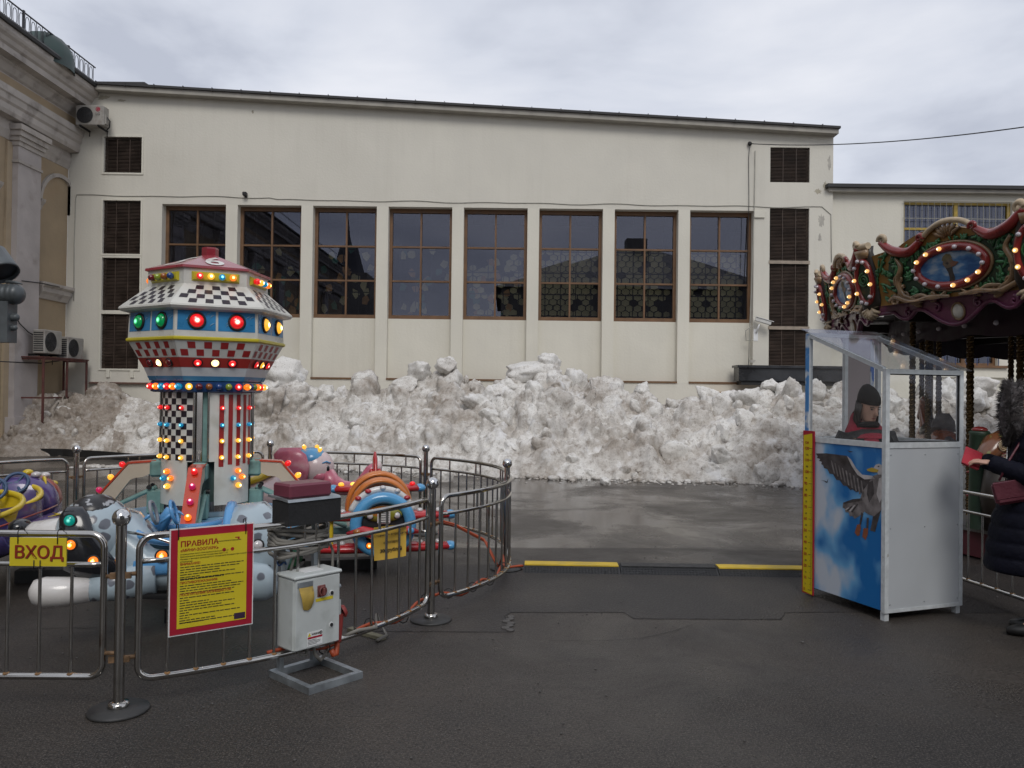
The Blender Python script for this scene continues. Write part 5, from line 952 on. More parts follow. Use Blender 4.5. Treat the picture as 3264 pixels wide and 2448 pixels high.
for k in range(6):
    # roof numeral
    P, n = hexf(k, .575, 2.676, .10, 2.82); o_ = P(.5, .40, .004); ux = (P(1, 0) - P(0, 0)).normalized()
    num = ((k + 5) % 6) + 1; num = {0: 6, 5: 5, 1: 1, 2: 2, 3: 3, 4: 4}[k]
    me = text_mesh(str(num), .40, M_fib, align='CENTER', bold=.012); obj('roof_numeral', me, None, roof, M=frame(o_ - (P(.5, 1) - P(.5, 0)).normalized() * .12, ux, n) @ Matrix.Scale(.85, 4, (1, 0, 0)))
    # bulb bar
    P, n = hexf(k, .55, 2.50, .55, 2.66); m = MB()
    vs = [P(.12, .28, .001), P(.88, .28, .001), P(.88, .78, .001), P(.12, .78, .001), P(.15, .36, .022), P(.85, .36, .022), P(.85, .70, .022), P(.15, .70, .022)]; bar = obj('bulb_bar', m.add(vs, [(4, 5, 6, 7), (0, 1, 5, 4), (1, 2, 6, 5), (2, 3, 7, 6), (3, 0, 4, 7)]), M_ychk, ride)
    cols = ['red', 'yellow', 'blue', 'orange'] if k != 5 else ['offred', 'offgreen', 'offorange', 'offblue']
    for i in range(4): bulb(cols[i], P(.24 + .175 * i, .53, .022), n, .028, bar)
    # skirt checks
    P, n = hexf(k, .792, 2.338, .556, 2.515); m = MB(); wb, wt = .72, .506
    for row in range(4):
        v0, v1 = .05 + row * .235, .05 + row * .235 + .205; wv_ = wb + (wt - wb) * (v0 + v1) / 2; nchk = [6, 5, 5, 5][row]; tot = .115 * .98
        for i in range(nchk):
            uc = (i - (nchk - 1) / 2) * .128 / wv_ * 1.0 + .5 + (.0 if row != 2 else .0) + ({0: 0, 1: .0, 2: -.075 / wv_ * 0, 3: 0}[row]); uc += (.064 / wv_ if row == 2 else 0) - (.064 / wv_ if row == 3 else 0)*0
            hw = .031 / wv_; 
            if uc - hw > .02 and uc + hw < .98: quad(m, P, uc - hw, uc + hw, v0, v1)
    obj('chequers', m, M_bchk, skirt)
    # blue windows with big lamps
    P, n = hexf(k, .7155, 2.05, .705, 2.30); bands = []
    for (u0, u1) in ((.03, .485), (.515, .97)):
        m = MB(); quad(m, P, u0, u1, .30, .985, .002); pn = obj('blue_window', m, M_rblue, ride); c = {0: 'red', 5: 'green', 1: 'yellow'}.get(k, 'red'); dome(c, P((u0 + u1) / 2, .62, .003), n, .055, pn)
        m = MB(); rgx = random.Random(k * 7 + int(u0 * 10))
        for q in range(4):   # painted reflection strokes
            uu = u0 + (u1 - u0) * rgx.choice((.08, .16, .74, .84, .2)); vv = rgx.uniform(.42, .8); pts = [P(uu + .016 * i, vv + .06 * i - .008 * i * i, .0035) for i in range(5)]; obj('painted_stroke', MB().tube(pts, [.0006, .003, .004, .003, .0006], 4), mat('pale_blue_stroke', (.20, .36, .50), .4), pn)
    # red checks on the bowl
    P, n = hexf(k, .625, 1.905, .715, 2.05); m = MB()
    for row, (nn, v0, v1) in enumerate(((5, .10, .46), (4, .52, .88))):
        for i in range(nn): uc = .5 + (i - (nn - 1) / 2) * .205; quad(m, P, uc - .048, uc + .048, v0, v1)
    obj('red_chequers', m, M_rchk, ride)
    P, n = hexf(k, .578, 1.825, .628, 1.905)
    for i, c in enumerate({0: ('red', 'white', 'red'), 5: ('offred', 'white', 'offred')}.get(k, ('red', 'yellow', 'red'))): dome(c, P(.25 + .25 * i, .5, .002), n, .031, ride)
    P, n = hexf(k, .515, 1.625, .515, 1.705)
    for i in range(6):
        c = {0: ['yellow', 'offred', 'offorange', 'offblue', 'offgreen', 'red'], 1: ['orange', 'offblue', 'offgreen', 'orange', 'red', 'yellow'], 5: ['red', 'orange', 'blue', 'red', 'orange', 'blue']}.get(k, ['red', 'orange', 'blue', 'yellow', 'offgreen', 'offred'])[i]; bulb(c, P(.08 + .168 * i, .5, .0), n, .029, ringb)
# ------------------------------------------------------------------ column
AZ = [R(-77), R(13), R(103), R(193)]
obj('inner_mast', MB().cyl((0, 0, .05), (0, 0, 1.63), .27, n=24), mat('mast_teal', (.10, .16, .15), .5, var=.4, vscale=6), ride); obj('mirror_skirt', MB().cyl((0, 0, .10), (0, 0, .69), .37, n=48, caps=False), mat('mirror_steel', (.50, .48, .46), .08, metal=1, var=.1), ride)
RCOL = .378; M_teal = mat('worn_teal_paint', (.16, .29, .27), .5, var=.25, vscale=12)
def cpt(az, z, r=RCOL): return Vector((r * math.cos(az), r * math.sin(az), z))
def cquad(m, a0, a1, z0, z1, r, k=3):
    vs = []
    for i in range(k + 1): a = a0 + (a1 - a0) * i / k; vs += [cpt(a, z0, r), cpt(a, z1, r)]
    m.add(vs, [(2 * i, 2 * i + 2, 2 * i + 3, 2 * i + 1) for i in range(k)], True)
for q in range(4):
    a0 = AZ[q]; a1 = a0 + PI / 2; m = MB(); lo0, lo1 = a0 + R(17), a1 - R(17); up0, up1 = a0 + R(10), a1 - R(10)
    for r in (RCOL, RCOL - .012):
        cquad(m, up0, up1, 1.03, 1.62, r, 14)
        cquad(m, lo0, lo1, .66, 1.03, r, 14)
    pn = obj('column_panel', m, M_fib, ride)
    m = MB(); chk = q in (3, 1)
    if chk:
        nc = 9; dw = (up1 - up0) / nc
        for row in range(11):
            for c in range(nc):
                if (row + c) % 2 == 0: cquad(m, up0 + dw * c, up0 + dw * (c + .96), 1.04 + row * .0525, 1.04 + (row + .97) * .0525, RCOL + .002, 2)
        obj('column_chequers', m, M_bchk, pn)
    else:
        for c in range(5): a = up0 + R(10) + (up1 - up0 - R(10)) * (c + .15) / 5; cquad(m, a, a + R(6.2), 1.00 if c % 2 else .985, 1.60, RCOL + .002, 2)
        obj('column_stripes', m, M_rchk, pn)
    angs = [a0 + R(25), a0 + R(47), a0 + R(68)] if not chk else [a1 - R(24), a1 - R(47), a1 - R(68)]
    for z, c in ((1.485, 'red'), (1.34, 'blue'), (1.205, 'yellow'), (1.065, 'yellow')):
        for a in angs: bulb(c, cpt(a, z), cpt(a, 0), .0195, pn)
    am = (a0 + a1) / 2 + (R(0) if not chk else R(-2))
    for (da, z, c) in ((R(2), .945, 'orange'), (R(-5), .885, 'blue'), (R(9), .89, 'orange'), (R(3), .82, 'yellow')): bulb(c, cpt(am + da, z), cpt(am + da, 0), .025, pn)
    for a in (up0 - R(1.5), up1 + R(1.5)): obj('chrome_trim', MB().cyl(cpt(a, 1.03, .385), cpt(a, 1.62, .385), .008, n=8), M_chrome, ride)
    mq = MB(); cquad(mq, a0 - R(11), a0 + R(1), 1.03, 1.62, .355, 4); obj('slot_plate', mq, MATS['mirror_steel'], ride); mq = MB(); cquad(mq, a0 + R(1.5), a0 + R(11), 1.03, 1.62, .345, 4); obj('slot_plate', mq, M_teal, ride)
    obj('slot_frame', MB().tube([cpt(a0 - R(6), 1.0, .33), cpt(a0 - R(6), 1.6, .33)], .012, 6), M_steel, ride)
M_armc = mat('cream_arm_side', (.52, .44, .34), .35, coat=.2, var=.05); M_armr = mat('orange_red_arm', (.50, .055, .02), .28, coat=.4, var=.08)
for q, az in enumerate(AZ):
    Mx = Matrix.Rotation(az, 4, 'Z'); prof_ = [(.42, 1.005), (.63, .99), (1.07, .46), (.95, .40), (.62, .85), (.585, .868), (.52, .875), (.47, .90), (.42, .90)]
    m = MB(); m.prism(prof_, -.048, .048, Mx); arm = obj('arm', m, M_armc, ride)
    m = MB(); top = [(.41, 1.007), (.633, .992), (1.078, .463), (1.085, .475), (.640, 1.008), (.41, 1.022)]; m.prism(top, -.055, .055, Mx); m2 = obj('arm_top', m, M_armr, arm)
    dn = (Mx @ Vector((.53, 0, .45, 0))).to_3d().normalized()
    for i, c in enumerate(('red', 'yellow', 'magenta', 'orange')): t = .08 + .205 * i; bulb(c if q else ('red', 'magenta', 'magenta', 'orange')[i], Mx @ Vector((.64 + .44 * t, 0, 1.008 - .53 * t)), dn, .027, arm)
    obj('arm_root', MB().box((.40, 0, .95), (.13, .13, .15), Mx, bev=.02), M_teal, ride); obj('pivot_block', MB().box((.42, 0, .66), (.12, .15, .2), Mx, bev=.01), M_teal, ride)
    for s in (-1, 1): obj('strut', MB().cyl(Mx @ Vector((.42, s * .05, .78)), Mx @ Vector((1.22, s * .07, .40)), .018, n=8), M_teal, ride); obj('bolt', MB().cyl(Mx @ Vector((.46, s * .06, .79)), Mx @ Vector((.46, s * .09, .79)), .02, n=8), M_dark, ride)
    obj('car_beam', MB().box((1.25, 0, .36), (.60, .07, .06), Mx), M_teal, ride)
# painted base drum and ground frame
def mural():
    m = bpy.data.materials.new('meadow_mural'); m.use_nodes = True; t = m.node_tree; N = t.nodes.new; L = t.links.new; b = t.nodes['Principled BSDF']; b.inputs['Roughness'].default_value = .4
    tc = N('ShaderNodeTexCoord'); nz = N('ShaderNodeTexNoise'); nz.inputs['Scale'].default_value = 5; nz.inputs['Detail'].default_value = 2; L(tc.outputs['Object'], nz.inputs['Vector']); sp = N('ShaderNodeSeparateXYZ'); L(tc.outputs['Object'], sp.inputs[0])
    ad = N('ShaderNodeMath'); ad.operation = 'MULTIPLY_ADD'; L(nz.outputs['Fac'], ad.inputs[0]); ad.inputs[1].default_value = .5; L(sp.outputs[2], ad.inputs[2]); cr = N('ShaderNodeValToRGB'); cr.color_ramp.interpolation = 'CONSTANT'; L(ad.outputs[0], cr.inputs[0])
    e = cr.color_ramp.elements; e[0].position = 0; e[0].color = (.06, .24, .10, 1); e[1].position = .42; e[1].color = (.10, .33, .22, 1)
    for p, c in ((.50, (.10, .30, .48, 1)), (.62, (.40, .16, .06, 1)), (.68, (.16, .34, .50, 1))): q = cr.color_ramp.elements.new(p); q.color = c
    L(cr.outputs[0], b.inputs['Base Color']); return m
obj('painted_base', MB().lathe([(.82, .10), (.84, .12), (.84, .52), (.80, .54), (.38, .56)], 40), mural(), ride); m = MB()
for az in AZ: m.box((.75, 0, .05), (1.5, .12, .10), Matrix.Rotation(az, 4, 'Z'))
obj('ground_frame', m, mat('black_frame', (.02, .02, .02), .6), ride); obj('base_ring', MB().lathe([(.86, 0), (.86, .10), (.7, .10)], 32), M_dark, ride)

# ================================================================== RIDE CARS (local x forward, y outward)
def car(name, label, az, r): p = RC + Vector((math.cos(az), math.sin(az))) * r; return thing(name, label, 'ride car', (p.x, p.y, 0), az - PI / 2)
def spots_mat(name, base, spot, sc, th):
    m = bpy.data.materials.new(name); m.use_nodes = True; t = m.node_tree; N = t.nodes.new; L = t.links.new; b = t.nodes['Principled BSDF']; b.inputs['Roughness'].default_value = .25; b.inputs['Coat Weight'].default_value = .4
    tc = N('ShaderNodeTexCoord'); nz = N('ShaderNodeTexNoise'); nz.inputs['Scale'].default_value = 9; nz.inputs['Detail'].default_value = 2; L(tc.outputs['Object'], nz.inputs['Vector'])
    va = N('ShaderNodeVectorMath'); va.operation = 'MULTIPLY_ADD'; L(nz.outputs['Color'], va.inputs[0]); va.inputs[1].default_value = (.07, .07, .07); L(tc.outputs['Object'], va.inputs[2])
    vo = N('ShaderNodeTexVoronoi'); vo.inputs['Scale'].default_value = sc; L(va.outputs[0], vo.inputs['Vector']); mr = N('ShaderNodeMapRange'); mr.inputs['From Min'].default_value = th; mr.inputs['From Max'].default_value = th + .04; L(vo.outputs['Distance'], mr.inputs['Value'])
    mx = N('ShaderNodeMix'); mx.data_type = 'RGBA'; L(mr.outputs[0], mx.inputs['Factor']); mx.inputs['A'].default_value = (*spot, 1); mx.inputs['B'].default_value = (*base, 1); L(mx.outputs['Result'], b.inputs['Base Color']); return m
M_dogw = spots_mat('spotted_dog_coat', (.36, .44, .49), (.115, .125, .15), 7.6, .28); M_dogblue = mat('bright_blue_trim', (.10, .30, .58), .25, coat=.4, var=.08); M_dogblk = mat('glossy_black', (.008, .009, .012), .18, coat=.5); M_dogwht = mat('glossy_white', (.62, .60, .58), .25, coat=.4, var=.05); M_dogin = mat('teal_cockpit', (.03, .10, .13), .4)
dog = car('dog_ride_car', 'spotted grey-blue dog shaped ride car with black ear and white paw', AZ[0], 1.72)
YA, ZA = Vector((0, 1, 0)), Vector((0, 0, 1))
def sec(x, y, z, hy, hz): return ((x, y, z), (0, hy, 0), (0, 0, hz))
body = obj('body', MB().loft([sec(-.80, 0, .52, .06, .06), sec(-.76, 0, .54, .18, .20), sec(-.62, 0, .58, .28, .29), sec(-.42, 0, .57, .305, .28), sec(-.38, 0, .49, .31, .18), sec(-.15, 0, .47, .31, .17), sec(.08, 0, .48, .30, .18), sec(.20, 0, .56, .29, .25), sec(.34, 0, .60, .26, .28), sec(.46, 0, .60, .18, .24)], 24, pw=2.3), M_dogw, dog)
m = MB().tube([(-.36, s * .0 + .27 * math.cos(a), .66 + .12 * math.sin(a)) for a in [0] for s in [1]] + [(.0, 0, 0)], .01) if False else MB()
P = [(-.07 + .31 * math.cos(a), .27 * math.sin(a), .655 + .075 * (math.cos(a) ** 2)) for a in [2 * PI * i / 36 for i in range(36)]]; obj('cockpit_rim', m.tube(P, .028, 8, closed=True), M_dogblue, body); obj('cockpit_floor', MB().ell((-.07, 0, .61), (.28, .25, .06), 20, 8), M_dogin, body)
obj('haunch_edge', MB().tube([(-.40, .285 * math.cos(a), .56 + .285 * math.sin(a)) for a in [R(-10) + R(200) * i / 20 for i in range(21)]], .035, 8), M_dogblue, body)
head = obj('head', MB().ell((.43, .10, .705), (.235, .24, .235), 24, 18), M_dogw, dog); obj('crown_patch', MB().ell((.43, .11, .845), (.15, .17, .108), 18, 10), mat('worn_black_patch', (.02, .02, .022), .3, col2=(.35, .36, .38), c2th=(.56, .6), c2scale=14), head)
obj('muzzle', MB().loft([((.55, .06, .70), (0, .15, 0), (0, 0, .11)), ((.70, .05, .69), (0, .14, 0), (0, 0, .10)), ((.82, .03, .69), (0, .11, 0), (0, 0, .08)), ((.88, .03, .69), (0, .05, 0), (0, 0, .04))], 16), M_dogwht, head); obj('nose', MB().ell((.90, .02, .735), (.07, .085, .055), 16, 10), M_dogblk, head)
obj('cheek', MB().ell((.62, .17, .66), (.12, .08, .08), 14, 10), M_dogwht, head); ear = obj('ear', MB().loft([((.50, .30, .90), (.05, 0, 0), (0, .02, 0)), ((.49, .345, .85), (.085, 0, 0), (0, .03, 0)), ((.47, .37, .74), (.10, 0, 0), (0, .035, 0)), ((.43, .37, .62), (.15, 0, 0), (0, .045, 0)), ((.38, .36, .52), (.17, 0, 0), (0, .05, 0)), ((.33, .34, .44), (.08, 0, 0), (0, .03, 0))], 18), M_dogblk, head)
dome('teal', (.505, .378, .825), (.15, 1, .1), .034, ear); dome('orange', (.49, .405, .68), (.1, 1, 0), .03, ear); dome('orange', (.36, .412, .575), (0, 1, .1), .03, ear)
obj('chest', MB().ell((.30, .08, .45), (.24, .25, .20), 20, 14), M_dogw, dog)
obj('front_leg', MB().loft([((.02, .27, .44), (0, .09, .0), (0, 0, .11)), ((.22, .33, .41), (0, .09, 0), (0, 0, .10)), ((.40, .36, .39), (0, .07, 0), (0, 0, .075))], 16), M_dogw, dog); obj('front_paw', MB().loft([((.38, .36, .39), (0, .072, 0), (0, 0, .076)), ((.52, .37, .385), (0, .09, 0), (0, 0, .09)), ((.64, .37, .385), (0, .095, 0), (0, 0, .095)), ((.70, .37, .39), (0, .07, 0), (0, 0, .075)), ((.725, .37, .39), (0, .03, 0), (0, 0, .03))], 18), M_dogwht, dog)
obj('hind_leg', MB().loft([((-.74, .29, .36), (0, .05, 0), (0, 0, .06)), ((-.66, .31, .38), (0, .09, 0), (0, 0, .12)), ((-.48, .32, .40), (0, .10, 0), (0, 0, .14)), ((-.28, .31, .36), (0, .09, 0), (0, 0, .09)), ((-.14, .31, .34), (0, .06, 0), (0, 0, .05))], 16), M_dogw, dog); obj('side_band', MB().loft([((-.5, .29, .50), (0, .03, 0), (0, 0, .05)), ((.15, .31, .50), (0, .03, 0), (0, 0, .05))], 10), M_dogblue, body)
for x in (-.02, .11):
    wheel = obj('steering_wheel', MB().tube([(x + .075 * math.cos(a) * .3, -.06 + .075 * math.sin(a), .80 + .075 * math.cos(a)) for a in [2 * PI * i / 20 for i in range(20)]], .012, 6, closed=True), mat('grey_wheel', (.22, .24, .27), .4) if x > 0 else M_dogblue, dog); obj('wheel_spoke', MB().tube([(x, -.06, .80), (x + .09, -.06, .73)], .012, 6), M_dogblue, wheel)
obj('hand_grip', MB().loft([((.10, -.22, .62), (.03, 0, 0), (0, .05, 0)), ((.06, -.20, .74), (.05, 0, 0), (0, .05, 0)), ((.0, -.17, .80), (.05, 0, .02), (0, .045, 0)), ((-.05, -.15, .78), (.02, 0, .02), (0, .03, 0))], 12), M_dogblue, dog)
dome('orange', (-.02, .335, .58), (0, 1, .05), .033, body); dome('offclear', (-.60, .285, .62), (-.2, 1, .2), .032, body); obj('latch_plate', MB().box((-.10, .325, .62), (.14, .012, .05), Matrix.Rotation(R(-14), 4, 'Y'), bev=.004), M_white, body); obj('safety_bar', MB().tube([(.22, .27, .73), (.06, .33, .71), (-.08, .335, .66), (-.2, .33, .62)], .010, 7), M_chrome, body)
obj('hanger', MB().bb((-.30, -.2, .27), (.2, .05, .33)), M_dark, dog)
# ---- purple bug car
M_pur = mat('purple_gloss', (.085, .06, .20), .22, coat=.5, var=.15, vscale=4); M_yel = mat('yellow_gloss', (.60, .44, .02), .25, coat=.4, var=.06); M_bugred = mat('dull_red_shell', (.30, .035, .02), .28, coat=.4, var=.1); M_wh = mat('steel_blue_wheel', (.035, .075, .16), .4)
bug = car('bug_ride_car', 'purple and yellow bug shaped ride car with two seat tubs and red shell', AZ[3], 1.62)
body = obj('body', MB().loft([sec(-.95, 0, .45, .05, .05), sec(-.9, 0, .47, .16, .14), sec(-.76, 0, .50, .27, .20), sec(-.68, 0, .40, .30, .09), sec(-.3, 0, .40, .32, .09), sec(.1, 0, .40, .32, .09), sec(.30, 0, .42, .31, .10), sec(.36, 0, .53, .31, .22), sec(.62, 0, .55, .28, .24), sec(.82, 0, .53, .19, .17), sec(.92, 0, .50, .06, .06)], 24), M_pur, bug)
obj('shell', MB().loft([sec(.36, 0, .60, .28, .19), sec(.50, 0, .63, .30, .235), sec(.66, 0, .62, .27, .22), sec(.82, 0, .58, .19, .16), sec(.93, 0, .55, .08, .07)], 22), M_bugred, body)
obj('side_wall', MB().add([(-.16 + .62 * math.cos(a), .325 * math.sin(a) * (1 - .1 * abs(math.cos(a))), z) for z in (.40, .70) for a in [2 * PI * i / 40 for i in range(40)]], [(i, (i + 1) % 40, 40 + (i + 1) % 40, 40 + i) for i in range(40)], True), M_pur, body); obj('shell_band', MB().loft([sec(.28, 0, .60, .28, .18), sec(.34, 0, .61, .31, .235), sec(.44, 0, .62, .31, .24), sec(.50, 0, .62, .29, .22)], 22), M_pur, body)
for (x, s) in ((-.42, 1.12), (.10, 1.0)):
    P = [(x + .25 * s * math.cos(a), .25 * s * math.sin(a), .70 + .075 * math.cos(a)) for a in [2 * PI * i / 32 for i in range(32)]]; tub = obj('seat_tub', MB().tube(P, .024, 8, closed=True), M_yel, bug)
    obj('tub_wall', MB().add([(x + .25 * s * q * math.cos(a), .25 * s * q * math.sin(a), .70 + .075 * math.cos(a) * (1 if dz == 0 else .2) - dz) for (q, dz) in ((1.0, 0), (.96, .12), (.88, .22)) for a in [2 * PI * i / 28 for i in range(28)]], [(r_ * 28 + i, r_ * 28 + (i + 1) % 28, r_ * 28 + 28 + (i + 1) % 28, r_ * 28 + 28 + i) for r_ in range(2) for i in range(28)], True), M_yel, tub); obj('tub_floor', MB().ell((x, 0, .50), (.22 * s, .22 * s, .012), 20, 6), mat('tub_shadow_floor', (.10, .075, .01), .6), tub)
    wx = x + .20 * s; Mw = Matrix.Translation((wx, 0, .80)) @ Matrix.Rotation(R(-58), 4, 'Y'); wl = obj('steering_wheel', MB().tube([(.095 * math.cos(a), .095 * math.sin(a), 0) for a in [2 * PI * i / 22 for i in range(22)]], .015, 7, closed=True, M=Mw), M_wh, bug); m = MB()
    for i in range(3): a = R(90 + 120 * i); m.cyl((0, 0, -.02), (.09 * math.cos(a), .09 * math.sin(a), 0), .016, .010, n=7, M=Mw)
    m.cyl((0, 0, 0), (0, 0, -.14), .02, n=8, M=Mw); obj('wheel_spokes', m, M_wh, wl); obj('side_button', MB().cyl((x + .1, .22 * s, .66), (x + .1, .2 * s, .66), .025, n=14), M_dark, tub)
wing = obj('wing', MB().loft([((-.62, -.36, .53), (.0, .04, 0), (0, 0, .015)), ((-.45, -.42, .545), (0, .10, 0), (0, 0, .03)), ((-.15, -.46, .55), (0, .15, 0), (0, 0, .032)), ((.12, -.46, .545), (0, .14, 0), (0, 0, .03)), ((.24, -.44, .54), (0, .06, 0), (0, 0, .015))], 18), M_pur, bug); obj('wing_tip', MB().ell((.16, -.55, .575), (.13, .06, .05), 14, 10), M_yel, wing)
for (x, y) in ((-.15, -.5), (.02, -.5)): obj('wing_light', MB().ell((x, y, .59), (.04, .035, .018), 12, 6), BC['offclear'], wing)
m = MB()
for i in range(3): m.tube([(-.30 + .05 * i, -.44 - .03 * i, .585), (-.18, -.5 + .012 * i, .589), (-.02 - .03 * i, -.47 + .03 * i, .587)], [.002, .008, .002], 5)
obj('wing_stripe', m, M_yel, wing)
for (x, y, z, c) in ((.42, -.12, .86, 'w'), (.52, -.02, .872, 'y'), (.62, -.13, .835, 'w'), (.74, -.16, .745, 'y'), (.82, -.05, .74, 'w'), (.66, .1, .83, 'w')): obj('shell_knob', MB().ell((x, y, z), (.045, .045, .028), 12, 8), BC['offclear'] if c == 'w' else M_yel, body)
m = MB(); m.tube([(.36, -.22, .78), (.44, -.18, .825), (.54, -.14, .84)], [.004, .018, .004], 6); m.tube([(-.82, -.16, .60), (-.70, -.2, .655), (-.60, -.2, .69)], [.004, .02, .004], 6); obj('yellow_flash', m, M_yel, body); obj('seam', MB().tube([(-.85, -.2, .57), (-.6, -.305, .6), (0, -.335, .60), (.3, -.33, .60)], .008, 5), M_bugred, body); obj('belly', MB().loft([sec(-.8, 0, .36, .2, .08), sec(0, 0, .36, .3, .1), sec(.7, 0, .38, .2, .08)], 16), M_dark, bug)
# ---- red aeroplane car
M_plr = mat('aeroplane_red', (.42, .018, .022), .22, coat=.5, var=.1); M_plb = mat('aeroplane_blue', (.08, .30, .55), .25, coat=.4, var=.06); M_plo = mat('orange_seat', (.56, .17, .03), .3, coat=.3, var=.06); M_olive = spots_mat('olive_orange_cowl', (.20, .19, .02), (.36, .12, .02), 4, .38)
pln = car('aeroplane_ride_car', 'red biplane ride car with blue ring nose, cartoon front and orange seats', AZ[1], 1.52)
fus = obj('fuselage', MB().loft([sec(.50, 0, .48, .25, .25), sec(.35, 0, .48, .27, .27), sec(.1, 0, .48, .28, .24), sec(-.3, 0, .48, .24, .2), sec(-.6, 0, .52, .12, .12), sec(-.85, 0, .56, .05, .06)], 24), M_plb, pln)
obj('nose_ring', MB().tube([(.52, .235 * math.cos(a), .485 + .235 * math.sin(a)) for a in [2 * PI * i / 36 for i in range(36)]], .052, 10, closed=True), M_plb, fus); nose = obj('nose_disc', MB().lathe([(.215, 0), (.20, .02), (.1, .05), (0, .06)], 28), M_dark, fus, M=zto((.50, 0, .485), (1, 0, 0)))
obj('cowl', MB().loft([((.54, 0, .58), (0, .17, 0), (0, 0, .075)), ((.575, 0, .58), (0, .15, 0), (0, 0, .06)), ((.59, 0, .58), (0, .08, 0), (0, 0, .03))], 20), M_olive, fus); gr = obj('grille', MB().box((.588, 0, .57), (.025, .11, .13), bev=.01), M_dogwht, fus); m = MB()
for i in range(6): m.bb((.6, -.045, .518 + i * .02), (.604, .045, .523 + i * .02))
obj('grille_line', m, M_dark, gr)
for s in (-1, 1): dome('offclear', (.575, s * .115, .575), (1, s * .15, .1), .026, fus)
obj('chrome_smile', MB().tube([(.57, -.16, .455), (.60, -.08, .42), (.61, 0, .43), (.60, .08, .42), (.57, .16, .455)], [.008, .03, .026, .03, .008], 8), M_dogwht, fus); obj('red_moustache', MB().tube([(.58, -.31, .43), (.62, -.18, .455), (.635, 0, .41), (.62, .18, .455), (.58, .31, .43)], [.012, .045, .05, .045, .012], 10), M_plr, fus)
for s in (-1, 1): obj('moustache_lamp', MB().ell((.63, s * .22, .448), (.03, .04, .03), 12, 8), BC['offorange'] if s < 0 else M_plb, fus)
dome('orange', (.57, -.12, .32), (1, 0, 0), .024, fus); dome('orange', (.57, .12, .32), (1, 0, 0), .024, fus)
m = MB().tube([(.40, .285 * math.cos(a), .49 + .29 * math.sin(a)) for a in [R(20) + R(140) * i / 24 for i in range(25)]], .03, 8); hd = obj('bonnet_band', m, M_dogwht, fus)
for a in (45, 65, 90, 115, 135): obj('band_knob', MB().ell((.42, .30 * math.cos(R(a)), .49 + .305 * math.sin(R(a))), (.03, .03, .022), 10, 6), M_plr if a in (45, 115, 135) else BC['offclear'], hd)
for (x, rr_) in ((.14, .255), (-.10, .285)): obj('seat_back', MB().loft([((x + .03 * math.sin(a * 1), rr_ * math.cos(a), .55 + .32 * math.sin(a) * rr_ / .285), (.085, 0, 0), (0, -.03 * math.cos(a), -.03 * math.sin(a))) for a in [R(-15) + R(210) * i / 20 for i in range(21)]], 12), M_plo, pln); obj('seat_pad', MB().loft([((x - .06, 0, .50), (0, rr_ * .9, 0), (.03, 0, 0)), ((x - .09, 0, .70), (0, rr_ * .85, 0), (.03, 0, 0)), ((x - .10, 0, .80), (0, rr_ * .5, 0), (.03, 0, 0))], 16), mat('dark_orange_pad', (.30, .085, .02), .5), pln)
for (x, z, hl, nm) in ((.28, .53, .62, 'upper_wing'), (.30, .25, .62, 'lower_wing'), (-.42, .69, .42, 'tail_wing')):
    wg = obj(nm, MB().loft([((x, -hl, z), (.07, 0, 0), (0, 0, .035)), ((x, -hl * .5, z), (.10, 0, 0), (0, 0, .045)), ((x, hl * .5, z), (.10, 0, 0), (0, 0, .045)), ((x, hl, z), (.07, 0, 0), (0, 0, .035))], 16), M_plr, pln)
    for s in (-1, 1):
        obj('wing_tip', MB().ell((x, s * hl, z), (.075, .06, .042), 14, 10), M_plb, wg)
        for q in (.55, .82): obj('wing_knob', MB().ell((x + .02, s * hl * q, z + .045), (.03, .03, .022), 10, 6), BC['yellow'] if nm == 'tail_wing' and s < 0 else (BC['red'] if nm == 'tail_wing' and q > .6 else BC['offclear']), wg)
for s in (-1, 1): obj('strut', MB().cyl((.30, s * .44, .27), (.28, s * .44, .51), .022, n=10), M_yel, pln)
fin = obj('tail_fin', MB().loft([((-.72, 0, .55), (.13, 0, 0), (0, .03, 0)), ((-.76, 0, .78), (.12, 0, 0), (0, .03, 0)), ((-.80, 0, .95), (.09, 0, 0), (0, .026, 0)), ((-.83, 0, 1.02), (.03, 0, 0), (0, .012, 0))], 14), M_plr, pln)
for s in (-1, 1): obj('fin_lamp', MB().ell((-.74, s * .04, .82), (.035, .025, .035), 10, 8), M_plr, fin)
# ---- elephant car
M_elw = mat('elephant_white_pink', (.62, .50, .50), .28, coat=.4, var=.06); M_elp = mat('elephant_pink', (.48, .12, .18), .3, coat=.3, col2=(.60, .34, .37), c2th=(.5, .7), c2scale=6)
ele = car('elephant_ride_car', 'pink and white elephant shaped ride car with raised trunk and blue cap', AZ[2] - R(8), 1.62)
obj('body', MB().loft([sec(-.7, 0, .50, .1, .1), sec(-.6, 0, .50, .26, .24), sec(-.2, 0, .48, .31, .22), sec(.2, 0, .48, .31, .22), sec(.5, 0, .52, .25, .22), sec(.62, 0, .55, .12, .1)], 22), M_elw, ele)
P = [(-.1 + .34 * math.cos(a), .26 * math.sin(a), .70 + .05 * math.cos(2 * a)) for a in [2 * PI * i / 30 for i in range(30)]]; obj('cockpit_rim', MB().tube(P, .04, 8, closed=True), M_yel, ele); obj('yellow_seat', MB().loft([((-.05, -.12, .62), (.06, 0, 0), (0, .2, 0)), ((-.14, -.12, .80), (.06, 0, 0), (0, .16, 0)), ((-.2, -.12, .90), (.03, 0, 0), (0, .06, 0))], 14), M_yel, ele)
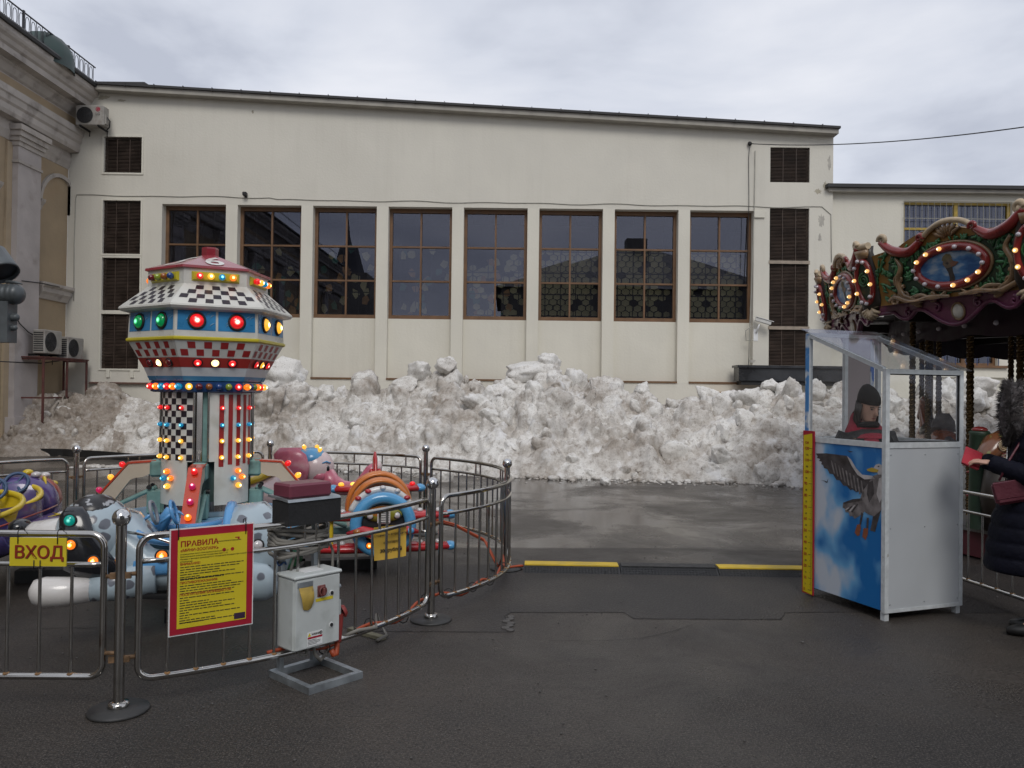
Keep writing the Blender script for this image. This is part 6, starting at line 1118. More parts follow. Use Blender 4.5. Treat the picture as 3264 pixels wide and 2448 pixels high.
hd = obj('head', MB().ell((.70, -.05, .80), (.21, .19, .20), 22, 16), M_elw, ele); obj('trunk', MB().tube([(.80, -.08, .72), (.90, -.08, .63), (1.0, -.08, .585), (1.10, -.08, .58), (1.19, -.08, .62), (1.25, -.08, .70), (1.30, -.08, .775), (1.37, -.08, .81)], [.13, .10, .085, .075, .065, .06, .06, .065], 14), M_elp, hd); obj('trunk_tip', MB().ell((1.38, -.08, .815), (.05, .062, .062), 12, 8), M_elw, hd)
obj('ear', MB().loft([((.52, -.20, .62), (.05, 0, 0), (0, .02, 0)), ((.53, -.26, .70), (.13, 0, 0), (0, .03, 0)), ((.50, -.28, .84), (.18, .0, 0), (0, .035, 0)), ((.47, -.27, .96), (.17, 0, 0), (0, .03, 0)), ((.45, -.25, 1.03), (.09, 0, 0), (0, .02, 0))], 18), M_elp, hd); obj('ear', MB().loft([((.52, .15, .62), (.05, 0, 0), (0, .02, 0)), ((.50, .2, .84), (.18, .0, 0), (0, .035, 0)), ((.45, .2, 1.0), (.09, 0, 0), (0, .02, 0))], 18), M_elp, hd)
obj('cap', MB().ell((.66, -.05, .90), (.18, .175, .12), 18, 10), M_plb, hd)
for p in ((.60, -.12, 1.01), (.76, -.14, .985), (.7, .06, 1.0)): bulb('yellow', p, (p[0] - .68, p[1] + .05, .3), .024, hd)
obj('eye', MB().ell((.845, -.165, .80), (.03, .02, .04), 12, 8), M_dogblk, hd); obj('brow', MB().tube([(.80, -.2, .86), (.84, -.19, .88), (.88, -.15, .86)], .009, 5), M_plb, hd); obj('cheek', MB().ell((.76, -.18, .72), (.08, .05, .06), 12, 8), M_elp, hd)
# ================================================================== TICKET BOOTH (local x along the white front, y into depth; front corner at origin)
BA = R(20); BW_, BD_ = .76, .85; zp = 1.30; zf, zbk = 1.855, 2.175
bt = thing('ticket_booth', 'white ticket booth with seagull mural side and sloped acrylic roof', 'booth', (2.75, 5.87, 0), BA)
M_bwht = mat('booth_white_panel', (.46, .485, .51), .38, var=.05, vscale=2); M_bfr = mat('booth_frame_white', (.54, .57, .585), .45, var=.12, vscale=20, col2=(.38, .37, .35), c2th=(.66, .72), c2scale=18)
M_acr = bpy.data.materials.new('acrylic_sheet'); M_acr.use_nodes = True; glassmat(M_acr, (.95, .955, .955), .02, 1.0, .03, ior=1.28)
M_acr2 = bpy.data.materials.new('scuffed_acrylic_roof'); M_acr2.use_nodes = True; glassmat(M_acr2, (.72, .73, .74), .05, 1.0, .05, ior=1.09)
def mural_blue():
    m = bpy.data.materials.new('airbrushed_sky'); m.use_nodes = True; t = m.node_tree; N = t.nodes.new; L = t.links.new; b = t.nodes['Principled BSDF']; b.inputs['Roughness'].default_value = .3
    tc = N('ShaderNodeTexCoord'); mp = N('ShaderNodeMapping'); mp.inputs['Scale'].default_value = (1, 1.3, 1.0); mp.inputs['Location'].default_value = (3.1, .4, .2); L(tc.outputs['Object'], mp.inputs[0]); nz = N('ShaderNodeTexNoise'); nz.inputs['Scale'].default_value = 2.7; nz.inputs['Detail'].default_value = 2.5; nz.inputs['Roughness'].default_value = .5; L(mp.outputs[0], nz.inputs['Vector'])
    sp = N('ShaderNodeSeparateXYZ'); L(tc.outputs['Object'], sp.inputs[0]); ad = N('ShaderNodeMapRange'); ad.inputs['From Min'].default_value = .15; ad.inputs['From Max'].default_value = .78; ad.inputs['To Min'].default_value = .15; ad.inputs['To Max'].default_value = -.15; L(sp.outputs[1], ad.inputs[0]); s = N('ShaderNodeMath'); L(nz.outputs['Fac'], s.inputs[0]); L(ad.outputs[0], s.inputs[1])
    cr = N('ShaderNodeValToRGB'); e = cr.color_ramp.elements; e[0].position = .36; e[0].color = (.50, .55, .62, 1); e[1].position = .64; e[1].color = (.012, .14, .40, 1); q = e.new(.49); q.color = (.14, .36, .62, 1); L(s.outputs[0], cr.inputs[0]); L(cr.outputs[0], b.inputs['Base Color']); return m
M_mur = mural_blue()
obj('front_panel', MB().bb((.03, 0, .075), (BW_ - .03, .02, zp - .03)), M_bwht, bt); left = obj('mural_panel', MB().bb((0, .03, .075), (.02, BD_ - .03, zp - .03)), M_mur, bt); obj('right_panel', MB().bb((BW_ - .02, .03, .075), (BW_, BD_ - .03, zp - .03)), M_bwht, bt); obj('back_panel', MB().bb((.03, BD_ - .02, .075), (BW_ - .03, BD_, zp - .03)), M_bwht, bt); obj('floor', MB().bb((.03, .03, .06), (BW_ - .03, BD_ - .03, .074)), M_dark, bt)
f = .032
for (x, y, zt) in ((0, 0, zf), (BW_ - f, 0, zf), (0, BD_ - f, zbk), (BW_ - f, BD_ - f, zbk)): obj('corner_post', MB().bb((x - .004, y - .004, .06), (x + f, y + f, zt)), M_bfr, bt)
for lo_, hi_ in (((f, -.006, zp - .03), (BW_ - f, f, zp + .012)), ((f, -.006, zf - .035), (BW_ - f, f, zf)), ((-.006, f, zp - .03), (f - .002, BD_ - f, zp + .012)), ((BW_ - f, f, zp - .03), (BW_ + .006, BD_ - f, zp + .012)), ((f, BD_ - f, zp - .03), (BW_ - f, BD_ + .006, zp + .012)), ((f, BD_ - f, zbk - .03), (BW_ - f, BD_ + .004, zbk)), ((f, -.004, .06), (BW_ - f, .026, .085))): obj('rail', MB().bb(lo_, hi_), M_bfr, bt)
for x in (0, BW_ - f): m = MB(); m.add([(x, f, zf - .035 + .013), (x + f, f, zf - .022), (x + f, BD_ - f, zbk - .045), (x, BD_ - f, zbk - .045), (x, f, zf + .013), (x + f, f, zf + .013), (x + f, BD_ - f, zbk - .012), (x, BD_ - f, zbk - .012)], [(0, 1, 2, 3), (4, 7, 6, 5), (0, 4, 5, 1), (1, 5, 6, 2), (2, 6, 7, 3), (3, 7, 4, 0)]); obj('sloped_rail', m, M_bfr, bt)
obj('front_pane', MB().bb((f + .012, .010, zp + .012), (BW_ - f - .012, .014, zf - .035)), M_acr, bt); m = MB(); yv = (f, BD_ - f); xx = .010
m.add([(xx, yv[0], zp + .012), (xx, yv[1], zp + .012), (xx, yv[1], zbk - .05), (xx, yv[0], zf - .02), (xx + .004, yv[0], zp + .012), (xx + .004, yv[1], zp + .012), (xx + .004, yv[1], zbk - .05), (xx + .004, yv[0], zf - .02)], [(0, 1, 2, 3), (4, 7, 6, 5), (0, 4, 5, 1), (1, 5, 6, 2), (2, 6, 7, 3), (3, 7, 4, 0)]); obj('side_pane', m, M_acr, bt)
m = MB(); gk = .008
for q in ((f, f + gk, zp + .012, zf - .035), (BW_ - f - gk, BW_ - f, zp + .012, zf - .035)): m.bb((q[0], .004, q[2]), (q[1], .02, q[3]))
m.bb((f + gk, .004, zp + .012), (BW_ - f - gk, .02, zp + .012 + gk)); m.bb((f + gk, .004, zf - .035 - gk), (BW_ - f - gk, .02, zf - .035)); obj('window_gasket', m, M_black, bt)
sl = (zbk - zf) / BD_; m = MB(); th = .005; y0, y1 = -.05, BD_ + .05; m.add([(-.03, y0, zf + .016 + sl * y0), (BW_ + .03, y0, zf + .016 + sl * y0), (BW_ + .03, y1, zf + .016 + sl * y1), (-.03, y1, zf + .016 + sl * y1)] + [(-.03, y0, zf + .016 + sl * y0 + th), (BW_ + .03, y0, zf + .016 + sl * y0 + th), (BW_ + .03, y1, zf + .016 + sl * y1 + th), (-.03, y1, zf + .016 + sl * y1 + th)], [(0, 1, 2, 3), (4, 7, 6, 5), (0, 4, 5, 1), (1, 5, 6, 2), (2, 6, 7, 3), (3, 7, 4, 0)]); obj('roof_sheet', m, M_acr2, bt)
obj('blue_post_trim', MB().bb((-.010, BD_ - f - .004, zp + .02), (-.0045, BD_ + .004, zbk - .01)), mat('blue_streaked_tape', (.06, .22, .50), .4, var=.1, col2=(.55, .6, .64), c2th=(.5, .6), c2scale=7), bt)
obj('rear_door', MB().bb((.42, BD_ - .015, zp + .014), (.66, BD_ + .01, zbk - .035)), mat('mauve_grey_panel', (.30, .26, .265), .6, var=.05), bt); obj('door_edge', MB().bb((.66, BD_ - .02, zp + .014), (.70, BD_ + .012, zbk - .035)), mat('blue_door_edge', (.05, .13, .38), .4, col2=(.45, .5, .55), c2th=(.5, .55), c2scale=5), bt); obj('door_edge', MB().bb((.385, BD_ - .02, zp + .014), (.418, BD_ + .012, zbk - .035)), M_bfr, bt)
for (x, y) in ((.01, .01), (BW_ - .05, .01), (.01, BD_ - .05), (BW_ - .05, BD_ - .05)): obj('foot', MB().bb((x, y, 0), (x + .04, y + .04, .06)), M_bfr, bt)
[obj('rivet', MB().ell((x_, -.001, z_), (.006, .003, .006), 8, 5), M_steel, bt) for x_ in (.05, .38, .71) for z_ in (.12, .68, 1.22)]; obj('counter', MB().bb((.04, .04, zp - .04), (.30, BD_ - .1, zp - .02)), M_bfr, bt)
# seagull, printed on the mural side: picture coordinates of the panel -> (y, z)
def mz(x, y): t = max(0.0, (765 - x) / 580); yt = 108 - 45 * t; yb = 1565 - 195 * t; return (.03 + .70 * t ** 1.04 * 1.02, zp - .03 - (y - yt) / (yb - yt) * (zp - .105))
gc = [0]
def gp(poly, mt, nm, lvl=1): 
    off = -.0012 * lvl - .0005; P = [mz(*p) for p in poly]; n = len(P); m = MB(); m.add([(off, a, b) for a, b in P], [tuple(range(n))]); obj(nm, m, mt, left)
G_dk = mat('gull_dark_print', (.055, .050, .052), .4, var=.5, vscale=18); G_md = mat('gull_grey_print', (.17, .155, .155), .4, var=.45, vscale=14); G_lt = mat('gull_pale_print', (.44, .42, .42), .4, var=.2, vscale=14); G_yl = mat('gull_beak_print', (.42, .30, .04), .4); G_rd = mat('gull_foot_print', (.24, .08, .04), .4)
gp([(195, 165), (290, 163), (470, 183), (520, 255), (560, 325), (620, 365), (690, 365), (700, 480), (640, 520), (590, 517), (575, 500), (550, 508), (520, 485), (500, 490), (470, 455), (440, 450), (410, 405), (380, 400), (350, 350), (320, 345), (300, 305), (270, 295), (262, 270), (245, 262), (250, 240), (225, 232), (235, 215), (205, 205), (212, 190)], G_dk, 'gull_wing', 1)
gp([(470, 183), (505, 215), (550, 295), (600, 350), (680, 358), (705, 385), (620, 392), (560, 352), (512, 275)], G_lt, 'gull_wing_edge', 2)
for i in range(9): x0 = 330 + i * 32; y0_ = 225 + i * 22; gp([(x0, y0_), (x0 + 12, y0_ + 4), (x0 + 40 - i, y0_ + 120 + i * 4), (x0 + 28 - i, y0_ + 118 + i * 4)], G_md, 'gull_feather', 2)
gp([(690, 358), (768, 330), (768, 660), (700, 722), (650, 705), (600, 665), (578, 590), (600, 505), (640, 440)], G_md, 'gull_body', 2); gp([(740, 380), (768, 370), (768, 560), (745, 600), (720, 520)], G_lt, 'gull_breast', 3); gp([(650, 420), (690, 400), (700, 520), (660, 600), (640, 520)], G_dk, 'gull_shade', 3)
gp([(440, 605), (520, 572), (600, 562), (645, 640), (605, 700), (540, 748), (515, 720), (500, 728), (485, 690), (460, 690), (455, 660), (435, 648)], G_md, 'gull_tail', 1); gp([(440, 605), (520, 572), (600, 562), (600, 585), (520, 600), (450, 615)], G_dk, 'gull_tail_bar', 2)
for i in range(4): gp([(560 - i * 25, 610 + i * 12), (570 - i * 25, 615 + i * 12), (520 - i * 18, 690 - i * 6), (510 - i * 18, 685 - i * 6)], G_lt if i % 2 else G_dk, 'gull_feather', 2)
gp([(690, 292), (712, 258), (740, 248), (768, 262), (768, 345), (735, 348), (718, 312)], G_lt, 'gull_head', 3); gp([(638, 300), (680, 283), (738, 304), (726, 326), (690, 326), (645, 316)], G_yl, 'gull_beak', 4); gp([(728, 268), (742, 266), (744, 278), (730, 280)], G_dk, 'gull_eye', 4)
gp([(592, 690), (610, 700), (592, 800), (578, 800)], G_dk, 'gull_leg', 1); gp([(638, 735), (656, 735), (652, 832), (636, 832)], G_dk, 'gull_leg', 1); gp([(560, 800), (586, 795), (592, 830), (580, 895), (562, 902), (540, 872)], G_rd, 'gull_foot', 2); gp([(614, 830), (652, 830), (650, 880), (632, 937), (604, 905)], G_rd, 'gull_foot', 2); gp([(690, 722), (760, 655), (725, 790), (708, 862), (668, 850)], G_dk, 'gull_tail_tip', 1)
gp([(468, 128), (490, 140), (520, 143), (505, 150), (490, 150)], G_dk, 'distant_bird', 1); gp([(245, 405), (280, 410), (296, 418), (310, 388), (302, 425), (290, 428), (278, 416)], G_dk, 'distant_bird', 1)
# height chart
hc = thing('height_chart', 'yellow and red height ruler from 0 to 120 leaning on the booth side', 'ruler', tuple(Vector((2.75, 5.87, 0)) + Matrix.Rotation(BA, 3, 'Z') @ Vector((-.016, .735, .015))), BA)
M_ry = mat('yellow_ruler', (.60, .47, .01), .4, var=.04); obj('red_edge', MB().bb((-.003, -.004, 0), (.006, .128, 1.345)), M_rb, hc); m = MB(); m.add([(-.0045, .005, .004), (-.0045, .116, .012), (-.0045, .120, 1.305), (-.0045, .018, 1.325), (-.0045, .010, .9)], [(0, 1, 2, 3, 4)]); obj('yellow_field', m, M_ry, hc)
FR = Matrix(((0, 1, 0, 0), (-1, 0, 0, 0), (0, 0, 1, 0), (0, 0, 0, 1)))
for n_ in range(0, 121, 5):
    z = .035 + n_ * .0097; t10 = n_ % 10 == 0; textobj('numeral', str(n_), .034 if t10 else .020, TXr if t10 else M_bk, hc, Matrix.Translation((-.0058, .106 if t10 else .092, z - .011)) @ FR, bold=.02, extrude=.0003)
m = MB()
for n_ in range(0, 121):
    z = .035 + n_ * .0097; l_ = .042 if n_ % 10 == 0 else (.026 if n_ % 5 == 0 else .016); m.bb((-.0056, .012, z), (-.0047, .012 + l_, z + (.0035 if n_ % 10 == 0 else .002)))
obj('tick_marks', m, M_bk, hc, kind='stuff'); textobj('unit_print', 'СМ', .026, TXr, hc, Matrix.Translation((-.0058, .10, .035 + 124 * .0097)) @ FR, bold=.02, extrude=.0003)
# ================================================================== PEOPLE
M_skin = mat('skin', (.52, .31, .23), .5, var=.06, vscale=12); M_lip = mat('lips', (.32, .11, .09), .45); M_eyew = mat('eye_dark', (.03, .02, .015), .3); M_hair = mat('dark_hair', (.016, .011, .009), .45, var=.3, vscale=60); M_brow = mat('brow', (.05, .03, .02), .7)
def head_parts(mb, M):
    rings = [(-.120, -.050, .018, .018), (-.110, -.042, .038, .040), (-.085, -.022, .052, .064), (-.05, -.008, .061, .082), (-.01, -.002, .068, .091), (.03, .002, .072, .096), (.07, .006, .068, .090), (.10, .008, .052, .068), (.120, .008, .026, .034), (.126, .008, .006, .008)]
    mb.loft([((0, cy, z), (rx, 0, 0), (0, ry, 0)) for z, cy, rx, ry in rings], 18, M=M)
    mb.loft([((0, -.088, .018), (.006, 0, 0), (0, .008, 0)), ((0, -.098, -.012), (.010, 0, 0), (0, .014, 0)), ((0, -.106, -.032), (.016, 0, 0), (0, .016, 0)), ((0, -.096, -.043), (.014, 0, 0), (0, .012, 0))], 10, M=M)
    for s in (-1, 1): mb.ell((s * .072, .01, -.01), (.010, .020, .032), 8, 6, M=M)
def join_mesh(me, mb, name, mt):
    bm = bmesh.new(); bm.from_mesh(me); me2 = mb.mesh(name, mt); bm.from_mesh(me2); r = bpy.data.meshes.new(name); bm.to_mesh(r); bm.free(); r.materials.append(mt); r.polygons.foreach_set('use_smooth', [True] * len(r.polygons)); return r
def face(par, M):
    for s in (-1, 1):
        obj('eye', MB().ell((s * .030, -.082, .006), (.013, .008, .0055), 10, 6, M=M), M_eyew, par); obj('brow', MB().tube([(s * .016, -.091, .022), (s * .032, -.090, .027), (s * .050, -.078, .022)], .0032, 5, M=M), M_brow, par)
    obj('mouth', MB().ell((0, -.083, -.066), (.022, .009, .0065), 12, 6, M=M), M_lip, par)
# operator inside the booth
op = thing('person', 'person in black knitted hat and red hood standing inside the ticket booth', 'person', tuple(Vector((2.75, 5.87, .115)) + Matrix.Rotation(BA, 3, 'Z') @ Vector((.28, .47, 0))), R(4))
HZ = 1.445
pts = [(0, 0, .86), (0, .01, 1.05), (0, .02, 1.20), (0, .01, 1.29), (0, 0, 1.37), (.145, .02, 1.19), (.18, .02, 1.0), (.12, -.12, .92), (-.145, .02, 1.19), (-.18, .02, 1.0), (-.12, -.12, .92), (.09, 0, .80), (.10, -.01, .45), (.10, .01, .07), (.10, -.12, .03), (-.09, 0, .80), (-.10, -.01, .45), (-.10, .01, .07), (-.10, -.12, .03)]
ed = [(0, 1), (1, 2), (2, 3), (3, 4), (2, 5), (5, 6), (6, 7), (2, 8), (8, 9), (9, 10), (0, 11), (11, 12), (12, 13), (13, 14), (0, 15), (15, 16), (16, 17), (17, 18)]
rd = [(.13, .10), (.12, .09), (.13, .09), .05, .05, .06, .045, .03, .06, .045, .03, .08, .055, .04, .04, .08, .055, .04, .04]
MH = Matrix.Translation((0, -.01, HZ)) @ Matrix.Rotation(R(12), 4, 'Z') @ Matrix.Rotation(R(14), 4, 'X'); hb = MB(); head_parts(hb, MH); bd_ = obj('body', join_mesh(skin_mesh('body', pts, ed, rd, M_skin), hb, 'body', M_skin), None, op); face(bd_, MH)
M_hat = mat('black_knit', (.010, .010, .011), .9, bump=.5, bscale=160); M_jack = mat('black_jacket', (.014, .014, .016), .7, bump=.3, bscale=50); M_hood = mat('crimson_hood', (.24, .012, .03), .8, bump=.4, bscale=70)
obj('knit_hat', MB().loft([((0, .004, .040), (.078, 0, 0), (0, .101, 0)), ((0, .004, .06), (.082, 0, 0), (0, .103, 0)), ((0, .008, .09), (.080, 0, 0), (0, .098, 0)), ((0, .020, .13), (.066, 0, 0), (0, .080, 0)), ((0, .035, .165), (.042, 0, 0), (0, .052, 0)), ((0, .045, .182), (.012, 0, 0), (0, .016, 0))], 20, M=MH), M_hat, op); obj('hat_back', MB().loft([((0, .05, -.06), (.06, 0, 0), (0, .05, 0)), ((0, .04, -.02), (.075, 0, 0), (0, .068, 0)), ((0, .03, .04), (.080, 0, 0), (0, .075, 0))], 16, M=MH), M_hat, op)
m = MB(); rg = random.Random(8)
for s in (-1, 1):
    for i in range(16):
        y = rg.uniform(-.015, .05); P = [(s * .070, y, .03), (s * (.080 + rg.uniform(0, .01)), y - .01, -.04), (s * (.075 + rg.uniform(0, .02)), y - .02, -.10), (s * (.07 + rg.uniform(0, .03)), y - .03 + rg.uniform(-.02, .02), -.16)]; m.tube(P, [.008, .010, .009, .003], 5, M=MH)
obj('hair', m, M_hair, op)
jm = MB(); jm.loft([((0, .01, z), (rx_, 0, 0), (0, ry_, 0)) for z, rx_, ry_ in ((.78, .19, .14), (1.0, .195, .14), (1.12, .205, .14), (1.18, .21, .135), (1.225, .195, .12), (1.255, .15, .105), (1.275, .10, .085))], 26, pw=2.4)
for s_ in (-1, 1): jm.tube([(s_ * .15, .01, 1.225), (s_ * .20, .02, 1.12), (s_ * .205, .02, 1.0), (s_ * .16, -.08, .93), (s_ * .10, -.17, .92)], [.085, .08, .07, .065, .05], 14)
jk = obj('jacket', jm, M_jack, op)
obj('hood', MB().loft([((0, .0, 1.205), (.175, 0, 0), (0, .15, .0)), ((0, .015, 1.25), (.165, 0, 0), (0, .135, .02)), ((0, .04, 1.31), (.125, 0, 0), (0, .10, .03)), ((0, .07, 1.365), (.10, 0, 0), (0, .06, .03)), ((0, .085, 1.40), (.075, 0, 0), (0, .04, .02))], 22, caps=False), M_hood, jk); obj('placket', MB().loft([((-.02, -.14, .95), (.07, 0, 0), (0, .03, 0)), ((-.02, -.155, 1.08), (.07, 0, 0), (0, .03, 0)), ((-.03, -.12, 1.20), (.06, 0, 0), (0, .03, 0))], 12), M_hood, jk); obj('scarf', MB().tube([(.075 * math.cos(a), .01 + .075 * math.sin(a), 1.300 - .015 * math.sin(a)) for a in [2 * PI * i / 20 for i in range(20)]], .024, 8, closed=True), M_hat, op)
# woman by the carousel fence
wo = thing('person', 'person in long navy quilted coat with fur hood holding a red wallet', 'person', (3.68, 5.62, 0), R(-112)); M_coat = mat('navy_quilted_nylon', (.0065, .007, .014), .65, spec=.12, var=.2, vscale=10, bump=.35, bscale=26); M_trs = mat('black_trousers', (.010, .010, .011), .8); M_boot = mat('black_boots', (.012, .012, .012), .4)
pts = [(0, .02, .92), (0, .02, 1.10), (0, .02, 1.30), (0, .0, 1.42), (0, -.02, 1.50), (.19, .02, 1.34), (.23, -.05, 1.10), (.11, -.26, 1.19), (-.19, .02, 1.34), (-.23, -.05, 1.10), (-.09, -.27, 1.19), (.10, .02, .85), (.10, .0, .48), (.10, .03, .09), (.10, -.11, .04), (-.10, .04, .85), (-.10, .05, .48), (-.10, .08, .09), (-.10, -.06, .04)]
MH = Matrix.Translation((0, -.03, 1.575)) @ Matrix.Rotation(R(16), 4, 'X'); hb = MB(); head_parts(hb, MH)
def hand(mb, wrist, d, up, side, curl=.5):
    d = Vector(d).normalized(); up = Vector(up); up = (up - d * up.dot(d)).normalized(); lat = d.cross(up) * side; w_ = Vector(wrist)
    mb.loft([(w_ - d * .01, lat * .026, up * .018), (w_ + d * .03, lat * .038, up * .015), (w_ + d * .075, lat * .042, up * .012), (w_ + d * .088, lat * .03, up * .008)], 12)
    for i, ln in enumerate((.062, .070, .066, .052)):
        b = w_ + d * .082 + lat * (.030 - .020 * i); c1 = b + d * ln * .45 - up * .010 * curl; c2 = c1 + d * ln * .33 - up * .030 * curl; c3 = c2 + d * ln * .15 - up * .03 * curl; mb.tube([b - d * .02, b, c1, c2, c3], [.008, .0095, .0088, .0078, .004], 8)
    b = w_ + d * .02 + lat * .035; mb.tube([b, b + d * .025 + lat * .022 - up * .008, b + d * .055 + lat * .024 - up * .018, b + d * .070 + lat * .018 - up * .026], [.012, .012, .010, .004], 8)
hand(hb, (.10, -.28, 1.19), (-.25, -1, .12), (0.2, 0, 1), 1, .6); hand(hb, (-.09, -.29, 1.18), (.2, -1, .1), (0, 0, 1), -1, .6)
wb = obj('body', join_mesh(skin_mesh('body', pts, ed, rd, M_skin), hb, 'body', M_skin), None, wo); face(wb, MH)
prof_ = [(.44, .29, .285, -.02), (.60, .280, .27, -.02), (.80, .265, .245, -.01), (.95, .25, .215, .01), (1.08, .235, .180, .02), (1.20, .240, .180, .02), (1.32, .235, .170, .02), (1.40, .19, .14, .02), (1.46, .12, .11, .01), (1.50, .10, .10, 0)]
zs = [p[0] for p in prof_]; secs = []
z = .44
while z <= 1.50:
    rx_ = np.interp(z, zs, [p[1] for p in prof_]); ry_ = np.interp(z, zs, [p[2] for p in prof_]); cy = np.interp(z, zs, [p[3] for p in prof_]); bq = 1 + .045 * abs(math.sin((z - .44) / .105 * PI)) ** .5 - .02; secs.append(((0, cy, z), (rx_ * bq, 0, 0), (0, ry_ * bq, 0))); z += .0131
ct = obj('coat', MB().loft(secs, 30, pw=2.2), M_coat, wo)
def sleeve(P):
    cs = []; Q = []
    for a, b in zip(P[:-1], P[1:]):
        for i in range(14): Q.append(Vector(a).lerp(Vector(b), i / 14))
    Q.append(Vector(P[-1])); n = len(Q); rs = [(.092 - .038 * i / n) * (1 + .07 * abs(math.sin(i * .75))) for i in range(n)]
    for _ in range(3): Q = [Q[0]] + [(Q[i - 1] + Q[i] * 2 + Q[i + 1]) / 4 for i in range(1, n - 1)] + [Q[-1]]
    return MB().tube(Q, rs, 16)
obj('sleeve', sleeve([(.17, .02, 1.37), (.26, -.05, 1.11), (.10, -.27, 1.19)]), M_coat, ct); obj('sleeve', sleeve([(-.17, .02, 1.37), (-.25, -.06, 1.11), (-.08, -.28, 1.19)]), M_coat, ct); obj('zip', MB().tube([(.0, -.205, .50), (0, -.20, .8), (0, -.175, 1.1), (0, -.16, 1.35)], .006, 5), M_chrome, ct)
hdm = obj('hood', MB().loft([((0, .04, 1.40), (.13, 0, 0), (0, .11, 0)), ((0, .05, 1.50), (.135, 0, 0), (0, .125, 0)), ((0, .04, 1.60), (.125, 0, 0), (0, .13, 0)), ((0, .03, 1.68), (.10, 0, 0), (0, .105, 0)), ((0, .03, 1.725), (.05, 0, 0), (0, .05, 0)), ((0, .03, 1.74), (.01, 0, 0), (0, .01, 0))], 22), M_coat, wo)
M_fur = mat('grey_brown_fur', (.045, .038, .038), .9, var=.6, vscale=40, col2=(.16, .15, .155), c2th=(.55, .65), c2scale=20); rg = random.Random(12); m = MB(); base = []
for i in range(40): a = 2 * PI * i / 40; base.append(Vector((.110 * math.sin(a), -.125 - .035 * math.cos(a) * 0 - .02 * math.sin(a) ** 2, 1.545 + .165 * math.cos(a))))
m.tube(base, .055, 10, closed=True)
for k in range(5200):
    i = rg.randrange(40); c = base[i].lerp(base[(i + 1) % 40], rg.random()); t = (base[(i + 1) % 40] - base[i - 1]).normalized(); r_ = Vector((c.x, 0, c.z - 1.545)).normalized(); a = rg.uniform(-.2 * PI, 1.25 * PI); nn = (r_ * math.cos(a - PI / 2) + Vector((0, -1, 0)) * math.sin(a - 0.0) * .8).normalized() if rg.random() < .7 else (r_ + Vector((0, rg.uniform(-1, .7), 0))).normalized()
    p0 = c + nn * .040; d = (nn + Vector((rg.gauss(0, .25), rg.gauss(0, .25), rg.gauss(0, .25) - .18))).normalized() * rg.uniform(.03, .075); sd_ = t * .0022; m.add([p0 - sd_, p0 + sd_, p0 + d * .6 + Vector((0, 0, -.004)), p0 + d], [(0, 1, 2), (0, 2, 3)])
obj('fur_trim', m, M_fur, hdm)
for (x, y0, s) in ((.10, .03, 0), (-.10, .08, 0)):
    obj('trouser_leg', MB().tube([(x, y0, .62), (x, y0 - .01, .46), (x, y0, .25), (x, y0, .10)], [.095, .085, .075, .07], 14), M_trs, wo); obj('boot', MB().loft([((x, y0 + .075, .05), (.04, 0, 0), (0, 0, .048)), ((x, y0 + .03, .065), (.05, 0, 0), (0, 0, .064)), ((x, y0 - .06, .05), (.05, 0, 0), (0, 0, .05)), ((x, y0 - .15, .04), (.05, 0, 0), (0, 0, .038)), ((x, y0 - .21, .03), (.03, 0, 0), (0, 0, .025))], 16), M_boot, wo); obj('boot_shaft', MB().cyl((x, y0 + .01, .06), (x, y0 + .005, .27), .062, .07, n=16), M_boot, wo)
wl_ = thing('wallet', 'red leather wallet held in both hands by the coat wearer', 'wallet', tuple(wm(wo) @ Vector((.005, -.385, 1.215))), R(-112)); obj('cover', MB().box((0, 0, 0), (.19, .12, .014), Matrix.Rotation(R(-24), 4, 'X') @ Matrix.Rotation(R(38), 4, 'Y'), bev=.004), mat('red_leather', (.36, .02, .035), .45, bump=.2), wl_); obj('pages', MB().box((0, 0, -.011), (.18, .11, .008), Matrix.Rotation(R(-24), 4, 'X') @ Matrix.Rotation(R(38), 4, 'Y')), MATS['red_leather'], wl_)
M_bur = mat('burgundy_leather', (.095, .018, .03), .42, var=.15, bump=.2); bg_ = thing('shoulder_bag', 'small burgundy leather shoulder bag hanging at the navy coat front', 'bag', tuple(wm(wo) @ Vector((.21, -.16, .93))), R(-112)); Mb = Matrix.Rotation(R(14), 4, 'X')
obj('bag_body', MB().box((0, 0, .08), (.075, .215, .155), Mb, bev=.02), M_bur, bg_); obj('flap', MB().box((.036, 0, .10), (.012, .205, .12), Mb, bev=.005), M_bur, bg_); obj('strap', MB().tube([(0, -.09, .15), (-.03, -.02, .30), (-.12, .10, .50), (-.24, .18, .46)], .008, 6), M_bur, bg_); obj('clasp', MB().tube([(.03, .11, .10), (.03, .14, .09), (.02, .17, .10)], .006, 5), M_chrome, bg_)
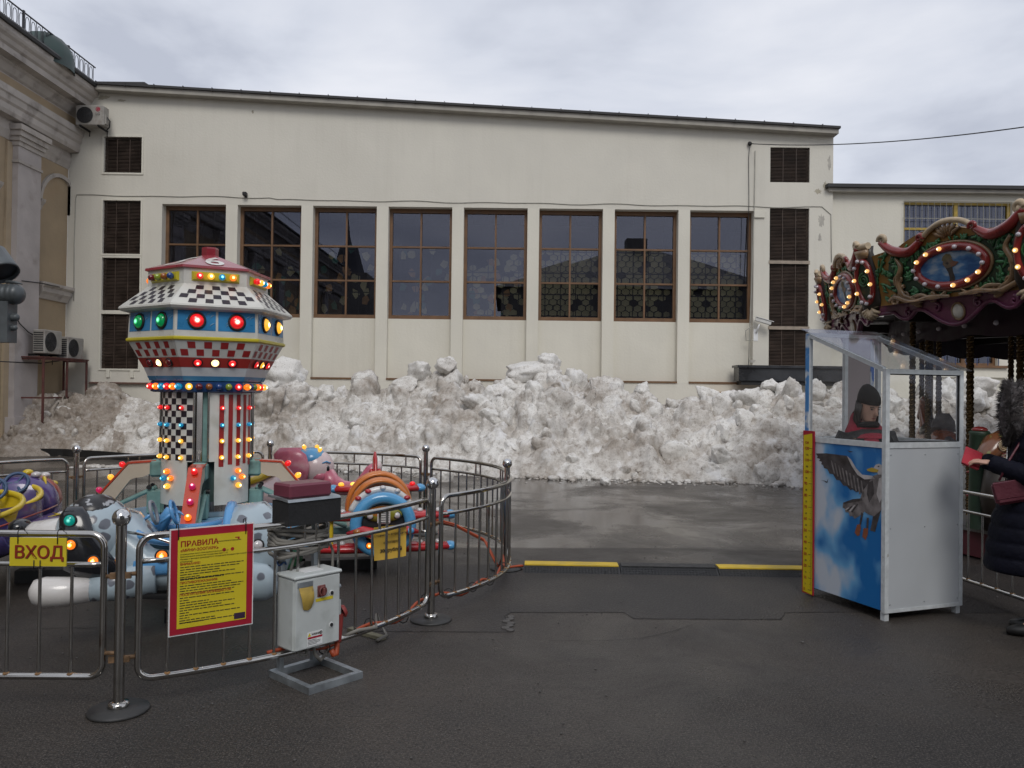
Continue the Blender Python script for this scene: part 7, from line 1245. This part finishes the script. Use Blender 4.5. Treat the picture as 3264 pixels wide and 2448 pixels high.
# ================================================================== CAROUSEL
NF = 14; V1 = Vector((4.25, 9.40)); V0 = Vector((4.85, 7.40)); Lb = (V1 - V0).length; RcR = Lb / (2 * math.sin(PI / NF)); fdir = (V1 - V0).normalized(); inn = Vector((fdir.y, -fdir.x)); CC = (V0 + V1) / 2 + inn * RcR * math.cos(PI / NF)
car_ = thing('carousel', 'large ornate carousel with carved oval-painted canopy boards and lit bulbs', 'carousel', (CC.x, CC.y, 0)); az1 = vang(V1 - CC)
C_gold = mat('amber_board', (.21, .11, .024), .45, var=.25, vscale=5); C_brn = mat('bronze_scroll', (.21, .13, .065), .30, var=.4, vscale=9, coat=.3); C_crm = mat('cream_scroll_edge', (.42, .33, .22), .4, var=.3, vscale=8); C_red = mat('carved_red', (.21, .02, .018), .28, var=.3, vscale=7, coat=.3); C_grn = mat('carved_green', (.028, .13, .045), .33, var=.5, vscale=9, coat=.2); C_dgr = mat('dark_green_field', (.014, .035, .018), .5, var=.4); C_pur = mat('plum_valance', (.115, .022, .062), .35, var=.35, vscale=6, coat=.3); C_dk = mat('dark_umber', (.02, .014, .010), .5)
def pic_mat():
    m = bpy.data.materials.new('painted_cloudy_sky'); m.use_nodes = True; t = m.node_tree; N = t.nodes.new; L = t.links.new; b = t.nodes['Principled BSDF']; b.inputs['Roughness'].default_value = .35; tc = N('ShaderNodeTexCoord'); mp = N('ShaderNodeMapping'); mp.inputs['Scale'].default_value = (3, 1, 7); L(tc.outputs['Object'], mp.inputs[0]); nz = N('ShaderNodeTexNoise'); nz.inputs['Scale'].default_value = 1.2; nz.inputs['Detail'].default_value = 4; L(mp.outputs[0], nz.inputs['Vector']); cr = N('ShaderNodeValToRGB'); e = cr.color_ramp.elements; e[0].position = .42; e[0].color = (.015, .075, .22, 1); e[1].position = .66; e[1].color = (.30, .36, .42, 1); q = e.new(.54); q.color = (.06, .17, .34, 1); L(nz.outputs['Fac'], cr.inputs[0]); L(cr.outputs[0], b.inputs['Base Color']); return m
C_pic = pic_mat(); bwarm = bulbmat('lit_warm_white', (1, .55, .18), (1, .9, .6), .8, 7); BM['warm'] = MB().lathe([(.62, 0), (.72, .15), (.95, .55), (1.0, .95), (.90, 1.35), (.62, 1.68), (.30, 1.84), (0, 1.88)], 12).mesh('bulb', bwarm)
C_clear = mat('clear_bulb', (.50, .46, .50), .07, coat=.9, var=.2, vscale=30); BM['clear'] = MB().lathe([(.62, 0), (.72, .15), (.95, .55), (1.0, .95), (.90, 1.35), (.62, 1.68), (.30, 1.84), (0, 1.88)], 12).mesh('bulb', C_clear)
def spiral(x, z, r, a0, turns, y=-.03, sgn=1, n=26): return [(x + r * (1 - .85 * i / n) * math.cos(a0 + sgn * 2 * PI * turns * i / n), y - .012 * i / n, z + r * (1 - .85 * i / n) * math.sin(a0 + sgn * 2 * PI * turns * i / n)) for i in range(n + 1)]
def taper(n, r0, r1, mid=None): return [(r0 + (r1 - r0) * i / (n - 1)) if mid is None else (r0 * (1 - t) ** 2 + 2 * mid * t * (1 - t) + r1 * t * t) for i in range(n) for t in [i / (n - 1)]]
def curve3(P, n=18):
    """Catmull-Rom through P"""
    P = [Vector(p) for p in P]; out = []; Q = [P[0] * 2 - P[1]] + P + [P[-1] * 2 - P[-2]]
    for i in range(1, len(Q) - 2):
        for k in range(n // max(1, len(P) - 1) + 2):
            t = k / (n // max(1, len(P) - 1) + 2); a, b, c, d = Q[i - 1:i + 3]; out.append(.5 * ((2 * b) + (c - a) * t + (2 * a - 5 * b + 4 * c - d) * t * t + (3 * b - a - 3 * c + d) * t ** 3))
    out.append(P[-1]); return out
def board(parent):
    """carved board; local x 0..Lb left to right, z 0..~1, outward is -y"""
    H = .60; top = [(0, 0), (Lb, 0), (Lb, H)] + [(Lb * s, H + .06 * math.sin(PI * s) + .10 * max(0, math.sin(PI * (s - .25) / .5)) * (1 if .25 < s < .75 else 0)) for s in [1 - i / 24 for i in range(1, 24)]] + [(0, H)]
    bd = obj('rounding_board', MB().prism(top, -.02, .02), C_gold, parent); cx, cz, rx_, rz_ = Lb * .585, .335, .475, .235
    def ring(a, b, y): return [(cx + a * math.cos(t), y, cz + b * math.sin(t)) for t in [2 * PI * i / 44 for i in range(44)]]
    m = MB(); gf = [(cx + (.82 if math.cos(t) > 0 else .88) * math.copysign(abs(math.cos(t)) ** .45, math.cos(t)), -.024, .33 + .27 * math.copysign(abs(math.sin(t)) ** .6, math.sin(t))) for t in [2 * PI * i / 44 for i in range(44)]]; m.add(gf, [tuple(range(44))]); obj('green_field', m, C_dgr, bd)
    obj('oval_frame', MB().tube(ring(rx_ - .045, rz_ - .04, -.05), .045, 10, closed=True), C_red, bd); obj('oval_lip', MB().tube(ring(rx_ + .01, rz_ + .008, -.035), .018, 8, closed=True), C_brn, bd)
    m = MB(); m.add(ring(rx_ - .06, rz_ - .055, -.055), [tuple(range(44))]); pic = obj('oval_picture', m, C_pic, bd)
    # ostrich in the picture
    O_n = mat('ostrich_dark', (.028, .024, .022), .5, var=.4, vscale=30); O_f = mat('ostrich_face', (.11, .085, .06), .5, var=.4, vscale=30); O_b = mat('ostrich_beak', (.15, .07, .045), .45); O_t = mat('ostrich_tuft', (.12, .10, .05), .6, var=.4, vscale=40)
    def pp_(P, mt, nm, l): m = MB(); m.add([(cx + a, -.057 - .0012 * l, cz + b) for a, b in P], [tuple(range(len(P)))]); obj(nm, m, mt, pic)
    pp_([(-.06, .0), (-.03, -.06), (-.02, -.12), (-.04, -.168), (.03, -.168), (.045, -.12), (.03, -.06), (.03, -.01), (0, .03)], O_n, 'ostrich_neck', 1); pp_([(-.085, .03), (-.07, .075), (-.03, .10), (.02, .09), (.05, .06), (.055, .02), (.02, -.01), (-.05, -.015)], O_f, 'ostrich_head', 2); pp_([(.01, .035), (.05, .05), (.12, .03), (.075, .0), (.02, -.01)], O_b, 'ostrich_beak', 3); pp_([(-.09, .07), (-.07, .11), (-.02, .135), (.03, .12), (.045, .08), (.0, .08), (-.05, .06)], O_t, 'ostrich_tuft', 3); pp_([(-.045, .035), (-.02, .05), (.0, .035), (-.02, .02)], O_n, 'ostrich_eye', 4)
    for i in range(14):
        a = R(97) - 2 * PI * i / 14; lit = i in (0, 1, 12, 13, 5, 6, 7); lit = i in (0, 13, 12, 6, 7, 5); obj('bulb', BM['warm' if lit else 'clear'], None, bd, M=zto((cx + (rx_ - .04) * math.cos(a), -.088, cz + (rz_ - .038) * math.sin(a)), (0, -1, 0), .024))
    # crest scrolls
    for s in (-1, 1):
        x0 = cx + s * .34; P = [(x0, -.035, H + .06), (x0 + s * .18, -.05, H - .03), (x0 + s * .40, -.055, H + .02), (x0 + s * .56, -.05, H + .14)]; c = curve3(P, 18); obj('red_scroll', MB().tube(c, taper(len(c), .035, .035, .075), 10), C_red, bd)
        sp_ = spiral(x0 + s * .52, H + .155, .060, 0 if s > 0 else PI, 1.15, -.05, s); obj('scroll_curl', MB().tube(sp_, taper(len(sp_), .034, .016), 8), C_crm, bd); sp_ = spiral(x0 - s * .0, H + .085, .045, R(200) if s > 0 else R(-20), 1.1, -.05, -s); obj('scroll_curl', MB().tube(sp_, taper(len(sp_), .028, .012), 8), C_red, bd)
        for (dx, dz, rr_, a0, tn, sg) in ((.66, .05, .10, R(90), 1.2, -s), (.50, -.02, .07, R(240), 1.1, s), (.72, .22, .07, R(-60), 1.2, s), (.30, -.02, .055, R(100), 1.1, s), (.83, -.0, .06, R(90), 1.2, s)):
            sp_ = spiral(cx + s * dx, .06 + dz, rr_, a0 if s > 0 else PI - a0, tn, -.04, sg); obj('bronze_curl', MB().tube(sp_, taper(len(sp_), .024, .010), 8), C_brn, bd)
        for P, r0, r1, md in (([(cx + s * .06, -.05, .03), (cx + s * .30, -.06, .05), (cx + s * .55, -.06, .02), (cx + s * .80, -.05, .10), (cx + s * .92, -.04, .06)], .018, .012, .05), ([(cx + s * .52, -.045, .04), (cx + s * .68, -.055, .12), (cx + s * .72, -.055, .28), (cx + s * .66, -.05, .42), (cx + s * .72, -.04, .52)], .022, .016, .045), ([(cx + s * .10, -.05, .075), (cx + s * .25, -.06, .02), (cx + s * .42, -.06, .085), (cx + s * .60, -.05, .06)], .010, .010, .034)):
            c = curve3(P, 20); obj('bronze_branch', MB().tube(c, taper(len(c), r0, r1, md), 8), C_brn, bd); c2 = [p + Vector((0, -.012, .014)) for p in c]; obj('cream_edge', MB().tube(c2, .006, 5), C_crm, bd)
    c = curve3([(cx - .33, -.04, H + .07), (cx - .2, -.045, H + .15), (cx, -.05, H + .20), (cx + .2, -.045, H + .17), (cx + .33, -.04, H + .09)], 20); obj('crest_rim', MB().tube(c, .030, 8), C_crm, bd)
    m = MB()
    for i in range(7): a = R(30 + 20 * i); m.tube([(cx + .04 * math.cos(a), -.03, H + .02 + .03 * math.sin(a)), (cx + .12 * math.cos(a), -.05, H + .03 + .10 * math.sin(a)), (cx + .2 * math.cos(a), -.03, H + .04 + .14 * math.sin(a))], [.008, .022, .012], 6)
    obj('crest_shell', m, C_brn, bd)
    m = MB(); rg = random.Random(5)
    for k in range(420):
        a = rg.uniform(0, 2 * PI); q = rg.uniform(1.02, 2.0); x = cx + (rx_ + .02) * q * math.cos(a) * 1.12; z = cz + (rz_ + .03) * q * math.sin(a)
        if not (.06 < x < Lb - .06 and .04 < z < H + .02): continue
        ra = rg.uniform(0, PI); ln = rg.uniform(.03, .065); m.ell((x, -.03, z), (ln, .012, ln * .30), 8, 5, rot=Matrix.Rotation(ra, 3, 'Y'))
        if k % 4 == 0: m.ell((x + .03, -.035, z), (.018, .016, .018), 8, 6)
    obj('carved_leaves', m, C_grn, bd, kind='stuff')
    # plum scalloped valance under the board
    P = []; nS = 48
    for i in range(nS + 1):
        s = i / nS; u_ = (s - .56) / .44; d = -.07 - .20 * max(0, math.cos(min(1, abs(u_) * 2.2) * PI / 2)) ** 1.2 - .09 * max(0, math.cos((abs(u_) - .72) * 9)) * (1 if abs(abs(u_) - .72) < .18 else 0); P.append((Lb * s, d))
    vl = obj('valance', MB().prism([(0, .0), (Lb, .0)] + P[::-1], -.028, .022), C_pur, bd); e_ = [(x, -.03, z) for x, z in P]; obj('valance_edge', MB().tube(e_, .022, 8), C_pur, vl)
    obj('white_boss', MB().ell((cx, -.035, -.135), (.068, .03, .075), 18, 10), mat('ivory_boss', (.52, .50, .44), .4, var=.15, vscale=20), vl); obj('boss_ring', MB().tube([(cx + .078 * math.cos(t), -.035, -.135 + .085 * math.sin(t)) for t in [2 * PI * i / 26 for i in range(26)]], .012, 6, closed=True), C_brn, vl)
    for s in (-1, 1):
        sp_ = spiral(cx + s * .26, -.07, .05, R(90), 1.2, -.035, s); obj('plum_curl', MB().tube(sp_, taper(len(sp_), .018, .008), 7), C_pur, vl); sp_ = spiral(cx + s * .66, -.09, .05, R(90), 1.2, -.035, -s); obj('plum_curl', MB().tube(sp_, taper(len(sp_), .018, .008), 7), C_pur, vl)
    # shield over the joint at the left end
    sh = obj('shield', MB().loft([((0, .0, -.02), (.13, 0, 0), (0, .05, 0)), ((0, -.01, .1), (.17, 0, 0), (0, .055, 0)), ((0, -.01, .45), (.165, 0, 0), (0, .055, 0)), ((0, -.0, .66), (.11, 0, 0), (0, .05, 0)), ((0, .02, .73), (.10, 0, 0), (0, .06, 0))], 18, pw=3), C_dk, bd)
    ov = [(.12 * math.cos(t), -.065, .33 + .25 * math.sin(t)) for t in [2 * PI * i / 34 for i in range(34)]]; obj('shield_frame', MB().tube(ov, .032, 8, closed=True), C_red, sh); m = MB(); m.add([(x * .85, -.069, .33 + (z - .33) * .92) for x, y, z in ov], [tuple(range(34))]); obj('shield_field', m, C_dgr, sh); sp_ = spiral(0, .35, .085, R(90), 2.2, -.072, 1, 40); obj('shield_spiral', MB().tube(sp_, taper(len(sp_), .012, .006), 6), C_grn, sh)
    for i in range(10): a = R(100) + 2 * PI * i / 10; lit = i in (2, 3, 7, 8); obj('bulb', BM['warm' if lit else 'clear'], None, sh, M=zto((.125 * math.cos(a), -.085, .33 + .255 * math.sin(a)), (0, -1, 0), .024))
    obj('shield_top', MB().cyl((-.105, -.03, .74), (.105, -.03, .74), .04, n=14), C_crm, sh); obj('shield_top', MB().loft([((0, -.03, .60), (.09, 0, 0), (0, .06, 0)), ((0, -.05, .70), (.105, 0, 0), (0, .06, 0))], 14), C_brn, sh)
    m = MB()
    for i in range(7): a = R(200 + 23.3 * i); m.tube([(.03 * math.cos(a), -.05, .02 + .03 * math.sin(a)), (.10 * math.cos(a), -.07, .0 + .09 * math.sin(a)), (.15 * math.cos(a), -.04, -.01 + .12 * math.sin(a))], [.012, .026, .014], 6)
    obj('shield_leaf', m, C_crm, sh); return bd
ZBOT = 2.68; proto_b = None
for k in range(-1, 4):
    aL = az1 - 2 * PI / NF * k; aR = az1 + 2 * PI / NF * (1 - k); PL = CC + Vector((math.cos(aL), math.sin(aL))) * RcR; PR = CC + Vector((math.cos(aR), math.sin(aR))) * RcR
    if proto_b is None: o = proto_b = board(car_)
    else: o = copy_tree(proto_b, car_)
    d = PR - PL; outw = Vector((d.y, -d.x, 0)).normalized(); Mx = frame((PL.x, PL.y, ZBOT), (d.x, d.y, 0), Vector((0, 0, 1)) + outw * .20); o.matrix_basis = Matrix.Translation((-CC.x, -CC.y, 0)) @ Mx
for k in range(4, 14):
    aL = az1 - 2 * PI / NF * k; aR = az1 + 2 * PI / NF * (1 - k); PL = Vector((math.cos(aL), math.sin(aL))) * RcR; PR = Vector((math.cos(aR), math.sin(aR))) * RcR; d = PR - PL; outw = Vector((d.y, -d.x, 0)).normalized(); obj('rounding_board', MB().bb((0, -.02, -.1), (Lb, .02, .62)), C_gold, car_, M=frame((PL.x, PL.y, ZBOT), (d.x, d.y, 0), Vector((0, 0, 1)) + outw * .2))
def ngon(r, z): return [(r * math.cos(az1 + 2 * PI * i / NF), r * math.sin(az1 + 2 * PI * i / NF), z) for i in range(NF)]
m = MB(); m.add(ngon(RcR - .02, 3.18) + [(0, 0, 4.1)], [(i, (i + 1) % NF, NF) for i in range(NF)]); obj('canopy', m, mat('dark_canvas', (.05, .04, .045), .8), car_); m = MB(); m.add(ngon(RcR - .03, 2.70) + ngon(.3, 2.62), [(i, (i + 1) % NF, NF + (i + 1) % NF, NF + i) for i in range(NF)]); ceil = obj('ceiling', m, mat('dark_brown_ceiling', (.045, .032, .026), .5, var=.3), car_)
M_mir = mat('ceiling_mirror', (.45, .44, .46), .06, metal=1, var=.2, vscale=9)
for i in range(NF):
    a = az1 + 2 * PI * (i + .5) / NF; Mx = Matrix.Rotation(a, 4, 'Z'); obj('ceiling_mirror', MB().add([(4.55, -.8, 2.672), (4.75, -.85, 2.674), (4.72, .75, 2.674), (4.35, .7, 2.664), (4.2, .1, 2.660), (4.4, -.5, 2.667)], [(0, 1, 2, 3, 4, 5)], M=Mx), M_mir, ceil); a2 = az1 + 2 * PI * i / NF; obj('roof_beam', MB().box((2.4, 0, 2.60), (4.0, .12, .12), Matrix.Rotation(a2, 4, 'Z')), C_dk, ceil)
m = MB(); nS = 180
for j in range(nS):
    a, b = 2 * PI * j / nS, 2 * PI * (j + 1) / nS; f = lambda t: 2.36 - .06 * abs(math.sin(t * NF)); vs = [(3.95 * math.cos(a), 3.95 * math.sin(a), f(a)), (3.95 * math.cos(b), 3.95 * math.sin(b), f(b)), (3.95 * math.cos(b), 3.95 * math.sin(b), 2.66), (3.95 * math.cos(a), 3.95 * math.sin(a), 2.66)]; m.add(vs, [(0, 1, 2, 3)]); m.add([(x * .985, y * .985, z) for x, y, z in vs], [(3, 2, 1, 0)])
obj('inner_valance', m, mat('dark_plum_cloth', (.028, .012, .022), .6, var=.3), ceil); m = MB()
for j in range(60): a = 2 * PI * j / 60; m.ell((3.99 * math.cos(a), 3.99 * math.sin(a), 2.45 ), (.03, .03, .03), 8, 6)
obj('valance_lamp', m, C_clear, ceil, kind='stuff')
M_deck = mat('chequer_plate_deck', (.20, .20, .20), .45, metal=.5, var=.2, vscale=12, bump=.4, bscale=60); PLR = RcR - .12
m = MB(); m.add(ngon(PLR, .28) + ngon(PLR, .33), [tuple(range(NF, 2 * NF))] + [(i, (i + 1) % NF, NF + (i + 1) % NF, NF + i) for i in range(NF)]); plat = obj('platform', m, M_deck, car_); m = MB(); m.add(ngon(PLR - .04, .02) + ngon(PLR - .04, .28), [(i, (i + 1) % NF, NF + (i + 1) % NF, NF + i) for i in range(NF)]); obj('platform_skirt', m, mat('oxblood_skirt', (.09, .018, .025), .5, var=.3, vscale=4), plat); obj('centre_drum', MB().cyl((0, 0, .33), (0, 0, 2.64), 1.3, n=NF, smooth=False), mat('drum_panel', (.16, .10, .07), .5, var=.4, vscale=2), car_)
M_brass = mat('twisted_brass', (.14, .09, .04), .3, metal=.8, var=.3, vscale=30)
def pole(px, Y, r=.032, z0=.33, z1=2.66):
    p = at(px, 1250, Y); m = MB(); n = 80; vs = []; fs = []
    for i in range(n + 1):
        z = z0 + (z1 - z0) * i / n; tw = z * 26
        for k in range(8): a = tw + 2 * PI * k / 8; rr_ = r * (1 + .20 * (k % 2)); vs.append((p.x - CC.x + rr_ * math.cos(a), p.y - CC.y + rr_ * math.sin(a), z))
    for i in range(n):
        for k in range(8): l = (k + 1) % 8; fs.append((i * 8 + k, i * 8 + l, i * 8 + 8 + l, i * 8 + 8 + k))
    obj('brass_pole', m.add(vs, fs), M_brass, car_); return Vector((p.x - CC.x, p.y - CC.y, 0))
pole(2908, 9.6); pA = pole(2958, 9.7); pB = pole(2992, 10.2); pole(3092, 9.0, .036); pole(3222, 10.4); pole(3252, 8.6, .036); pole(2938, 11.5)
for i in range(6): a = az1 + 2 * PI * (i * 2 + 3) / 12; m = MB().cyl((3.4 * math.cos(a), 3.4 * math.sin(a), .33), (3.4 * math.cos(a), 3.4 * math.sin(a), 2.62), .032, n=8); obj('brass_pole', m, M_brass, car_) if (i > 0) else None
# horse
M_hrs = mat('chestnut_lacquer', (.23, .062, .022), .22, coat=.5, var=.2, vscale=5); M_sad = mat('dark_saddle', (.055, .04, .030), .4, var=.4, vscale=14, coat=.3); M_mane = mat('dark_mane', (.03, .022, .018), .5)
hp_ = at(2985, 1380, 10.2); HM = Matrix.Translation((hp_.x - CC.x, hp_.y - CC.y, hp_.z - .20)) @ Matrix.Rotation(R(75), 4, 'Z')
hs = obj('carousel_horse', MB().loft([sec(-.62, 0, .02, .05, .06), sec(-.56, 0, .04, .17, .18), sec(-.38, 0, .05, .215, .22), sec(-.05, 0, .0, .195, .20), sec(.28, 0, .05, .20, .22), sec(.46, 0, .12, .15, .19), sec(.54, 0, .14, .06, .08)], 20), M_hrs, car_, M=HM)
obj('neck', MB().loft([((.36, 0, .12), (.16, 0, 0), (0, .12, 0)), ((.50, 0, .34), (.12, 0, .05), (0, .09, 0)), ((.60, 0, .54), (.10, 0, .05), (0, .07, 0))], 14), M_hrs, hs); obj('horse_head', MB().loft([((.54, 0, .60), (.03, 0, .08), (0, .06, 0)), ((.66, 0, .58), (.04, 0, .09), (0, .065, 0)), ((.80, 0, .46), (.03, 0, .06), (0, .05, 0)), ((.90, 0, .38), (.02, 0, .045), (0, .042, 0))], 14), M_hrs, hs); obj('mane', MB().loft([((.26, 0, .24), (.05, 0, 0), (0, .03, 0)), ((.42, 0, .50), (.06, 0, 0), (0, .035, 0)), ((.54, 0, .68), (.05, 0, 0), (0, .03, 0))], 10), M_mane, hs)
obj('saddle', MB().loft([((-.26, 0, .28), (0, .12, 0), (.03, 0, .10)), ((-.20, 0, .24), (0, .19, 0), (0, 0, .06)), ((.0, 0, .20), (0, .205, 0), (0, 0, .05)), ((.16, 0, .25), (0, .16, 0), (0, 0, .06)), ((.20, 0, .30), (0, .08, 0), (0, 0, .08))], 14), M_sad, hs); obj('cantle', MB().loft([((-.28, 0, .22), (0, .15, 0), (.03, 0, 0)), ((-.34, 0, .36), (0, .13, 0), (.03, 0, 0)), ((-.36, 0, .46), (0, .06, 0), (.02, 0, 0))], 12), M_sad, hs); obj('tail', MB().tube([(-.58, 0, .14), (-.72, 0, .10), (-.78, 0, -.15), (-.74, 0, -.38)], [.05, .07, .06, .015], 10), M_mane, hs)
for (x, y, k) in ((.34, .11, 1), (.34, -.11, -1), (-.42, .12, 1), (-.42, -.12, -1)):
    kn = .16 if x > 0 else -.06; obj('horse_leg', MB().tube([(x, y, -.05), (x + kn, y, -.30), (x + kn - .14 * (1 if k > 0 else .4), y, -.48), (x + kn - .12, y, -.58)], [.085, .05, .035, .04], 10), M_hrs, hs)
# ram-like figure with carved swirl eye and barrel
fg = at(3172, 1425, 7.9); FM = Matrix.Translation((fg.x - CC.x, fg.y - CC.y, fg.z)) @ Matrix.Rotation(R(200), 4, 'Z')
M_msk = spots_mat('painted_mask', (.16, .06, .025), (.20, .19, .06), 9, .34); fh = obj('carved_figure', MB().loft([((-.16, 0, .06), (0, .08, 0), (0, 0, .06)), ((-.08, 0, .05), (0, .12, 0), (0, 0, .12)), ((.05, 0, .0), (0, .12, 0), (0, 0, .125)), ((.15, 0, -.07), (0, .085, 0), (0, 0, .08)), ((.20, 0, -.10), (0, .04, 0), (0, 0, .04))], 18), M_msk, car_, M=FM)
for q in (.052, .034, .016): obj('swirl', MB().tube([(.04 + q * math.cos(t), .118, .025 + q * math.sin(t)) for t in [2 * PI * i / 20 for i in range(20)]], .006, 5, closed=True), mat('cream_line', (.42, .32, .20), .4), fh)
for i in range(5): obj('cheek_stripe', MB().tube([(-.05, .12 - .004 * i, -.02 - .018 * i), (.0, .125 - .006 * i, -.05 - .015 * i), (.05, .118 - .006 * i, -.06 - .012 * i)], .005, 5), MATS['cream_line'] if i % 2 else C_red, fh)
obj('figure_body', MB().loft([((-.05, 0, -.15), (.12, 0, 0), (0, .11, 0)), ((-.1, 0, -.5), (.22, 0, 0), (0, .18, 0)), ((-.1, 0, fg.z * -1 + .33), (.16, 0, 0), (0, .16, 0))], 16), C_dk, fh)
fb = at(3122, 1430, 8.1); brl = obj('carved_barrel', MB().lathe([(0, .18), (.085, .18), (.10, .16), (.09, .13), (.10, 0), (.09, -.15), (.10, -.7), (.12, -(fb.z - .33))], 20), C_dgr, car_, M=Matrix.Translation((fb.x - CC.x, fb.y - CC.y, fb.z))); obj('barrel_cap', MB().ell((0, 0, .19), (.075, .075, .035), 16, 8), C_red, brl)
# red tube railing on the deck
tr = at(3128, 1540, 8.6); m = MB(); o_ = Vector((tr.x - CC.x, tr.y - CC.y, 0))
for dx in (-.12, .02, .16): m.cyl(o_ + Vector((dx, 0, .33)), o_ + Vector((dx, 0, .85)), .012, n=6)
m.tube([o_ + Vector((-.16, 0, .85)), o_ + Vector((.2, 0, .85))], .012, 6); m.tube([o_ + Vector((-.16, 0, .6)), o_ + Vector((.2, 0, .6))], .012, 6); obj('red_rail', m, C_red, plat)
# carousel fence
RC_s = RC.copy(); fence_panel((3.50, 9.0), (4.06, 4.8), 0.0, 'long straight stainless fence panel before the carousel behind the coat wearer', ((),), zt=.86, zm=.70, zb=.13, space=.16)
for p, lb in (((3.49, 9.02), 'stainless post at the far end of the carousel fence'), ((4.07, 4.78), 'stainless post at the near end of the carousel fence')): o = copy_tree(fp0); o.location = (p[0], p[1], 0); o['label'] = lb; o['group'] = 'posts of the carousel fence'
